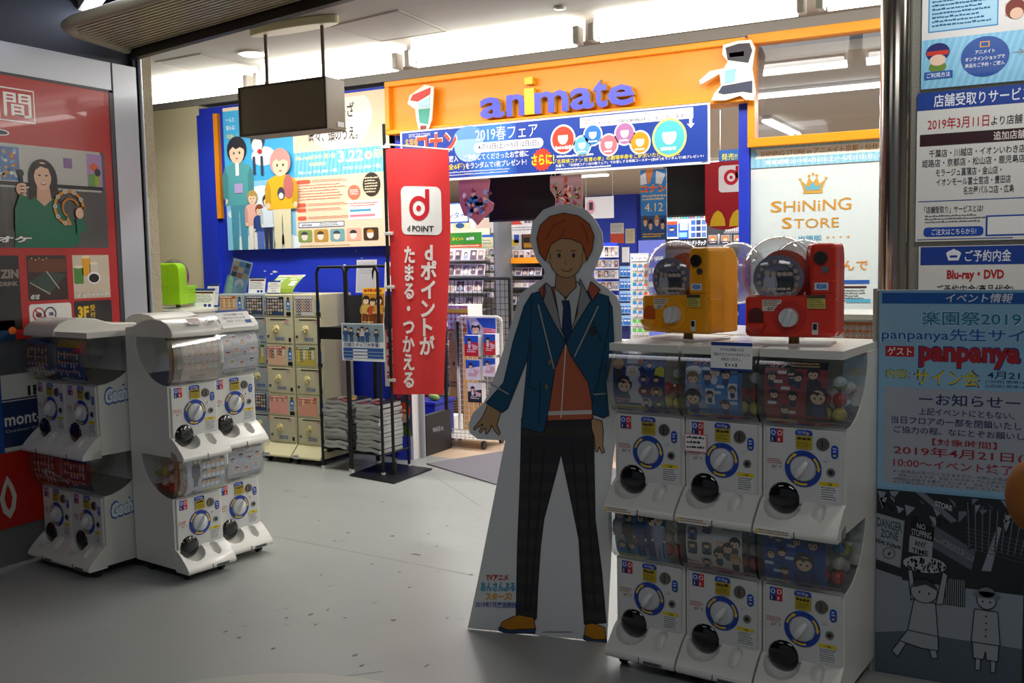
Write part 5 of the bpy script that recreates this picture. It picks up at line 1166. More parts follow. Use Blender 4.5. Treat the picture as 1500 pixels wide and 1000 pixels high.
NAV = cc('#3a4a6c', ['#6c5a48', '#2c3448', '#8aa0b8', '#b8a078'], banner='#20304e'); PNK = cc('#e8a48c', ['#e06a4a', '#f0d2a0', '#c9503c'], 8); WTE = cc('#d8d8d2', ['#7a6a78', '#4a5a78', '#b08a78'], banner='#b9b9c4')
GRN = cc('#c9b85a', ['#e8d04a', '#5a7a4a', '#f0efe0'], 20, '#3f6a3a'); RDP = cc('#f0a8a0', ['#d85a4a', '#f4d8c8'], 6, '#e8604c'); BGR = cc('#e8bca0', ['#c85a48', '#4a3a48', '#f4e8d8'], 14, '#d8523c')
c1 = card_machine('grey-blue card machine column standing third from the magazine rack', -5.66, 5.93, 0.275, (NAV, GRN, NAV), mat('grey_blue_metal', '#a9b4ba', 0.45))
c0 = card_machine('grey-blue card machine column farthest from the magazine rack', -5.945, 5.93, 0.275, (NAV, PNK, cc('#d8b08c', ['#c9803c', '#e8cfa8'], 18, '#c8602c')), MATS['grey_blue_metal'])
c2 = card_machine('cream card machine column second from the magazine rack, navy card on top', -5.375, 5.85, 0.285, (RDP, BGR, NAV))
c3 = card_machine('cream card machine column touching the magazine rack', -5.085, 5.85, 0.29, (PNK, GRN, WTE))

# things on top of the card machines
t = thing('acrylic_stand', 'tilted clear acrylic stand with blue printed sheet on the grey-blue machines', 'stand', (-5.93, 5.98, 1.317))
P = Print(0.21, 0.30, 100, 142, '#8fb4d0', 0.002)
for i in range(9): P.rect(8+(i % 3)*30, 6+(i//3)*22, 34+(i % 3)*30, 25+(i//3)*22, ['#c9b08c', '#5a86b0', '#3a4c6c', '#b86a4a'][i % 4], l=2)
P.oval(60, 92, 24, 18, '#d8e6f0', 18, l=2); P.person(62, 78, 142, '#dfe4ea', '#9cc4e0', '#9cc4e0', wide=.9); P.rect(6, 104, 60, 136, '#a8cfe4', l=3)
P.build('printed_sheet', (0.0, 0.01, 0.0), (-0.18, R(12), 0), parent=t)
MB().box(-0.01, 0.22, -0.004, -0.001, -0.0, 0.31).build('clear_plate', clear('acrylic', '#f0f4f6', 0.15, 0.03), t, rot=(-0.18, R(12), 0))
MB().box(0.0, 0.20, -0.01, 0.10, 0, 0.003).build('clear_foot', MATS['acrylic'], t)
def price(P): P.rect(6, 16, 94, 26, '#5a2a2c', l=2); P.lines(6, 32, 94, 76, 5, '#55464c', .4, l=2); P.oval(60, 88, 8, 8, '#2a3d8a', 12, l=2); P.oval(80, 88, 8, 8, '#2a3d8a', 12, l=2)
notice('paper_notice', 'white notice with navy header standing on the grey-blue card machine', 0.175, 0.135, (-5.655, 5.97, 1.317), 0, body=price)
notice('paper_notice', 'larger white notice with navy header behind the arched machines', 0.24, 0.16, (-6.235, 5.92, 1.20), 0, body=price)
notice('paper_notice', 'small white notice standing before the lime capsule machine', 0.13, 0.20, (-6.19, 6.03, 1.20), 0, body=jam)
notice('paper_notice', 'small white notice before the curved green sheet', 0.13, 0.105, (-5.37, 5.88, 1.317), 0, body=jam)
P = Print(1, 1, 100, 100, '#ffffff', 0, q=lambda x, y, l: (0.27*x/100+0.06*(1-y/100), 0.10*(1-y/100)**1.3-l, 0.14*(1-y/100)**0.8))
for i in range(6): P._add([(0, 100*i/6), (100, 100*i/6), (100, 100*(i+1)/6), (0, 100*(i+1)/6)], '#8fa83a', 0)
P.rect(0, 0, 100, 12, '#f0e8dc', l=1); P.lines(4, 2, 96, 10, 1, '#c8463a', .6, l=2); P.poly([(0, 14), (52, 14), (40, 100), (0, 100)], '#3a7ec0', l=1); P.rect(70, 40, 92, 66, '#f4f4f0', l=2); P.rect(74, 45, 88, 61, '#3a3a3a', l=3) if False else None; P.lines(6, 20, 44, 60, 4, '#e6f0fa', .5, l=2); P.lines(56, 18, 96, 36, 2, '#f0f4e0', .5, l=2)
o = P.build('curved_leaflet', (-5.42, 5.92, 1.32), label='curved blue and green leaflet leaning on the cream card machine', cat='leaflet'); sd = o.modifiers.new('thickness', 'SOLIDIFY'); sd.thickness = 0.0008
# lime machine and the white block it stands on
blk = thing('white_cabinet', 'low white cabinet with flat lids under the lime capsule machine', 'cabinet', (-6.75, 5.60, 0))
MB().box(0, 0.78, 0, 0.45, 0.05, 1.17).build('body', WHITE, blk, bev=0.008); MB().box(-0.01, 0.79, -0.03, 0.46, 1.17, 1.20).build('lid', LIDM, blk, bev=0.006); MB().box(0.03, 0.75, 0.02, 0.43, 0, 0.05).build('plinth', DARKP, blk)
g = globe_machine('lime green capsule machine with clear globe in front of the beige wall', '#93c617', '#93c617', (-6.27, 5.80, 1.236), R(-72), rear=False, s=0.98, gy=-0.05)

# ------------------------------------------------------------------ magazine racks
def rackframe(label, x0, x1, y0, y1, h, zs, back=False):
    t = thing('magazine_rack', label, 'rack', (x0, y0, 0)); w = x1-x0; d = y1-y0; r = 0.011
    for yy, nm in ((0, 'side_frame'), (d, 'side_frame')):
        b = MB(); b.tube([(0, yy, 0.02), (0, yy, h-0.04), (0.02, yy, h), (w-0.02, yy, h), (w, yy, h-0.04), (w, yy, 0.02)], r, 10); b.build('tube_frame', BLACKM, t, smooth=True)
    for xx in (0, w):
        for yy in (0, d): MB().cyl((xx, yy, 0), (xx, yy, 0.025), 0.015, 12).build('foot_cap', WPANEL, t)
        for zz in zs: MB().cyl((xx, 0, zz), (xx, d, zz), 0.008, 8).build('side_rail', BLACKM, t, smooth=True)
    for zz in zs: MB().box(0, w, 0, d, zz-0.006, zz).build('shelf_plate', BLACKM, t)
    return t
RX0, RX1, RX2 = -4.735, -4.475, -4.165
r1_ = rackframe('black tube magazine rack nearest the card machines', RX0, RX1, 5.72, 6.05, 1.52, (0.16,))
r2_ = rackframe('black tube magazine rack next to the red banner', RX1+0.03, RX2, 5.70, 6.03, 1.52, (0.15,))
for r_, w in ((r1_, RX1-RX0), (r2_, RX2-RX1-0.03)):
    MB().box(0.012, w-0.012, 0.03, 0.31, 1.06, 1.07).build('shelf_plate', BLACKM, r_); MB().box(0.012, w-0.012, 0.0, 0.012, 0.985, 1.075).build('front_rail', BLACKM, r_)
    MB().box(0.012, w-0.012, 0.30, 0.31, 1.07, 1.30).build('back_panel', mat('dark_panel', '#25272c', 0.5), r_)
MAGC = mat('magazine_pages', '#aeb0ae', 0.7, var=0.12, scale=30)
def magazine_stack(cx, cy, z0, n, where):
    first = None
    for k in range(n):
        w, d, h = 0.225, 0.27, 0.031
        if first is None:
            def qq(): pass
            o = thing('magazine', 'floppy magazine lying in the stack in the %s' % where, 'magazine', (0, 0, 0), 0, 'magazines stacked in the %s' % where)
            b = MB(); N = 8; vs = []; fs = []
            top = []
            for i in range(N+1):
                u = -1+2*i/N; sag = -0.006*u*u+0.004*math.sin(u*5)
                for j, (yy) in enumerate((-d/2, d/2)):
                    vs.append((u*w/2, yy, sag)); vs.append((u*w/2, yy, sag+h*0.86))
            for i in range(N):
                a = i*4; c = a+4
                fs += [(a, c, c+1, a+1), (a+3, c+3, c+2, a+2), (a, a+2, c+2, c), (a+1, c+1, c+3, a+3)]
            fs += [(0, 1, 3, 2), (4*N, 4*N+2, 4*N+3, 4*N+1)]
            b.add(vs, fs); b.build('pages', MAGC, o)
            P = Print(1, 1, 100, 100, '#ffffff', 0, q=lambda x, y, l: ((x-50)/100*w, (50-y)/100*d, 0.0275+l-0.006*((x-50)/50)**2+0.004*math.sin((x-50)/10)))
            for i in range(8): P._add([(12.5*i, 0), (12.5*(i+1), 0), (12.5*(i+1), 100), (12.5*i, 100)], '#2a2522', 0)
            P.rect(6, 4, 94, 22, '#d8c8b0', l=4); clutter(P, 16, 8, 26, 92, 96, ['#c9503c', '#3a5c8c', '#d8b04a', '#5a4238', '#b8b0a8'], 10, 34)
            P.build('cover', parent=o, m=PG); first = o
        else: o = copy_tree(first)
        o.location = (cx+rr.uniform(-.014, .010), cy+rr.uniform(-.016, .01), z0+0.011+k*0.030); o.rotation_euler = (0, rr.uniform(-.02, .02), rr.uniform(-.09, .09))
magazine_stack(-4.605, 5.87, 0.16, 12, 'rack nearest the card machines')
magazine_stack(-4.305, 5.86, 0.15, 12, 'rack next to the red banner')
P = Print(0.20, 0.29, 100, 145, '#c8862a', 0.006); P.rect(0, 0, 100, 22, '#f0c83a', l=2); P.lines(6, 4, 94, 18, 1, '#c82a1c', .8, l=3)
for k, x in enumerate((18, 50, 80)): P.person(x, 30+(k % 2)*8, 140, '#3a2418', ['#d8b45a', '#c8502c', '#e0a040'][k], '#7a3a1c', wide=1.1)
P.lines(8, 124, 70, 140, 2, '#fff0b0', .5, l=30)
P.build('comic_magazine', (-4.40, 5.80, 1.075), (-0.12, 0, 0), label='thick orange and yellow comic magazine standing in the rack', cat='magazine')
P = Print(0.19, 0.25, 100, 130, '#d5d5d8', 0.005); P.rect(6, 6, 94, 124, '#c0c2c8', l=1); P.lines(14, 20, 86, 60, 4, '#a2a4ac', .4, l=2); P.build('white_sheet', (-4.60, 6.01, 1.32), (-0.1, 0, 0), label='pale blank sheet in a dark holder at the top of the rack', cat='sheet', back='#22242a')
P = Print(0.17, 0.22, 100, 130, '#e4e4e2', 0.005); P.rect(14, 20, 34, 60, '#c8463a', l=2); P.lines(40, 20, 90, 110, 7, '#5a5f6c', .4, l=2); P.build('framed_notice', (-4.32, 5.99, 1.33), (-0.1, 0, 0), label='small framed white notice with red mark at the top of the rack by the banner', cat='notice', back='#22242a')
a = onY(500, 475, 5.66); b = onY(564, 528, 5.66)
P = Print(b[0]-a[0], a[2]-b[2]+0.02, 200, 160, '#e9eef4', 0.004); P.rect(4, 4, 196, 78, '#8fa3b0', l=1)
for k, x in enumerate((20, 48, 84, 104, 128, 172)): P.person(x, 12+(k % 3)*5, 80, ['#2b2b30', '#3a3a40', '#28242a'][k % 3], ['#31568c', '#39506c', '#33323c', '#d8d8dc'][k % 4], '#31568c', wide=1.1)
P.L = 40; P.text('店舗スタッフ大募集!', 8, 82, 178, 100, '#233a6c', .03, l=3)
for y in (108, 122, 136): P.rect(6, y, 194, y+12, '#2c5aa0', l=2); P.rect(52, y+2, 120, y+10, '#e9eef4', l=3)
P.rect(6, 104, 196, 108, '#2c5aa0', l=2); P.text('animate', 10, 148, 50, 157, '#2c5aa0', .03, l=3)
P.build('staff_poster', (a[0], 5.66, b[2]-0.01), label='small white and blue staff recruiting sign on the front of the magazine racks', cat='poster')
P = Print(0.14, 0.50, 100, 360, '#e9ebee', 0.003); 
for i, c in enumerate('いらひむ'): P.text(c, 14, 20+i*82, 86, 92+i*82, '#c8283a', .03, l=1)
P.build('vertical_poster', (-4.40, 6.08, 0.60), label='white vertical poster with large red characters behind the racks', cat='poster')
P = Print(0.15, 0.85, 100, 560, '#38476c', 0.004); P.rect(0, 0, 100, 330, '#a9cfe4', l=1); P.text('あなた', 8, 330, 92, 380, '#c8283a', .05, l=2); P.oval(50, 430, 40, 36, '#d8562c', 20, l=2); P.oval(50, 462, 34, 34, '#ecd0b4', 20, l=3); P.rect(12, 440, 88, 452, '#d8562c', l=4)
P.poly([(16, 510), (84, 510), (96, 560), (4, 560)], '#5a7a3a', l=3); P.lines(10, 20, 90, 300, 12, '#5a88b0', .3, l=2)
P.build('vertical_poster', (-4.275, 6.03, 0.24), label='tall narrow pale blue and navy poster between the racks and the blue post', cat='poster')

# ------------------------------------------------------------------ entrance: mat, security gate, blue bin
A = Vector(onZ(625, 680, 0)); d1 = Vector((0.905, -0.425, 0)).normalized(); d2 = Vector((0.425, 0.905, 0)).normalized()
pts = [A, A+d1*1.75, A+d1*1.75+d2*0.95, A+d2*0.95]
tag(MB().slab([(p.x, p.y) for p in pts], 0.0, 0.009).build('door_mat', mat('mat_pile', '#86838c', 0.95, var=0.25, scale=260, bump=0.8, bscale=400)), 'dark grey ribbed door mat at the shop entrance', 'mat')
gt = thing('security_gate', 'black security gate panel with tall black and grey posts at the entrance', 'security gate', (-4.255, 6.45, 0), 0)
MB().box(-0.045, -0.005, -0.03, 0.35, 0.0, 0.33).build('base_box', mat('gate_black', '#202126', 0.45), gt, bev=0.006)
MB().cyl((-0.02, 0.30, 0.33), (-0.02, 0.30, 1.50), 0.016, 12).build('black_post', BLACKM, gt, smooth=True)
MB().cyl((-0.02, -0.07, 0), (-0.02, -0.07, 1.50), 0.028, 14).build('grey_post', ALU, gt, smooth=True)
MB().tube([(-0.02, -0.07, 1.50), (-0.02, 0.02, 1.55), (-0.02, 0.22, 1.55), (-0.02, 0.30, 1.50)], 0.014, 8).build('top_bar', BLACKM, gt, smooth=True)
P = Print(0.16, 0.05, 100, 100, '#202126', 0); P.v = []; P.f = []; P.c = []; P.text('WAVE inc', 0, 10, 100, 90, '#a9acb4', .01, l=1); P.build('gate_lettering', (-0.0035, 0.06, 0.17), (0, 0, PI/2), parent=gt)
bn = thing('blue_bin', 'deep blue plastic bin filled with snack bags behind the blue post', 'bin', (-4.73, 6.75, 0))
b = MB(); b.box(0, 0.34, 0, 0.30, 0.02, 0.36); b.build('bin_body', mat('bin_blue', '#2335a8', 0.4), bn, bev=0.01); b = MB(); b.box(-0.015, 0.355, -0.015, 0.315, 0.36, 0.385); b.build('bin_rim', MATS['bin_blue'], bn, bev=0.005)

for k in range(8):
    c = ['#c8d0d4', '#d8a03a', '#c8463a', '#8fb04a'][k % 4]
    b = MB(); b.ball((0, 0, 0), 0.055, 6, 10, (1, .6, .55)); o = b.build('snack_bag', mat('snack_'+c.strip('#'), c, 0.3), smooth=True); o.location = (-4.68+(k % 4)*0.08, 6.82+(k//4)*0.14, 0.415+(k % 3)*0.012); o.rotation_euler = (rr.random()*.3, rr.random()*.3, rr.random()*3)
    tag(o, '%s snack bag on top of the full blue bin' % ['silver', 'orange', 'red', 'green'][k % 4], 'snack bag', 'snack bags in the blue bin')

# ------------------------------------------------------------------ life-size cardboard standee: a plain generic youth in blazer and checked trousers
A = Vector(onZ(685, 921, 0)); B_ = Vector(onZ(890, 941, 0)); sd_ = (B_-A).normalized(); sn = Vector((sd_.y, -sd_.x, 0))
def SP(px, py):
    r = Vector(ray(px, py)); t = (A-Vector((0, 0, EYE))).dot(sn)/r.dot(sn); q = Vector((0, 0, EYE))+r*t; rel = q-A
    return (rel.dot(sd_), q.z)
st = thing('cardboard_standee', 'life-size cardboard standee of a youth in blue blazer standing on the grey floor', 'standee', A, math.atan2(sd_.y, sd_.x))
out = [(685, 920), (700, 850), (740, 645), (700, 643), (688, 634), (686, 622), (693, 604), (707, 592), (716, 575), (735, 520), (762, 430), (778, 418), (795, 408), (800, 398), (786, 380), (776, 352), (780, 325), (796, 307), (815, 300), (838, 299), (860, 308), (872, 322), (882, 340), (884, 362), (874, 388), (868, 402), (874, 412), (890, 422), (903, 434), (910, 450), (911, 520), (908, 600), (903, 640), (898, 670), (894, 720), (897, 780), (893, 860), (889, 941)]
pts = [SP(*p) for p in out]; pts = [(x, max(z, 0.004)) for x, z in pts]
MB().plate(pts, 0.0, 0.006).build('board', mat('standee_board', '#d2d4d5', 0.6, var=0.02), st)
PS = Print(1, 1, 1, 1, '#ffffff', 0, q=lambda x, y, l: (SP(x, y)[0], -0.0004-l*0.8, SP(x, y)[1])); PS.v = []; PS.f = []; PS.c = []; PS.L = 1
INK = '#12171f'
def body(pts, c, l, edge=1.1):
    cx = sum(p[0] for p in pts)/len(pts); cy = sum(p[1] for p in pts)/len(pts)
    PS.poly(pts, c, l)
    for a, b in zip(pts, pts[1:]+pts[:1]):
        dx, dy = b[0]-a[0], b[1]-a[1]; L = math.hypot(dx, dy) or 1; nx, ny = -dy/L*edge/2, dx/L*edge/2
        PS._add([(a[0]+nx, a[1]+ny), (b[0]+nx, b[1]+ny), (b[0]-nx, b[1]-ny), (a[0]-nx, a[1]-ny)], INK, l+1)
def line(pts, c, w, l):
    for a, b in zip(pts, pts[1:]):
        dx, dy = b[0]-a[0], b[1]-a[1]; L = math.hypot(dx, dy) or 1; nx, ny = -dy/L*w/2, dx/L*w/2
        PS._add([(a[0]+nx, a[1]+ny), (b[0]+nx, b[1]+ny), (b[0]-nx, b[1]-ny), (a[0]-nx, a[1]-ny)], c, l)
SK = '#b58e66'; TR = '#2a292e'; BL = '#0f4a68'; ORN = '#b05a3e'
# trousers
body([(764, 612), (868, 610), (870, 650), (872, 760), (882, 840), (888, 912), (856, 914), (852, 860), (848, 790), (838, 740), (822, 665), (813, 700), (797, 760), (792, 800), (788, 860), (786, 906), (756, 902), (758, 800), (762, 700)], TR, 1)
for i, y in enumerate(range(626, 900, 27)):
    f = (y-612)/300
    LL = lambda v: float(np.interp(v, [612, 700, 800, 902], [764, 762, 758, 756]))+1; LR = lambda v: float(np.interp(v, [665, 700, 760, 800, 860, 906], [822, 813, 797, 792, 788, 786]))-1
    RL = lambda v: float(np.interp(v, [665, 740, 790, 860, 914], [822, 838, 848, 852, 856]))+1; RR = lambda v: float(np.interp(v, [610, 650, 760, 840, 912], [868, 870, 872, 882, 888]))-1
    if y < 650: PS._add([(LL(y), y), (RR(y), y), (RR(y+12), y+12), (LL(y+12), y+12)], '#34322f', 3)
    elif y > 668:
        PS._add([(LL(y), y), (LR(y), y), (LR(y+12), y+12), (LL(y+12), y+12)], '#34322f', 3); PS._add([(RL(y), y), (RR(y), y), (RR(y+12), y+12), (RL(y+12), y+12)], '#34322f', 3)
for x0_, x1_ in ((778, 770), (798, 776), (838, 858), (856, 872)): line([(x0_, 650), (x1_, 895)], '#1f1e22', 3, 4)
# shoes
body([(733, 918), (735, 911), (748, 904), (760, 900), (782, 904), (785, 922), (745, 922)], '#b87a14', 6); body([(731, 918), (745, 922), (784, 920), (784, 927), (742, 927), (731, 923)], '#33496c', 8)
body([(856, 930), (858, 914), (868, 912), (886, 918), (888, 936), (870, 936)], '#b87a14', 6); body([(855, 930), (870, 936), (889, 936), (889, 941), (868, 940), (855, 936)], '#33496c', 8)
# sweater
body([(788, 440), (810, 420), (850, 440), (866, 520), (872, 598), (868, 614), (802, 616), (806, 520)], ORN, 6)
PS._add([(803, 602), (869, 600), (869, 606), (803, 608)], '#c9c3ba', 8); line([(829, 505), (822, 612)], '#d8d2c8', 1.6, 9)
# hanging hands
body([(716, 590), (732, 596), (733, 606), (728, 622), (733, 634), (731, 637), (724, 630), (720, 622), (718, 630), (712, 636), (711, 626), (704, 634), (702, 632), (708, 620), (695, 630), (694, 627), (706, 612)], SK, 6)
body([(866, 612), (882, 616), (884, 632), (883, 652), (886, 662), (882, 664), (878, 654), (875, 662), (872, 660), (871, 640), (867, 628)], SK, 6)
# blazer: sleeves, two fronts, collars
body([(779, 430), (768, 448), (752, 500), (738, 560), (712, 590), (736, 604), (744, 598), (775, 520), (782, 460)], BL, 10)
body([(890, 434), (897, 450), (900, 510), (888, 560), (892, 608), (884, 612), (868, 606), (866, 560), (872, 520), (878, 470)], BL, 10)
body([(779, 430), (800, 424), (812, 470), (829, 500), (813, 540), (806, 588), (800, 620), (796, 634), (764, 626), (772, 540), (778, 480)], BL, 14)
body([(846, 424), (872, 428), (892, 434), (893, 470), (886, 510), (876, 560), (868, 590), (862, 560), (836, 520), (829, 500), (850, 450)], BL, 14)
for seg in ([(720, 562), (746, 577)], [(870, 577), (888, 576)], [(789, 446), (812, 540)], [(877, 448), (842, 522)]): line(seg, '#a9a59a', 1.8, 18)
for seg in ([(779, 500), (776, 560)], [(772, 566), (785, 570)], [(868, 470), (882, 500)], [(792, 560), (790, 620)]): line(seg, INK, 1.2, 18)
# hood, shirt, tie
body([(800, 414), (808, 420), (829, 500), (812, 472), (796, 440), (797, 424)], '#8b8b8c', 20); body([(850, 408), (866, 440), (829, 500), (846, 460)], '#8b8b8c', 20)
body([(796, 440), (790, 424), (798, 416), (800, 428)], '#a5523a', 20); body([(868, 440), (880, 424), (866, 412), (862, 424)], '#a5523a', 20)
body([(812, 420), (820, 416), (829, 440), (830, 500), (822, 480)], '#b9bab9', 22); body([(846, 412), (852, 420), (842, 470), (830, 500), (828, 440)], '#b9bab9', 22)
body([(824, 440), (834, 440), (836, 450), (838, 484), (830, 500), (824, 484), (826, 450)], '#132c56', 24)
PS.oval(869, 484, 6, 7, '#2a3038', 16, l=18); PS.oval(806, 530, 2, 4, '#8a6a2a', 10, l=18); PS.oval(801, 566, 2, 4, '#8a6a2a', 10, l=18)
# neck, plain head, simple hair
body([(816, 396), (842, 396), (845, 420), (829, 436), (814, 422)], '#a27a58', 26)
PS.oval(830, 371, 26, 36, INK, 30, l=28); PS.oval(830, 371, 25, 35, SK, 30, l=29); PS.oval(804, 376, 4, 8, SK, 12, l=29); PS.oval(856, 376, 4, 8, SK, 12, l=29)
hair = [(800, 382), (791, 370), (787, 350), (792, 330), (806, 317), (826, 312), (848, 316), (864, 328), (871, 346), (868, 366), (860, 382), (857, 366), (852, 356), (838, 350), (822, 349), (808, 358), (804, 368)]
body(hair, '#a9501c', 32)
for seg in ([(800, 350), (812, 330), (830, 322)], [(852, 326), (860, 342), (862, 356)], [(822, 349), (828, 334)]): line(seg, '#8a3c14', 2, 35)
for x in (820, 841): PS.oval(x, 374, 2.4, 3.4, '#26323e', 12, l=33); line([(x-4, 367), (x+4, 367)], '#6b3a1c', 1.2, 33)
line([(830, 380), (828, 386), (831, 387)], '#8a6040', 1.0, 33); line([(823, 394), (828, 397), (834, 397), (839, 393)], '#7a3a2c', 1.4, 33)
# lettering at the foot
PS.text('TVアニメ', 712, 841, 745, 850, '#b83a2c', .05, l=3); PS.text('あんさんぶる', 704, 852, 755, 866, '#3a9ab8', .06, l=3); PS.text('スターズ!', 711, 867, 750, 879, '#d89a2c', .06, l=3); PS.text('2019年7月放送開始!!', 697, 880, 760, 889, '#2c4a9c', .05, l=12, slope=1)
PS.lines(795, 924, 845, 928, 1, '#6b6e70', .5, dash=1.5, l=2)
PS.build('printed_figure', parent=st)
br = MB(); br.add([(0.28, 0.006, 0.05), (0.36, 0.006, 0.05), (0.32, 0.006, 1.1), (0.28, 0.34, 0.0), (0.36, 0.34, 0.0)], [(0, 1, 4, 3), (0, 3, 2), (1, 2, 4)])
br.build('easel_back', mat('cardboard_grey', '#9a9a96', 0.8), st)

# ------------------------------------------------------------------ right side: steel column, granite wall with posters, event board
MB_ = MB().cyl((-0.555, 4.52, 0), (-0.555, 4.52, 3.12), 0.066, 32); struct(MB_.build('trim_14', mat('polished_steel', '#b5aca0', 0.16, 1.0), smooth=True)).name = 'trim_14'
struct(MB().box(-0.53, 3.4, 4.50, 4.62, 0, 3.12).build('wall_right', mat('grey_granite', '#7d7c73', 0.45, var=0.5, scale=140)))
def rposter(name, label, px0, py0, x1, pyb, W, H, bg, Y=4.49, cat='poster'):
    a = onY(px0, py0, Y); b = onY(px0, pyb, Y); P = Print(x1-a[0], a[2]-b[2], W, H, bg, 0.004); return P, (a[0], Y, b[2])
P, loc = rposter('p', '', 1352, -60, 0.32, 131, 640, 420, '#dcdcdc'); H0 = 420
P.rect(20, 60, 236, 240, '#4a8cc4', l=1); P.rect(24, 64, 232, 236, '#a5cfe6', l=2)
P.lines(32, 74, 222, 228, 12, '#2d5a8c', .5, l=3)
P.oval(286, 195, 30, 32, '#7a3c34', 18, l=4); P.rect(256, 175, 282, 215, '#c9a08c', l=3); P.oval(290, 210, 20, 18, '#e0bca4', 14, l=5)
P.rect(0, 262, 640, 420, '#7fbfe2', l=1)
for i in range(30): P.poly([(i*22, 262), (i*22+9, 262), (max(0, i*22-46), 420), (max(0, i*22-56), 420)], '#92cbe8', l=2)
P.oval(52, 305, 38, 30, '#2b2b6c', 18, l=3); P.rect(18, 300, 86, 314, '#c83a2c', l=4); P.oval(52, 330, 26, 18, '#e6c8b0', 16, l=5); P.oval(52, 352, 28, 18, '#6a8a3a', 16, l=4)
P.rect(10, 366, 100, 390, '#2c5aa8', l=6); P.text('ご利用方法', 18, 370, 92, 386, '#e6edf6', .02, l=7)
P.oval(198, 334, 74, 64, '#1d4c9c', 30, l=3); P.rect(182, 286, 212, 304, '#e0a030', l=4); P.rect(186, 289, 208, 301, '#1d4c9c', l=5); P.text('アニメイト', 168, 312, 228, 324, '#e6edf6', .02, l=5); P.text('オンラインショップで', 138, 332, 258, 345, '#e6edf6', .02, l=5); P.text('商品をご予約・ご購入', 138, 352, 258, 365, '#e6edf6', .02, l=5)
P.text('→', 282, 320, 318, 340, '#8a929c', .0, l=5); P.oval(400, 334, 74, 64, '#1d4c9c', 30, l=3); P.text('アニメイト', 346, 330, 410, 344, '#e6edf6', .02, l=5)
P.build('service_poster', loc, m=PG, label='pale poster with striped blue band and round captions, top of the granite wall', cat='poster')
P, loc = rposter('p', '', 1344, 137, 0.32, 354, 640, 380, '#dadad6')
P.rect(0, 0, 640, 45, '#1e3f92', l=1); P.text('店舗受取りサービス', 52, 7, 346, 39, '#e9ecf4', .01, l=2)
P.text('2019年3月11日', 34, 66, 222, 96, '#b02626', .04, l=2); P.text('より店舗', 228, 72, 320, 95, '#26262c', .03, l=2)
P.rect(10, 106, 640, 136, '#34181c', l=2); P.text('追加店舗', 236, 110, 330, 132, '#e6dcd8', .02, l=3)
for s, x0_, x1_, y in (('千葉店・川越店・イオンいわき店', 40, 330, 146), ('姫路店・京都店・松山店・鹿児島店', 18, 330, 170), ('モラージュ菖蒲店・金山店・', 62, 262, 195), ('イオンモール富士宮店・豊田店', 64, 290, 219), ('名古屋パルコ店・広島', 148, 300, 243)): P.text(s, x0_, y, x1_, y+20, '#33353c', .01, l=2)
P.rect(8, 276, 640, 278, '#1e3f92', l=2); P.text('「店舗受取り」サービスとは?', 28, 290, 210, 308, '#26262c', .03, l=2); P.lines(30, 313, 226, 336, 3, '#55575e', .45, l=2)
P.rrect(26, 344, 212, 368, 12, '#1e4aa8', l=2); P.text('ご注文はこちらから!', 52, 348, 190, 364, '#e9ecf4', .03, l=3); P.rect(218, 318, 640, 370, '#1e4aa8', l=1); P.rect(224, 322, 640, 366, '#e6e6e4', l=2); P.rect(6, 374, 300, 376, '#1e3f92', l=2)
P.build('service_poster', loc, m=PG, label='white and blue store pickup poster dated 2019 in the middle of the granite wall', cat='poster')
P, loc = rposter('p', '', 1346, 361, 0.32, 440, 640, 150, '#dadad6')
P.rect(6, 2, 640, 52, '#1e3f92', l=1); P.poly([(88, 20), (96, 14), (104, 12), (112, 8), (120, 12), (128, 14), (136, 20), (128, 40), (96, 40)], '#e6e9f2', l=2); P.rect(100, 26, 124, 32, '#1e3f92', l=3); P.text('ご予約内金', 148, 12, 290, 44, '#e9ecf4', .01, l=2)
P.text('Blu-ray・DVD', 92, 66, 270, 98, '#b02626', .04, l=2); P.text('ご予約内金(商品代金)', 60, 106, 300, 136, '#26262c', .02, l=2)
P.build('service_poster', loc, m=PG, label='white and blue deposit poster on the granite wall directly above the event board', cat='poster')
# event board: poster sheet over a black and white street drawing, in a tall frame
EY = 3.72
eb = thing('event_board', 'tall board with blue event poster above a black-white street drawing', 'notice board', (-0.505, EY, 0), 0)
EW, EZ = 0.95, 1.415
MB().box(-0.012, EW, 0.006, 0.03, 0.0, EZ).build('backing_board', mat('board_grey', '#8f9496', 0.5), eb, bev=0.003)
MB().box(-0.02, -0.008, -0.012, 0.03, 0, EZ+0.006).build('edge_strip', mat('edge_clear', '#a3a79a', 0.3), eb, bev=0.002)
x0_ = -0.515
P = Print(EW, EZ-0.69, 830, 725, '#7fb2d0', 0.003)
P.rect(8, 10, 950, 48, '#1d5aa8', l=1); P.text('イベント情報', 190, 12, 372, 44, '#e9eef4', .03, l=2, shear=4)
P.rect(0, 50, 950, 715, '#8dbbd6', l=1)
P.text('楽園祭2019', 122, 72, 400, 126, '#e4eef4', .06, l=2); P.text('楽園祭2019', 124, 74, 398, 124, '#1f7a96', .02, l=3)
P.text('panpanya先生サイン会', 6, 132, 520, 188, '#e4eef4', .06, l=2); P.text('panpanya先生サイン会', 8, 134, 518, 186, '#2458a8', .02, l=3)
P.rect(20, 200, 104, 238, '#b42c2c', l=2); P.text('ゲスト', 26, 204, 98, 234, '#e9e4e0', .02, l=3)
P.text('panpanya', 116, 196, 400, 276, '#2a3a8a', .09, l=2); P.text('panpanya', 120, 200, 396, 272, '#a8282e', .05, l=3); P.text('先生', 412, 220, 500, 268, '#a8282e', .03, l=3)
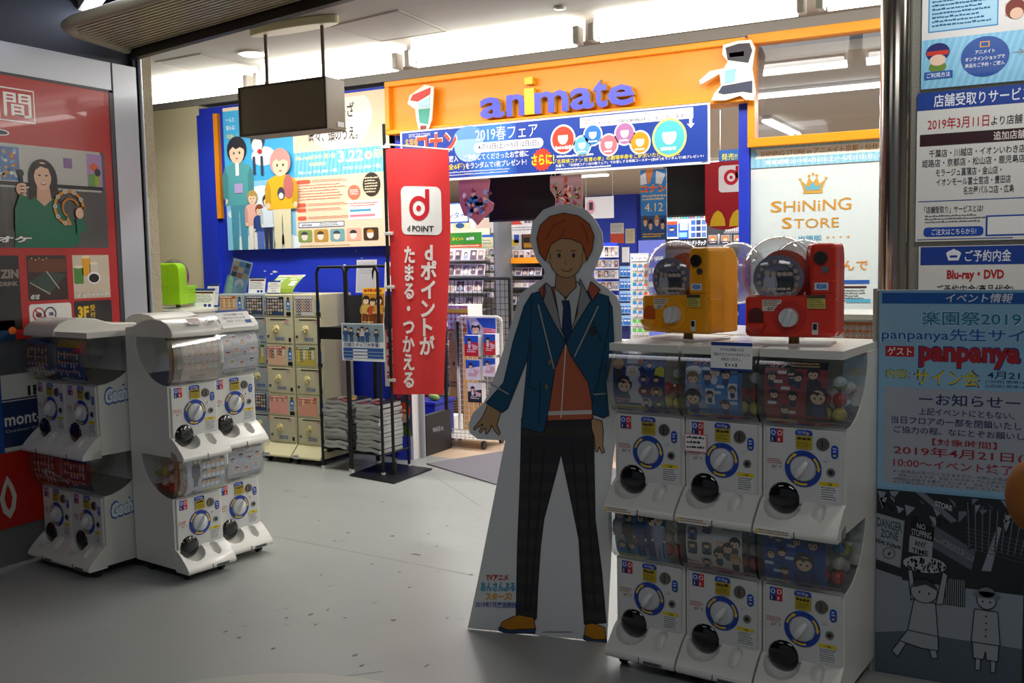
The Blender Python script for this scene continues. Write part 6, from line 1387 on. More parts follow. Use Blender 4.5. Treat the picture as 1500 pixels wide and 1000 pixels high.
P.text('内容:', 22, 282, 92, 316, '#2c2c3c', .06, l=2); P.text('内容:', 24, 284, 90, 314, '#d4c42c', .03, l=3); P.text('サイン会', 104, 278, 292, 340, '#2a3a6c', .09, l=2); P.text('サイン会', 108, 282, 288, 336, '#d4c42c', .04, l=3)
P.text('4月21日', 310, 280, 436, 306, '#25335c', .02, l=3); P.text('[1回目] 開場12:00', 306, 310, 430, 322, '#25335c', .0, l=3); P.text('[2回目] 開場14:00', 306, 326, 430, 338, '#25335c', .0, l=3)
P.rect(18, 348, 950, 700, '#a9aeb8', l=2)
P.text('ーお知らせー', 120, 366, 400, 408, '#1f2a5c', .04, l=3); P.text('上記イベントにともない、', 120, 418, 386, 444, '#1f2a5c', .02, l=3); P.text('当日フロアの一部を閉鎖いたします。', 40, 452, 470, 480, '#1f2a5c', .02, l=3); P.text('ご協力の程、なにとぞお願いします。', 48, 488, 478, 514, '#1f2a5c', .02, l=3)
P.text('【対象時間】', 160, 526, 340, 552, '#9c2430', .03, l=3); P.text('2019年4月21日(日)', 48, 558, 480, 598, '#9c2430', .035, l=3); P.text('10:00〜イベント終了まで', 48, 604, 460, 638, '#9c2430', .03, l=3)
P.text('※一部商品が見づらくなりますので、お探しの商品がござい', 48, 648, 430, 660, '#2a3050', .0, l=3); P.text('恐れ入りますが、お近くのスタッフにお声がけ下さい。', 64, 662, 420, 674, '#2a3050', .0, l=3); P.text('※時間は前後する事がございます、予めご了承下さい。', 48, 676, 400, 687, '#2a3050', .0, l=3); P.text('※ご不明な点がございましたら、お近くのスタッフまでお尋ね', 48, 688, 440, 699, '#2a3050', .0, l=3)
P.build('event_poster', (0.0, 0, 0.69), parent=eb, m=PG)
P = Print(EW, 0.69, 950, 690, '#8a94a0', 0.003); rn = random.Random(11)
P.rect(0, 0, 950, 330, '#23272e', l=1); P.rect(0, 520, 950, 690, '#54606c', l=1)
for i in range(26): x = rn.uniform(0, 420); y = rn.uniform(0, 90); P.poly([(x, y), (x+rn.uniform(10, 40), y+rn.uniform(-6, 16)), (x+rn.uniform(0, 24), y+rn.uniform(14, 44))], rn.choice(['#8a94a0', '#14161c', '#6c747e']), l=2)
P.poly([(0, 90), (96, 110), (84, 286), (0, 264)], '#8f969e', l=3); P.poly([(0, 94), (90, 113), (79, 280), (0, 259)], '#9aa0a6', l=4)
P.text('DANGER', 2, 104, 88, 140, '#3f5660', .03, l=5, slope=16); P.text('ZONE', 14, 146, 76, 178, '#3f5660', .03, l=5, slope=10); P.text('High Voltage', -0, 184, 84, 208, '#14161c', .03, l=5, slope=16); ringp(P, 44, 236, 19, 22, '#3a3f46', 5); P.poly([(50, 222), (38, 242), (44, 242), (36, 254), (54, 234), (46, 234)], '#2a2e36', l=6)
P.poly([(118, 100), (196, 122), (190, 240), (110, 226)], '#0f1116', l=4); P.poly([(114, 160), (192, 176), (189, 234), (111, 222)], '#9aa0a6', l=5); P.text('NO', 138, 112, 166, 132, '#c6cacf', .0, l=6, slope=4); P.text('STOPPING', 120, 134, 186, 158, '#c6cacf', .0, l=6, slope=10); P.text('ANY', 130, 176, 170, 196, '#14161c', .02, l=6, slope=6); P.text('TIME', 122, 204, 176, 222, '#14161c', .02, l=6, slope=8)
P.poly([(186, 110), (330, 190), (318, 262), (180, 190)], '#59616a', l=3); P.poly([(190, 142), (326, 212), (323, 232), (188, 164)], '#8f969e', l=4); P.text('PERPETUAL SUCCOUR CENTRE', 196, 146, 322, 164, '#20252c', .02, l=5, slope=66)
P.poly([(130, 0), (160, 0), (270, 90), (250, 100)], '#6c747e', l=3); P.text('STORE', 196, 24, 252, 44, '#b9bec4', .03, l=5, slope=14)
for i in range(9): P.poly([(300+i*24, 20+i*5), (303+i*24, 20+i*5), (312+i*20, 190), (309+i*20, 190)], '#6c747e', l=3)
for i in range(6): P.poly([(300, 110+i*14), (480, 140+i*15), (480, 142+i*15), (300, 112+i*14)], '#59616a', l=3)
P.poly([(0, 300), (90, 320), (96, 520), (0, 540)], '#8a919a', l=3)
P.rect(220, 300, 300, 400, '#0f1116', l=3)
for i in range(11): P.rect(224+i*7, 302, 227+i*7, 398, '#8a919a', l=4)
P.rect(160, 400, 330, 520, '#9298a0', l=2); P.poly([(350, 260), (380, 258), (410, 100), (396, 96)], '#8a919a', l=3)
# a generic child carrying a loaf-like bundle, and a second child in a hat
P.oval(165, 262, 72, 30, '#aab0b6', 24, l=6)
for i in range(70): a = rn.uniform(0, 2*PI); q_ = rn.random()**.5; P.rect(165+66*q_*math.cos(a), 262+26*q_*math.sin(a), 165+66*q_*math.cos(a)+5, 262+26*q_*math.sin(a)+9, '#1c1f26', l=7)
def cut(pts, l, c='#9aa0a6'):
    P.poly([(165+(x-165)*1.0, y) for x, y in pts], c, l)
    for a, b in zip(pts, pts[1:]+pts[:1]):
        dx, dy = b[0]-a[0], b[1]-a[1]; L = math.hypot(dx, dy) or 1; nx, ny = -dy/L*1.6, dx/L*1.6
        P._add([(a[0]+nx, a[1]+ny), (b[0]+nx, b[1]+ny), (b[0]-nx, b[1]-ny), (a[0]-nx, a[1]-ny)], '#14161c', l+1)
cut([(110, 290), (124, 286), (138, 380), (122, 400)], 8); cut([(226, 280), (242, 290), (228, 400), (205, 402)], 8)
cut([(132, 396), (204, 400), (214, 520), (190, 524), (112, 512)], 10); cut([(112, 512), (214, 520), (216, 572), (160, 572), (84, 556)], 12)
cut([(86, 556), (108, 562), (80, 618), (58, 600)], 14); cut([(186, 572), (210, 572), (214, 600), (194, 604)], 14)
P.oval(165, 360, 46, 44, '#14161c', 26, l=16); P.oval(165, 360, 43, 41, '#9aa0a6', 26, l=17); P.oval(150, 364, 3, 5, '#14161c', 10, l=18); P.oval(182, 366, 3, 5, '#14161c', 10, l=18); P.poly([(124, 350), (140, 320), (170, 314), (204, 336), (206, 350), (170, 334), (140, 346)], '#30343c', l=18)
cut([(330, 400), (404, 400), (414, 520), (322, 520)], 10); cut([(326, 520), (410, 520), (408, 578), (372, 578), (368, 548), (362, 578), (330, 578)], 12); cut([(336, 578), (354, 578), (352, 620), (336, 620)], 12); cut([(384, 578), (402, 578), (400, 620), (386, 620)], 12)
P.oval(368, 362, 32, 34, '#14161c', 22, l=14); P.oval(368, 362, 29, 31, '#9aa0a6', 22, l=15); P.oval(368, 344, 44, 13, '#6c747e', 20, l=16); P.oval(368, 334, 26, 18, '#6c747e', 18, l=16)
for k in range(4): P.oval(368, 420+k*24, 3, 3, '#14161c', 8, l=17)
P.oval(356, 368, 3, 4, '#14161c', 8, l=17); P.oval(380, 368, 3, 4, '#14161c', 8, l=17)
for i in range(40): x = rn.uniform(0, 440); P.poly([(x, 520+rn.uniform(-4, 8)), (x+rn.uniform(10, 40), 524+rn.uniform(-4, 8)), (x+rn.uniform(4, 30), 528+rn.uniform(0, 8))], '#1c1f26', l=9) if False else None
P.build('street_drawing', (0.0, 0, 0.0), parent=eb, m=PG)
# round brown object cut by the right edge of the picture
q = onY(1516, 726, 2.6)
t = thing('plush_head', 'brown rounded plush object cut off by the right edge', 'plush', (q[0], q[1], 0))
MB().cyl((0, 0, 0), (0, 0, q[2]-0.06), 0.02, 12).build('stand_post', BLACKM, t, smooth=True); MB().cyl((0, 0, 0), (0, 0, 0.015), 0.14, 24).build('stand_foot', BLACKM, t)
MB().ball((0, 0, q[2]), 0.072, 14, 24, (0.9, .9, 1.25)).build('plush_body', mat('brown_plush', '#8a5014', 0.8, var=0.1, scale=60), t, smooth=True)
# ------------------------------------------------------------------ inside the shop
for k, (x, y, v) in enumerate(SHOP_TUBES):
    o = thing('shop_tube_lamp', 'lit white tube lamp on the shop ceiling seen past the sign', 'lamp', (x, y, 2.80), R(90) if v else 0, 'tube lamps on the shop ceiling')
    MB().box(-0.62, 0.62, -0.04, 0.04, -0.03, 0).build('housing', WPANEL, o, bev=0.004)
    for yy in (-0.035, 0.035): MB().cyl((-0.6, yy, -0.045), (0.6, yy, -0.045), 0.014, 10).build('tube', emit('shop_tube', '#ffffff', 5), o, smooth=True)
def flat(name, label, px0, py0, px1, py1, Y, bg, fn=None, W=100, H=100, cat='poster', t=0.005, group=None):
    P, loc = sheetY(px0, py0, px1, py1, Y, W, H, bg, t)
    if fn: fn(P)
    return P.build(name, loc, label=label, cat=cat, group=group)
# two ceiling-hung screens
for px0, py0, px1, py1, lb in ((715, 266, 822, 321, 'wide black ceiling-hung screen left of the standee head'), (972, 247, 1036, 316, 'black ceiling-hung screen right of the long hanging poster')):
    a = onY(px0, py0, 7.2); b = onY(px1, py1, 7.2)
    t = thing('display_screen', lb, 'screen', (a[0], 7.2, b[2]))
    MB().box(0, b[0]-a[0], 0, 0.05, 0, a[2]-b[2]+0.05).build('casing', mat('screen_casing', '#121214', 0.4), t, bev=0.004)
    MB().box(0.015, b[0]-a[0]-0.015, -0.002, 0, 0.015, a[2]-b[2]+0.035).build('screen_glass', mat('screen_off', '#08080a', 0.55, spec=0.2), t)
    MB().cyl(((b[0]-a[0])/2, 0.03, a[2]-b[2]+0.05), ((b[0]-a[0])/2, 0.03, 2.80-b[2]), 0.018, 10).build('hanger', BLACKM, t)
# hanging printed cutouts
def cutprint(name, label, pts, Y, cols, n, bg):
    P3 = [onY(*p, Y) for p in pts]; x0 = min(p[0] for p in P3); z0 = min(p[2] for p in P3); w = max(p[0] for p in P3)-x0; h = max(p[2] for p in P3)-z0
    P = Print(w, h, 100, 100, bg, 0); P.v = []; P.f = []; P.c = []; pp_ = [((p[0]-x0)/w*100, (1-(p[2]-z0)/h)*100) for p in P3]; P.poly(pp_, bg, 0)
    cx = sum(p[0] for p in pp_)/len(pp_); cy = sum(p[1] for p in pp_)/len(pp_)
    for i in range(n):
        f = random.random()**.5*.86; q_ = random.choice(pp_); q2 = random.choice(pp_); x = cx+((q_[0]+q2[0])/2-cx)*f; y = cy+((q_[1]+q2[1])/2-cy)*f
        P.poly([(x+random.uniform(2, 9)*math.cos(a), y+random.uniform(2, 8)*math.sin(a)) for a in [k*PI/3.5 for k in range(7)]], random.choice(cols), l=2+i % 6)
    o = P.build(name, (x0, Y, z0), label=label, cat='poster'); sdm = o.modifiers.new('thickness', 'SOLIDIFY'); sdm.thickness = 0.004; sdm.offset = -1; return o
cutprint('hanging_cutout_poster', 'jagged red and blue cutout poster hanging left of the wide black screen', [(672, 264), (718, 263), (716, 280), (712, 290), (724, 298), (722, 308), (710, 318), (700, 330), (690, 318), (680, 316), (674, 300), (672, 284)], 6.9, ['#a84038', '#d8b8a8', '#3a78c0', '#8ab0dc', '#e6dcd8', '#6a3040', '#5a98d8'], 90, '#b8707c')
cutprint('hanging_cutout_poster', 'green and red cutout poster hanging behind the standee head', [(806, 258), (852, 255), (854, 290), (852, 320), (816, 318), (814, 290), (806, 278)], 6.9, ['#a84838', '#b8b8d8', '#7a9a6a', '#d8a898', '#8a4a6a', '#e8dcc8', '#c8503c'], 80, '#a88890')
flat('hanging_strip_poster', 'purple strip poster hanging beneath the green and red cutout', 812, 300, 853, 322, 6.95, '#9a7a9c', lambda P: clutter(P, 24, pal=['#c8a0b0', '#7a5a90', '#e8c8c0'], smin=10, smax=30))
def conanp(P):
    P.rect(0, 0, 100, 100, '#3a8ad0', l=1); P.poly([(20, 0), (50, 0), (36, 20), (30, 20)], '#e88a3a', l=2); P.poly([(0, 8), (20, 4), (26, 20), (0, 22)], '#dce8f0', l=2); P.poly([(60, 2), (96, 8), (80, 22), (58, 20)], '#dce8f0', l=2)
    P.text('コナン', 0, 22, 100, 33, '#f6c83a', .07, l=3); P.text('コナン', 2, 23, 98, 32, '#e8502c', .04, l=4); P.lines(6, 36, 96, 45, 2, '#d8c89c', .6, l=3)
    P.text('4.12', 16, 48, 86, 60, '#f0dca0', .0, l=3); P.rect(0, 66, 100, 100, '#2c5a94', l=2)
    for k, x in enumerate((18, 38, 62, 84)): chibi(P, x, 74+(k % 2)*5, 8, ['#6a4430', '#3a2c30', '#c88a4a', '#2a2830'][k], '#31568c', l=4)
    P.lines(8, 91, 90, 98, 2, '#f6c83a', .5, l=9)
flat('hanging_film_poster', 'long narrow blue hanging poster reading 4.12', 938, 249, 977, 350, 6.9, '#3a8ad0', conanp)
# red hanging banner with rounded foot
a = onY(1033, 238, 6.75); b = onY(1092, 336, 6.75); w = b[0]-a[0]; h = a[2]-b[2]
P = Print(w, h, 100, 160, '#b92430', 0); P.v = []; P.f = []; P.c = []
P.poly([(0, 0), (100, 0), (100, 135)]+[(50+50*math.cos(x), 135+24*math.sin(x)) for x in [k*PI/12 for k in range(0, 13)]]+[(0, 135)], '#b01f2a', l=0)
P.rrect(34, 10, 96, 72, 9, '#f4f2f0', l=1); ringp(P, 65, 38, 10, 18, '#cf2230', 2); P.oval(65, 38, 4, 4, '#cf2230', 12, l=2); P.rect(76, 12, 83, 40, '#cf2230', l=2); P.text('d POINT', 40, 60, 90, 68, '#2b2326', .03, l=2)
P.text('dポイントが', 18, 80, 99, 92, '#f2e9e6', .03, l=2); P.text('たまる・つかえる', 20, 97, 99, 106, '#f2e9e6', .03, l=2)
for x in (32, 80): P.poly([(x-20, 150 if x < 60 else 152), (x-18, 136), (x-10, 120), (x, 113), (x+10, 120), (x+17, 134), (x+19 if x < 60 else 99, 150)], '#f0c62a', l=3)
o = P.build('hanging_banner', (a[0], 6.75, b[2]), label='red hanging banner with rounded foot between the right screen and the blue post', cat='banner'); sdm = o.modifiers.new('thickness', 'SOLIDIFY'); sdm.thickness = 0.003; sdm.offset = -1
flat('centre_sign', 'white hanging sign with blue border seen beside the red fabric banner', 652, 298, 687, 326, 8.3, '#f4f6f8', lambda P: (P.rect(0, 0, 100, 6, '#2c5aa8', l=1), P.rect(0, 92, 100, 100, '#2c5aa8', l=1), P.rect(94, 0, 100, 100, '#2c5aa8', l=1), P.text('ンター', 10, 44, 88, 78, '#23458c', .02, l=2)), cat='sign')
flat('hanging_sign', 'white hanging sheet with pink round emblem right of the standee head', 857, 289, 899, 319, 9.4, '#d8d8d6', lambda P: (P.oval(20, 46, 16, 34, '#d89aa0', 18, l=1), P.rect(14, 24, 28, 60, '#3a3038', l=2)), cat='sign')
# white header panels and shelf on the left of the shop
flat('header_panel', 'long white header panel with red BOX strip over the shelves', 722, 318, 800, 342, 9.0, '#e6e4e2', lambda P: (P.poly([(2, 22), (50, 22), (56, 46), (2, 46)], '#c8463a', l=1), P.text('BOX', 4, 26, 22, 43, '#f4e4e0', .04, l=2), P.lines(60, 20, 98, 44, 1, '#6a6a70', .8, l=1), P.lines(4, 58, 98, 84, 2, '#8a8a90', .5, l=1)), cat='sign')
flat('header_panel', 'white header panel with small cards above the green shelf sign', 640, 322, 722, 341, 8.9, '#dfe2e6', lambda P: (P.rect(30, 20, 60, 90, '#e6d8a8', l=1), P.oval(42, 45, 8, 18, '#2c5a8c', 12, l=2), P.rect(2, 30, 24, 90, '#8fb0dc', l=1), P.rect(70, 5, 98, 95, '#d8c0b0', l=1)), cat='sign')
sh = thing('pegboard_shelf', 'white pegboard shelf unit with packets under a green header', 'shelf', (0, 0, 0))
def YB(px0, py0, px1, py1, Y, name, m, parent, th=0.02, **k):
    a = onY(px0, py0, Y); b = onY(px1, py1, Y); return MB().box(a[0], b[0], Y, Y+th, 0 if name == 'back_panel' else b[2], a[2]).build(name, m, parent, **k)
SHM = mat('cream_pegboard', '#d9d3bc', 0.7)
YB(600, 338, 723, 596, 8.75, 'back_panel', SHM, sh)
hd = flat('header_sign', None, 640, 342, 706, 362, 8.55, '#3f9a34', lambda P: (P.rect(0, 78, 100, 100, '#e2602c', l=1), P.text('ポイント', 34, 28, 60, 52, '#f4c83a', .05, l=2), P.lines(66, 28, 90, 54, 1, '#f0f4e8', .8, l=2), P.lines(6, 82, 96, 97, 1, '#f4e4d0', .6, l=2)), cat=None); hd.parent = sh
for y in (382, 404, 428, 452, 478, 505, 535, 565):
    a = onY(600, y, 8.45); b = onY(706, y, 8.45); MB().box(a[0], b[0], 8.45, 8.75, a[2]-0.012, a[2]).build('wire_shelf', mat('wire_grey', '#9a9a98', 0.4, .4), sh)
PK = ['#c8b8b4', '#8a6a78', '#e4dfe0', '#6a5a64', '#b89a90', '#9aa0b4', '#d8c8b8', '#4a4450']
pk0 = {}
def pack(x, y, z, w, h, k, label, group, tilt=-0.25, cat='packet'):
    kk = (k % 6, round(w, 3), round(h, 3))
    if kk not in pk0:
        P = Print(w, h, 100, 140, '#e6e6e8', 0.008); c = PK[k % len(PK)]; P.rect(6, 14, 94, 132, c, l=1); P.oval(random.uniform(35, 60), 60, 24, 26, random.choice(PK), 12, l=2); P.oval(50, 96, 34, 28, random.choice(PK), 12, l=3); P.oval(52, 64, 13, 14, '#e6ccb8', 10, l=4)
        pk0[kk] = P.mesh('packet', PG)
    o = bpy.data.objects.new('packet', pk0[kk]); C.objects.link(o); o.location = (x, y, z); o.rotation_euler = (tilt, 0, rr.uniform(-.05, .05)); return tag(o, label, cat, group)
rows = [382, 404, 428, 452, 478, 505]
for ri, y in enumerate(rows):
    for k, px in enumerate(range(652, 704, 11 if ri < 2 else 13)):
        a = onY(px, y, 8.47); pack(a[0], 8.50, a[2], 0.085 if ri < 2 else 0.10, 0.125, k+ri*3, 'card packet in a clear sleeve on the cream pegboard shelf, row %s from the top' % ['one', 'two', 'three', 'four', 'five', 'six'][ri], 'card packets on the pegboard shelf, row %s' % ['one', 'two', 'three', 'four', 'five', 'six'][ri])
for ri, y in enumerate((372, 384, 396, 408, 422, 436)):
    for k, px in enumerate((708, 716)):
        a = onY(px, y, 8.6); pack(a[0], 8.62, a[2], 0.045, 0.055, k*3+ri, 'small blister packet on hooks beside the grey pillar', 'small packets on hooks beside the grey pillar', tilt=0)
flat('panel_strip', 'pale yellow product strip with small packets left of the grey pillar', 705, 344, 723, 366, 8.7, '#e4dfb4', lambda P: (P.rect(0, 0, 100, 16, '#2c5ac0', l=1), P.lines(10, 30, 90, 70, 2, '#7a8a9a', .4, l=1)), cat='sign')
a = onY(723.5, 340, 8.6); b = onY(731, 450, 8.6)
tag(MB().box(a[0], b[0], 8.6, 8.9, 0, 2.8).build('grey_pillar', mat('dark_grey_pillar', '#6a6d72', 0.6)), kind='structure')
# orange-edged shelf unit left of the standee neck
os_ = thing('orange_edged_shelf', 'dark shelf unit with orange edge strip left of the standee', 'shelf', (0, 0, 0))
YB(729, 336, 800, 596, 9.3, 'back_panel', mat('dark_shelf', '#2f2f33', 0.6), os_)
for y, c in ((382, 'orange'), (404, ''), (422, ''), (446, ''), (472, ''), (500, ''), (530, '')):
    a = onY(731, y, 8.9); b = onY(800, y, 8.9)
    MB().box(a[0], b[0], 8.9, 9.3, a[2]-0.015, a[2]).build('shelf_board', mat('dark_shelf', '#2f2f33', 0.6), os_)
    if c: MB().box(a[0], b[0], 8.87, 8.9, a[2]-0.03, a[2]+0.03).build('orange_edge', ORANGE, os_)
for px0, py0, px1, py1, fn, lb in ((730, 341, 764, 365, lambda P: (P.rect(0, 0, 100, 8, '#3a3a40', l=1), P.rect(4, 34, 50, 50, '#d8502c', l=1), P.rect(60, 44, 86, 76, '#e8c83a', l=1), P.rect(68, 6, 90, 62, '#2c5ac0', l=1), P.lines(4, 56, 56, 80, 3, '#6a6a70', .4, l=1), P.lines(4, 88, 80, 94, 1, '#2a2a30', .8, l=1)), 'white sale sheet with yellow square above the orange-edged shelf'), (766, 341, 782, 364, lambda P: (P.rect(6, 30, 94, 60, '#2a2422', l=1), P.rect(6, 64, 94, 92, '#d8a03a', l=1)), 'brown and orange sheet beside the standee head')):
    flat('sale_sheet', lb, px0, py0, px1, py1, 9.292, '#e6e6ea' if px0 < 760 else '#7a4a2c', fn)
for ri, (y, n, hh) in enumerate(((380, 7, .10), (404, 6, .09), (421, 6, .08), (446, 5, .12), (472, 5, .12))):
    for k in range(n):
        a = onY(733+k*8.2*(7/n), y, 8.92); pack(a[0], 8.95, a[2], 0.075, hh, k*2+ri, 'disc case standing on the dark shelf with orange edge, row %s' % ['one', 'two', 'three', 'four', 'five'][ri], 'disc cases on the orange-edged shelf, row %s' % ['one', 'two', 'three', 'four', 'five'][ri], tilt=-0.3 if ri else 0, cat='disc case')
# black mesh fence
fx0, fx1 = onY(640, 408, 7.6)[0], onY(746, 408, 7.6)[0]; fz = onY(700, 408, 7.6)[2]
fe = thing('mesh_fence', 'black wire mesh display fence behind the white cart', 'fence', (0, 7.6, 0))
b = MB(); b.tube([(fx0, 0, 0), (fx0, 0, fz), (fx1, 0, fz), (fx1, 0, 0)], 0.014, 8); b.build('frame', BLACKM, fe, smooth=True)
b = MB(); n = 16
for k in range(1, n): x = fx0+(fx1-fx0)*k/n; b.box(x-.002, x+.002, -.002, .002, 0.05, fz)
for k in range(1, 25): z = fz*k/25; b.box(fx0, fx1, -.002, .002, z-.002, z+.002)
tag(b.build('wire_mesh', BLACKM, fe), kind='stuff')
# cartons and boxes behind the gate
cb = thing('cardboard_box', 'tall brown cardboard box with black print standing behind the security gate', 'box', (0, 0, 0))
CBM = mat('cardboard', '#a67c4a', 0.8)
a = onY(657, 486, 7.35); b = onY(674, 606, 7.35); MB().box(a[0], b[0]+0.05, 7.35, 7.65, 0.0, a[2]).build('carton', CBM, cb, bev=0.004)
P = Print(b[0]-a[0]-.01, a[2]-0.12, 100, 400, '#a67c4a', 0); P.v = []; P.f = []; P.c = []; P.text('M', 40, 120, 66, 140, '#5a4024', .03, l=1); P.lines(14, 210, 80, 240, 2, '#5a4024', .6, l=1)
for i in range(9): P.poly([(5, 290+i*12), (95, 282+i*12), (95, 288+i*12), (5, 296+i*12)], '#5a4024', l=1)
P.build('box_print', (a[0], 7.348, 0.1), parent=cb)
a = onY(655, 447, 7.3); b = onY(686, 486, 7.3)
P = Print(b[0]-a[0], a[2]-b[2], 100, 100, '#b8622c', 0.25); P.rect(0, 0, 100, 14, '#f0e8e0', l=1); P.text('コナン', 4, 1, 44, 13, '#d8402c', .05, l=2); P.text('¥1500', 56, 2, 96, 12, '#d8402c', .05, l=2); P.rect(0, 14, 100, 28, '#f0c83a', l=1)
for k in range(14): x, y = 8+(k % 5)*20, 42+(k//5)*20; P.oval(x, y, 9, 10, '#e0dcd8', 14, l=2)
P.build('lottery_box', (a[0], 7.3, b[2]), label='orange box with white discs and a yellow band on top of the tall carton', cat='box')
P = Print(0.16, 0.20, 100, 120, '#7a4a22', 0.2)
for i in range(8): P.poly([(0, i*16), (12, i*16), (100, i*16+40), (88, i*16+40)] if i*16+40 < 120 else [(0, i*16), (10, i*16), (20, 118), (10, 118)], '#d8a04a', l=1)
a = onY(645, 612, 7.1); P.build('striped_box', (a[0]-.05, 7.1, 0.001), label='brown striped box on the floor behind the security gate', cat='box')
ub = thing('umbrella_hook', 'bundle of silver metal hooks hanging on the carton edge', 'hooks', (0, 0, 0))
a = onY(663, 474, 7.25); b = MB()
for k in range(3): b.tube([(a[0]+k*0.02, 7.25, a[2]-0.16), (a[0]+k*0.02, 7.25, a[2]), (a[0]+0.02+k*0.02, 7.25, a[2]+0.03), (a[0]+0.045+k*0.02, 7.25, a[2]), (a[0]+0.045+k*0.02, 7.25, a[2]-0.13)], 0.005, 6)
b.build('hooks', STEEL, ub, smooth=True)
# white wire cart with boxed goods
cx0, cx1 = onY(673, 600, 7.15)[0], onY(737, 600, 7.15)[0]; cz = onY(705, 464, 7.15)[2]
ct = thing('wire_cart', 'white wire display cart with rounded frame left of the standee arm', 'cart', (cx0, 7.15, 0)); cw = cx1-cx0
b = MB(); b.tube([(0, 0, 0.08), (0, 0, cz-0.04), (0.012, 0, cz-.012), (0.04, 0, cz), (cw-0.04, 0, cz), (cw-.012, 0, cz-.012), (cw, 0, cz-0.04), (cw, 0, 0.08)], 0.013, 8); b.build('frame', WHITE, ct, smooth=True)
b = MB()
for k in range(1, 9): b.box(cw*k/9-.0015, cw*k/9+.0015, -.002, .002, .1, cz)
for k in range(1, 22): z = 0.08+(cz-.08)*k/22; b.box(0, cw, -.002, .002, z-.0015, z+.0015)
tag(b.build('wire_grid', WHITE, ct), kind='stuff')
b = MB(); b.box(-0.05, cw+0.02, -0.34, 0.02, 0.08, 0.085)
for z in (0.10, 0.13, 0.16): b.box(-0.05, cw+0.02, -0.345, -0.34, z-.003, z+.003); b.box(-0.055, -0.05, -0.345, 0.02, z-.003, z+.003)
for k in range(14): b.box(-0.05+(cw+0.07)*k/13-.002, -0.05+(cw+0.07)*k/13+.002, -.345, -.341, .085, .165)
b.build('tray_basket', WHITE, ct)
for xx in (0, cw-0.02):
    for yy in (-0.30, 0): MB().cyl((xx-.01, yy, 0.035), (xx+.01, yy, 0.035), 0.035, 14).build('caster', DARKP, ct)
def kid(P): P.rect(0, 0, 100, 100, '#2a5ac4', l=1); P.poly([(0, 0), (40, 100), (100, 100), (60, 30), (30, 0)], '#b8bcc8', l=2); chibi(P, 30, 30, 14, '#3a2a2c', '#8a8fa0', l=4); P.oval(30, 16, 12, 6, '#e6e6ea', 14, l=8); P.poly([(56, 26), (100, 30), (100, 44), (54, 42)], '#e89ab0', l=4); P.lines(58, 30, 96, 42, 2, '#c8283a', .5, l=5)
flat('display_sheet', 'blue printed backing sheet at the top of the white wire cart', 684, 465, 727, 520, 7.12, '#2a5ac4', kid)
goods = [(680, 491, 701, 522, '#c8282c', 'red', 'left, upper'), (708, 489, 726, 520, '#c8282c', 'red', 'right, upper'), (682, 527, 703, 557, '#e4e0e6', 'white and pink', 'left, middle'), (707, 524, 726, 552, '#e4e0e6', 'white and pink', 'right, middle'), (685, 561, 706, 590, '#2a2c34', 'black', 'left, lower')]
for x0_, y0_, x1_, y1_, c, cn, pos in goods:
    def fn(P, c=c): P.poly([(0, 0), (100, 0), (100, 30), (0, 44)], '#2a5ac4' if c != '#2a2c34' else '#e6e6e8', l=1); chibi(P, 36, 30, 14, '#2c2630', '#d8d8e0', l=3); P.lines(20, 66, 80, 84, 2, '#f0e8e8' if c != '#e4e0e6' else '#c8506c', .5, l=4); P.poly([(50, 40), (96, 50), (90, 70), (60, 64)], '#d8b0b8', l=2)
    P, loc = sheetY(x0_, y0_, x1_, y1_, 7.04, 100, 100, c, 0.07); fn(P); P.build('goods_box', loc, label='%s goods box hooked on the white wire cart, %s place' % (cn, pos), cat='box', back='#d8d8dc')
# shop right half: pier posters, shelves, racks
flat('pier_poster', 'white and red poster on the blue pier', 894, 327, 914, 356, 18.39, '#d8dadf', lambda P: (P.rect(0, 52, 100, 100, '#d8583c', l=1), P.lines(8, 8, 92, 46, 4, '#8a8c94', .4, l=1)))
flat('pier_poster', 'small cream framed poster on the blue pier', 916, 335, 930, 356, 18.39, '#d8cfae', lambda P: P.lines(14, 14, 86, 86, 6, '#8a8468', .4, l=1))
ws = thing('wall_shelf', 'white four-tier shelf with small goods right of the standee head', 'shelf', (0, 0, 0))
YB(868, 356, 905, 500, 10.6, 'back_panel', BLUEW, ws)
for ri, y in enumerate((376, 392, 407, 424, 444, 466)):
    a = onY(868, y, 10.3); b = onY(904, y, 10.3); MB().box(a[0], b[0], 10.3, 10.6, a[2]-.012, a[2]).build('shelf_board', WPANEL, ws)
    for k in range(7):
        q = onY(869+k*4.8, y, 10.32); pack(q[0], 10.35, q[2]+.001, 0.055, 0.09 if ri else 0.12, k*5+ri, 'small pale goods packet on the blue-backed wall shelf, tier %s' % ['one', 'two', 'three', 'four', 'five', 'six'][ri], 'goods packets on the wall shelf, tier %s' % ['one', 'two', 'three', 'four', 'five', 'six'][ri], tilt=0)
br_ = thing('blue_card_rack', 'narrow blue rack of packets beside the white gift card rack', 'rack', (0, 0, 0))
YB(906, 362, 922, 500, 9.8, 'back_panel', mat('dark_blue_panel', '#1c2a66', 0.6), br_); YB(911, 362, 921, 384, 9.7, 'header_card', WPANEL, br_)
for ri in range(5):
    for k in range(3):
        q = onY(906.5+k*5, 405+ri*18, 9.7)
        P = None; o = pack(q[0], 9.72, q[2], 0.05, 0.10, 4, 'light blue packet hanging on the narrow blue rack', 'light blue packets on the narrow rack', tilt=0)
        if 'bluepack' not in _MC:
            P = Print(0.06, 0.11, 100, 140, '#9cc4e8', 0.008); P.rect(10, 40, 90, 130, '#3a78c8', l=1); P.rect(24, 60, 76, 80, '#e6f0fa', l=2); _MC['bluepack'] = P.mesh('packet', PG)
        o.data = _MC['bluepack']
gc = thing('gift_card_rack', 'white rack of small colourful gift cards right of the blue rack', 'rack', (0, 0, 0))
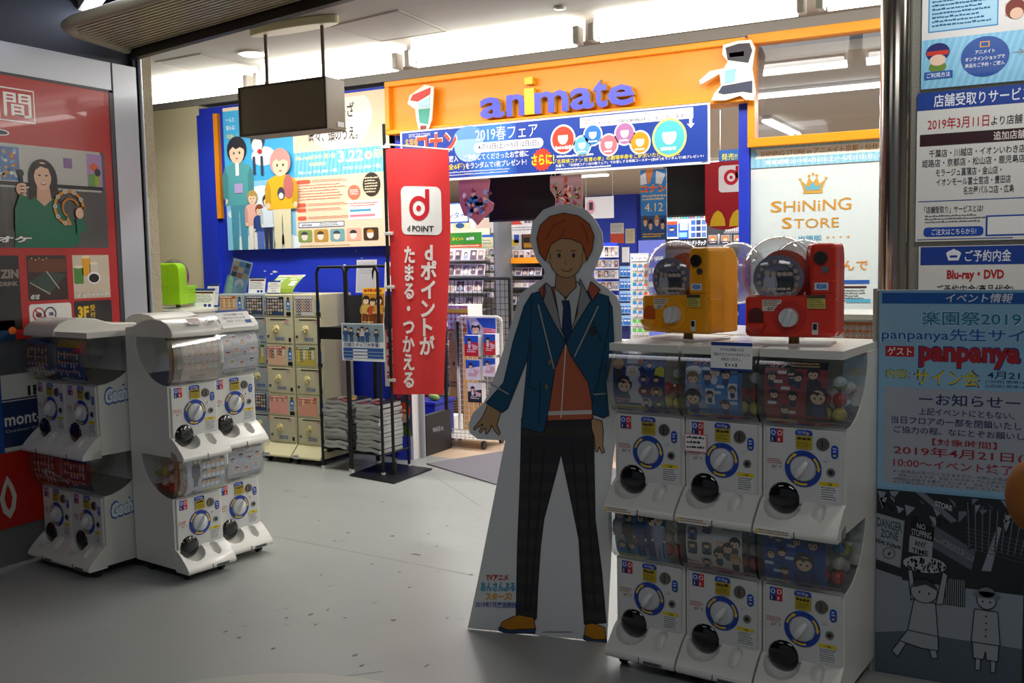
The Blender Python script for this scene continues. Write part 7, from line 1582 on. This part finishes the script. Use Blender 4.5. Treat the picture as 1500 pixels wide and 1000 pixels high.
YB(923, 371, 950, 500, 8.6, 'back_panel', WPANEL, gc)
for ri in range(8):
    for k in range(3):
        q = onY(925+k*8.2, 396+ri*13.5, 8.55)
        cc_ = [('#3f9e5b', '#3a8ad0'), ('#e8803a', '#3a8ad0'), ('#3f9e5b', '#e8503a')][k]
        key = 'gift%d' % (k if ri < 6 else 3)
        if key not in _MC:
            P = Print(0.040, 0.062, 100, 150, '#eef0f2', 0.004); P.rect(4, 4, 96, 90, cc_[0] if key != 'gift3' else '#3fae3a', l=1); P.poly([(4, 40), (96, 10), (96, 90), (4, 90)], cc_[1] if key != 'gift3' else '#5cc84a', l=2); P.text('¥3000', 20, 108, 80, 134, '#55585e', .02, l=3) if False else P.lines(16, 104, 84, 136, 2, '#55585e', .5, l=3); _MC[key] = P.mesh('gift_card', PG)
        o = bpy.data.objects.new('gift_card', _MC[key]); C.objects.link(o); o.location = (q[0], 8.58, q[2]); tag(o, '%s gift card hanging on the white rack' % ['green and blue', 'orange and blue', 'green and red', 'all green'][k if ri < 6 else 3], 'gift card', '%s gift cards on the white rack' % ['green and blue', 'orange and blue', 'green and red', 'all green'][k if ri < 6 else 3])
P, loc = sheetY(924, 374, 949, 382, 8.59, 100, 40, '#eef0f2', 0.003); P.poly([(4, 8), (4, 32), (16, 20)], '#3a8ad0', l=1); P.text('Google Play', 20, 10, 96, 34, '#6a6e74', .0, l=1); o = P.build('rack_header', loc, parent=gc)
def bp(P):
    P.rect(0, 0, 100, 20, '#2c7ac4', l=1)
    for k in range(14): P.rect(2+k*7, 2, 6+k*7, 18, random.choice(['#5ac48a', '#e8c83a', '#e8503a', '#8fc4f0']), l=2)
    P.rect(0, 28, 28, 88, '#1f4a9c', l=1); P.rect(0, 28, 28, 40, '#e8502c', l=2); chibi(P, 14, 58, 7, l=3); P.rect(30, 36, 56, 98, '#2a5ac4', l=1); P.rect(34, 36, 54, 64, '#b8d4ec', l=2); P.rect(32, 72, 52, 90, '#8fc4e8', l=2)
    for k in range(9): x, y = 62+(k % 3)*13, 26+(k//3)*24; P.rect(x, y, x+11, y+18, ['#3a6ac0', '#2a3c6c', '#5a7ab0'][k % 3], l=2)
flat('product_board', 'white board of small blue product pictures under the right screen', 976, 314, 1035, 350, 8.293, '#e2e6ea', bp, cat='board')
flat('soundtrack_strip', 'black shelf strip with white slanted Japanese lettering behind the yellow machine', 976, 350, 1036, 362, 8.293, '#26262a', lambda P: P.text('オリジナルサウンドトラック', 6, 22, 96, 80, '#e8e8ea', .05, l=2, shear=2), cat='sign')
ds = thing('dark_media_shelf', 'dark media shelf under the red hanging banner', 'shelf', (0, 0, 0))
YB(974, 310, 1098, 470, 8.3, 'back_panel', mat('dark_media', '#33343a', 0.6), ds)
for y in (359, 392, 425, 458): a = onY(1036, y, 8.0); b = onY(1098, y, 8.0); MB().box(a[0], b[0], 8.0, 8.3, a[2]-.02, a[2]).build('shelf_board', mat('steel_shelf', '#84868c', 0.4, .3), ds)
for ri, y in enumerate((358, 391, 424)):
    for k in range(3):
        q = onY(1037+k*18.5, y, 8.05)
        if 'mbox' not in _MC:
            P = Print(0.088, 0.085, 100, 100, '#3a3a44', 0.06); P.rect(8, 8, 92, 70, '#9a9490', l=1); P.oval(50, 44, 34, 26, '#c8703a', 16, l=2); P.oval(50, 54, 20, 14, '#e6c8ac', 14, l=3); P.lines(20, 78, 80, 90, 1, '#e0e0e4', .7, l=2); _MC['mbox'] = P.mesh('media_box', PG)
        o = bpy.data.objects.new('media_box', _MC['mbox']); C.objects.link(o); o.location = (q[0], 8.04, q[2]+.001); tag(o, 'dark square boxed set with orange picture on the media shelf', 'box', 'boxed sets on the dark media shelf')
for k in range(12):
    q = onY(1064+k*3, 338, 8.15); o = bpy.data.objects.new('disc_case', bpy.data.meshes['disc_spine'] if 'disc_spine' in bpy.data.meshes else MB().box(0, 0.013, 0, 0.12, 0, 0.10).mesh('disc_spine')); C.objects.link(o)
    if not o.data.materials: o.data.materials.append(mat('disc_spine_grey', '#b8b4b0', 0.4, var=0.4, scale=40))
    o.location = (q[0], 8.12, onY(1064, 339, 8.12)[2]); tag(o, 'thin disc case standing in a row behind the red hanging banner', 'disc case', 'disc cases behind the red banner')
YB(1060, 339, 1098, 341, 8.05, 'shelf_board', MATS['steel_shelf'], ds, th=.25)
flat('back_poster', 'blue film poster high up between the long banner and the blue post', 1053, 220, 1092, 236, 7.6, '#2c5a9c', lambda P: (P.text('発売!!', 10, 30, 70, 84, '#d8d84a', .03, l=1), P.oval(88, 50, 12, 40, '#7a5a48', 14, l=2)))
def onYfloor(Y):
    lo, hi = 300, 1000
    for _ in range(40):
        m_ = (lo+hi)/2
        if onY(955, m_, Y)[2] > 0.002: lo = m_
        else: hi = m_
    return lo
for k, (x0_, y0_, x1_, y1_, c) in enumerate(((935, 300, 942, 340, '#c8c0e0'), (868, 332, 876, 352, '#e8a03a'), (872, 338, 880, 366, '#3a7ac0'), (935, 352, 975, onYfloor(12), '#6a7ad8'))):
    flat('wall_poster', ['thin lilac poster beyond the long film poster', 'small orange poster beside the standee hair', 'narrow blue poster beside the standee hair', 'pale violet slatted panel below the film poster'][k], x0_, y0_, x1_, y1_, 21.99 if k < 3 else 12, c, lambda P: P.lines(6, 10, 94, 92, 8, '#e6e6f4', .4, l=1))
# book table between the entrance and the shelves
tb = thing('book_table', 'low white book table behind the right capsule machines', 'table', (-3.4, 7.0, 0))
MB().box(0, 2.1, 0, 0.9, 0.70, 0.74).build('table_top', WPANEL, tb, bev=0.004)
for xx in (0.03, 2.03):
    for yy in (0.03, 0.83): MB().box(xx, xx+.04, yy, yy+.04, 0, 0.70).build('leg', WPANEL, tb)
bm0 = None
for i in range(9):
    for j in range(3):
        n = 4+(i*7+j*3) % 4
        for k in range(n):
            key = 'book%d' % ((i+j+k) % 4)
            if key not in _MC:
                P = Print(0.13, 0.022, 100, 20, ['#e4e2dc', '#d8dce4', '#c8c4bc', '#e8e4e8'][(i+j+k) % 4], 0.18); P.rect(0, 0, 100, 20, ['#d8d4c8', '#b8c4d8', '#c89a90', '#a8a4b4'][(i+j+k) % 4], l=1); P.lines(10, 5, 70, 16, 1, '#4a4a54', .6, l=2); _MC[key] = P.mesh('comic_book', PM, back=['#dcdad4', '#ccd4e0', '#c4bcb4', '#dcd4dc'][(i+j+k) % 4])
            o = bpy.data.objects.new('comic_book', _MC[key]); C.objects.link(o); o.location = (-3.36+i*0.225, 7.04+j*0.28, 0.741+k*0.0225); tag(o, 'comic book lying flat in the piles on the white book table', 'book', 'comic books in piles on the book table')
# white capsule machine inside the entrance by the steel column
q = onY(1258, 440, 5.35)
mm = capsule_machine('single white capsule machine standing inside, between the red machine and the steel column', (card_badges('#c88a5a'), card_badges('#d87a3a')), (q[0], 5.35, 0), 0, None, arch=False, memo=None)
bpy.context.view_layer.update()
# the copies that only repeat a part carry plain names; drop group markers left empty
for o in bpy.data.objects:
    if 'group' in o and not o['group']: del o['group']

# everything hung in the shop hangs on thin cords from its ceiling
for o in list(C.objects):
    nm = o.name.split('.')[0]
    if o.parent is None and o.type == 'MESH' and nm in ('hanging_sign', 'centre_sign', 'hanging_cutout_poster', 'hanging_strip_poster', 'hanging_banner', 'hanging_film_poster', 'back_poster', 'header_panel'):
        vs = [v.co for v in o.data.vertices]; zt_ = max(v.z for v in vs); xs = [v.x for v in vs if v.z > zt_-0.03]
        for xx in (min(xs)+0.01, max(xs)-0.01):
            MB().cyl((xx, 0.003, zt_-0.02), (xx, 0.003, 2.80-o.location.z), 0.0015, 6).build('hanging_cord', WPANEL, o)
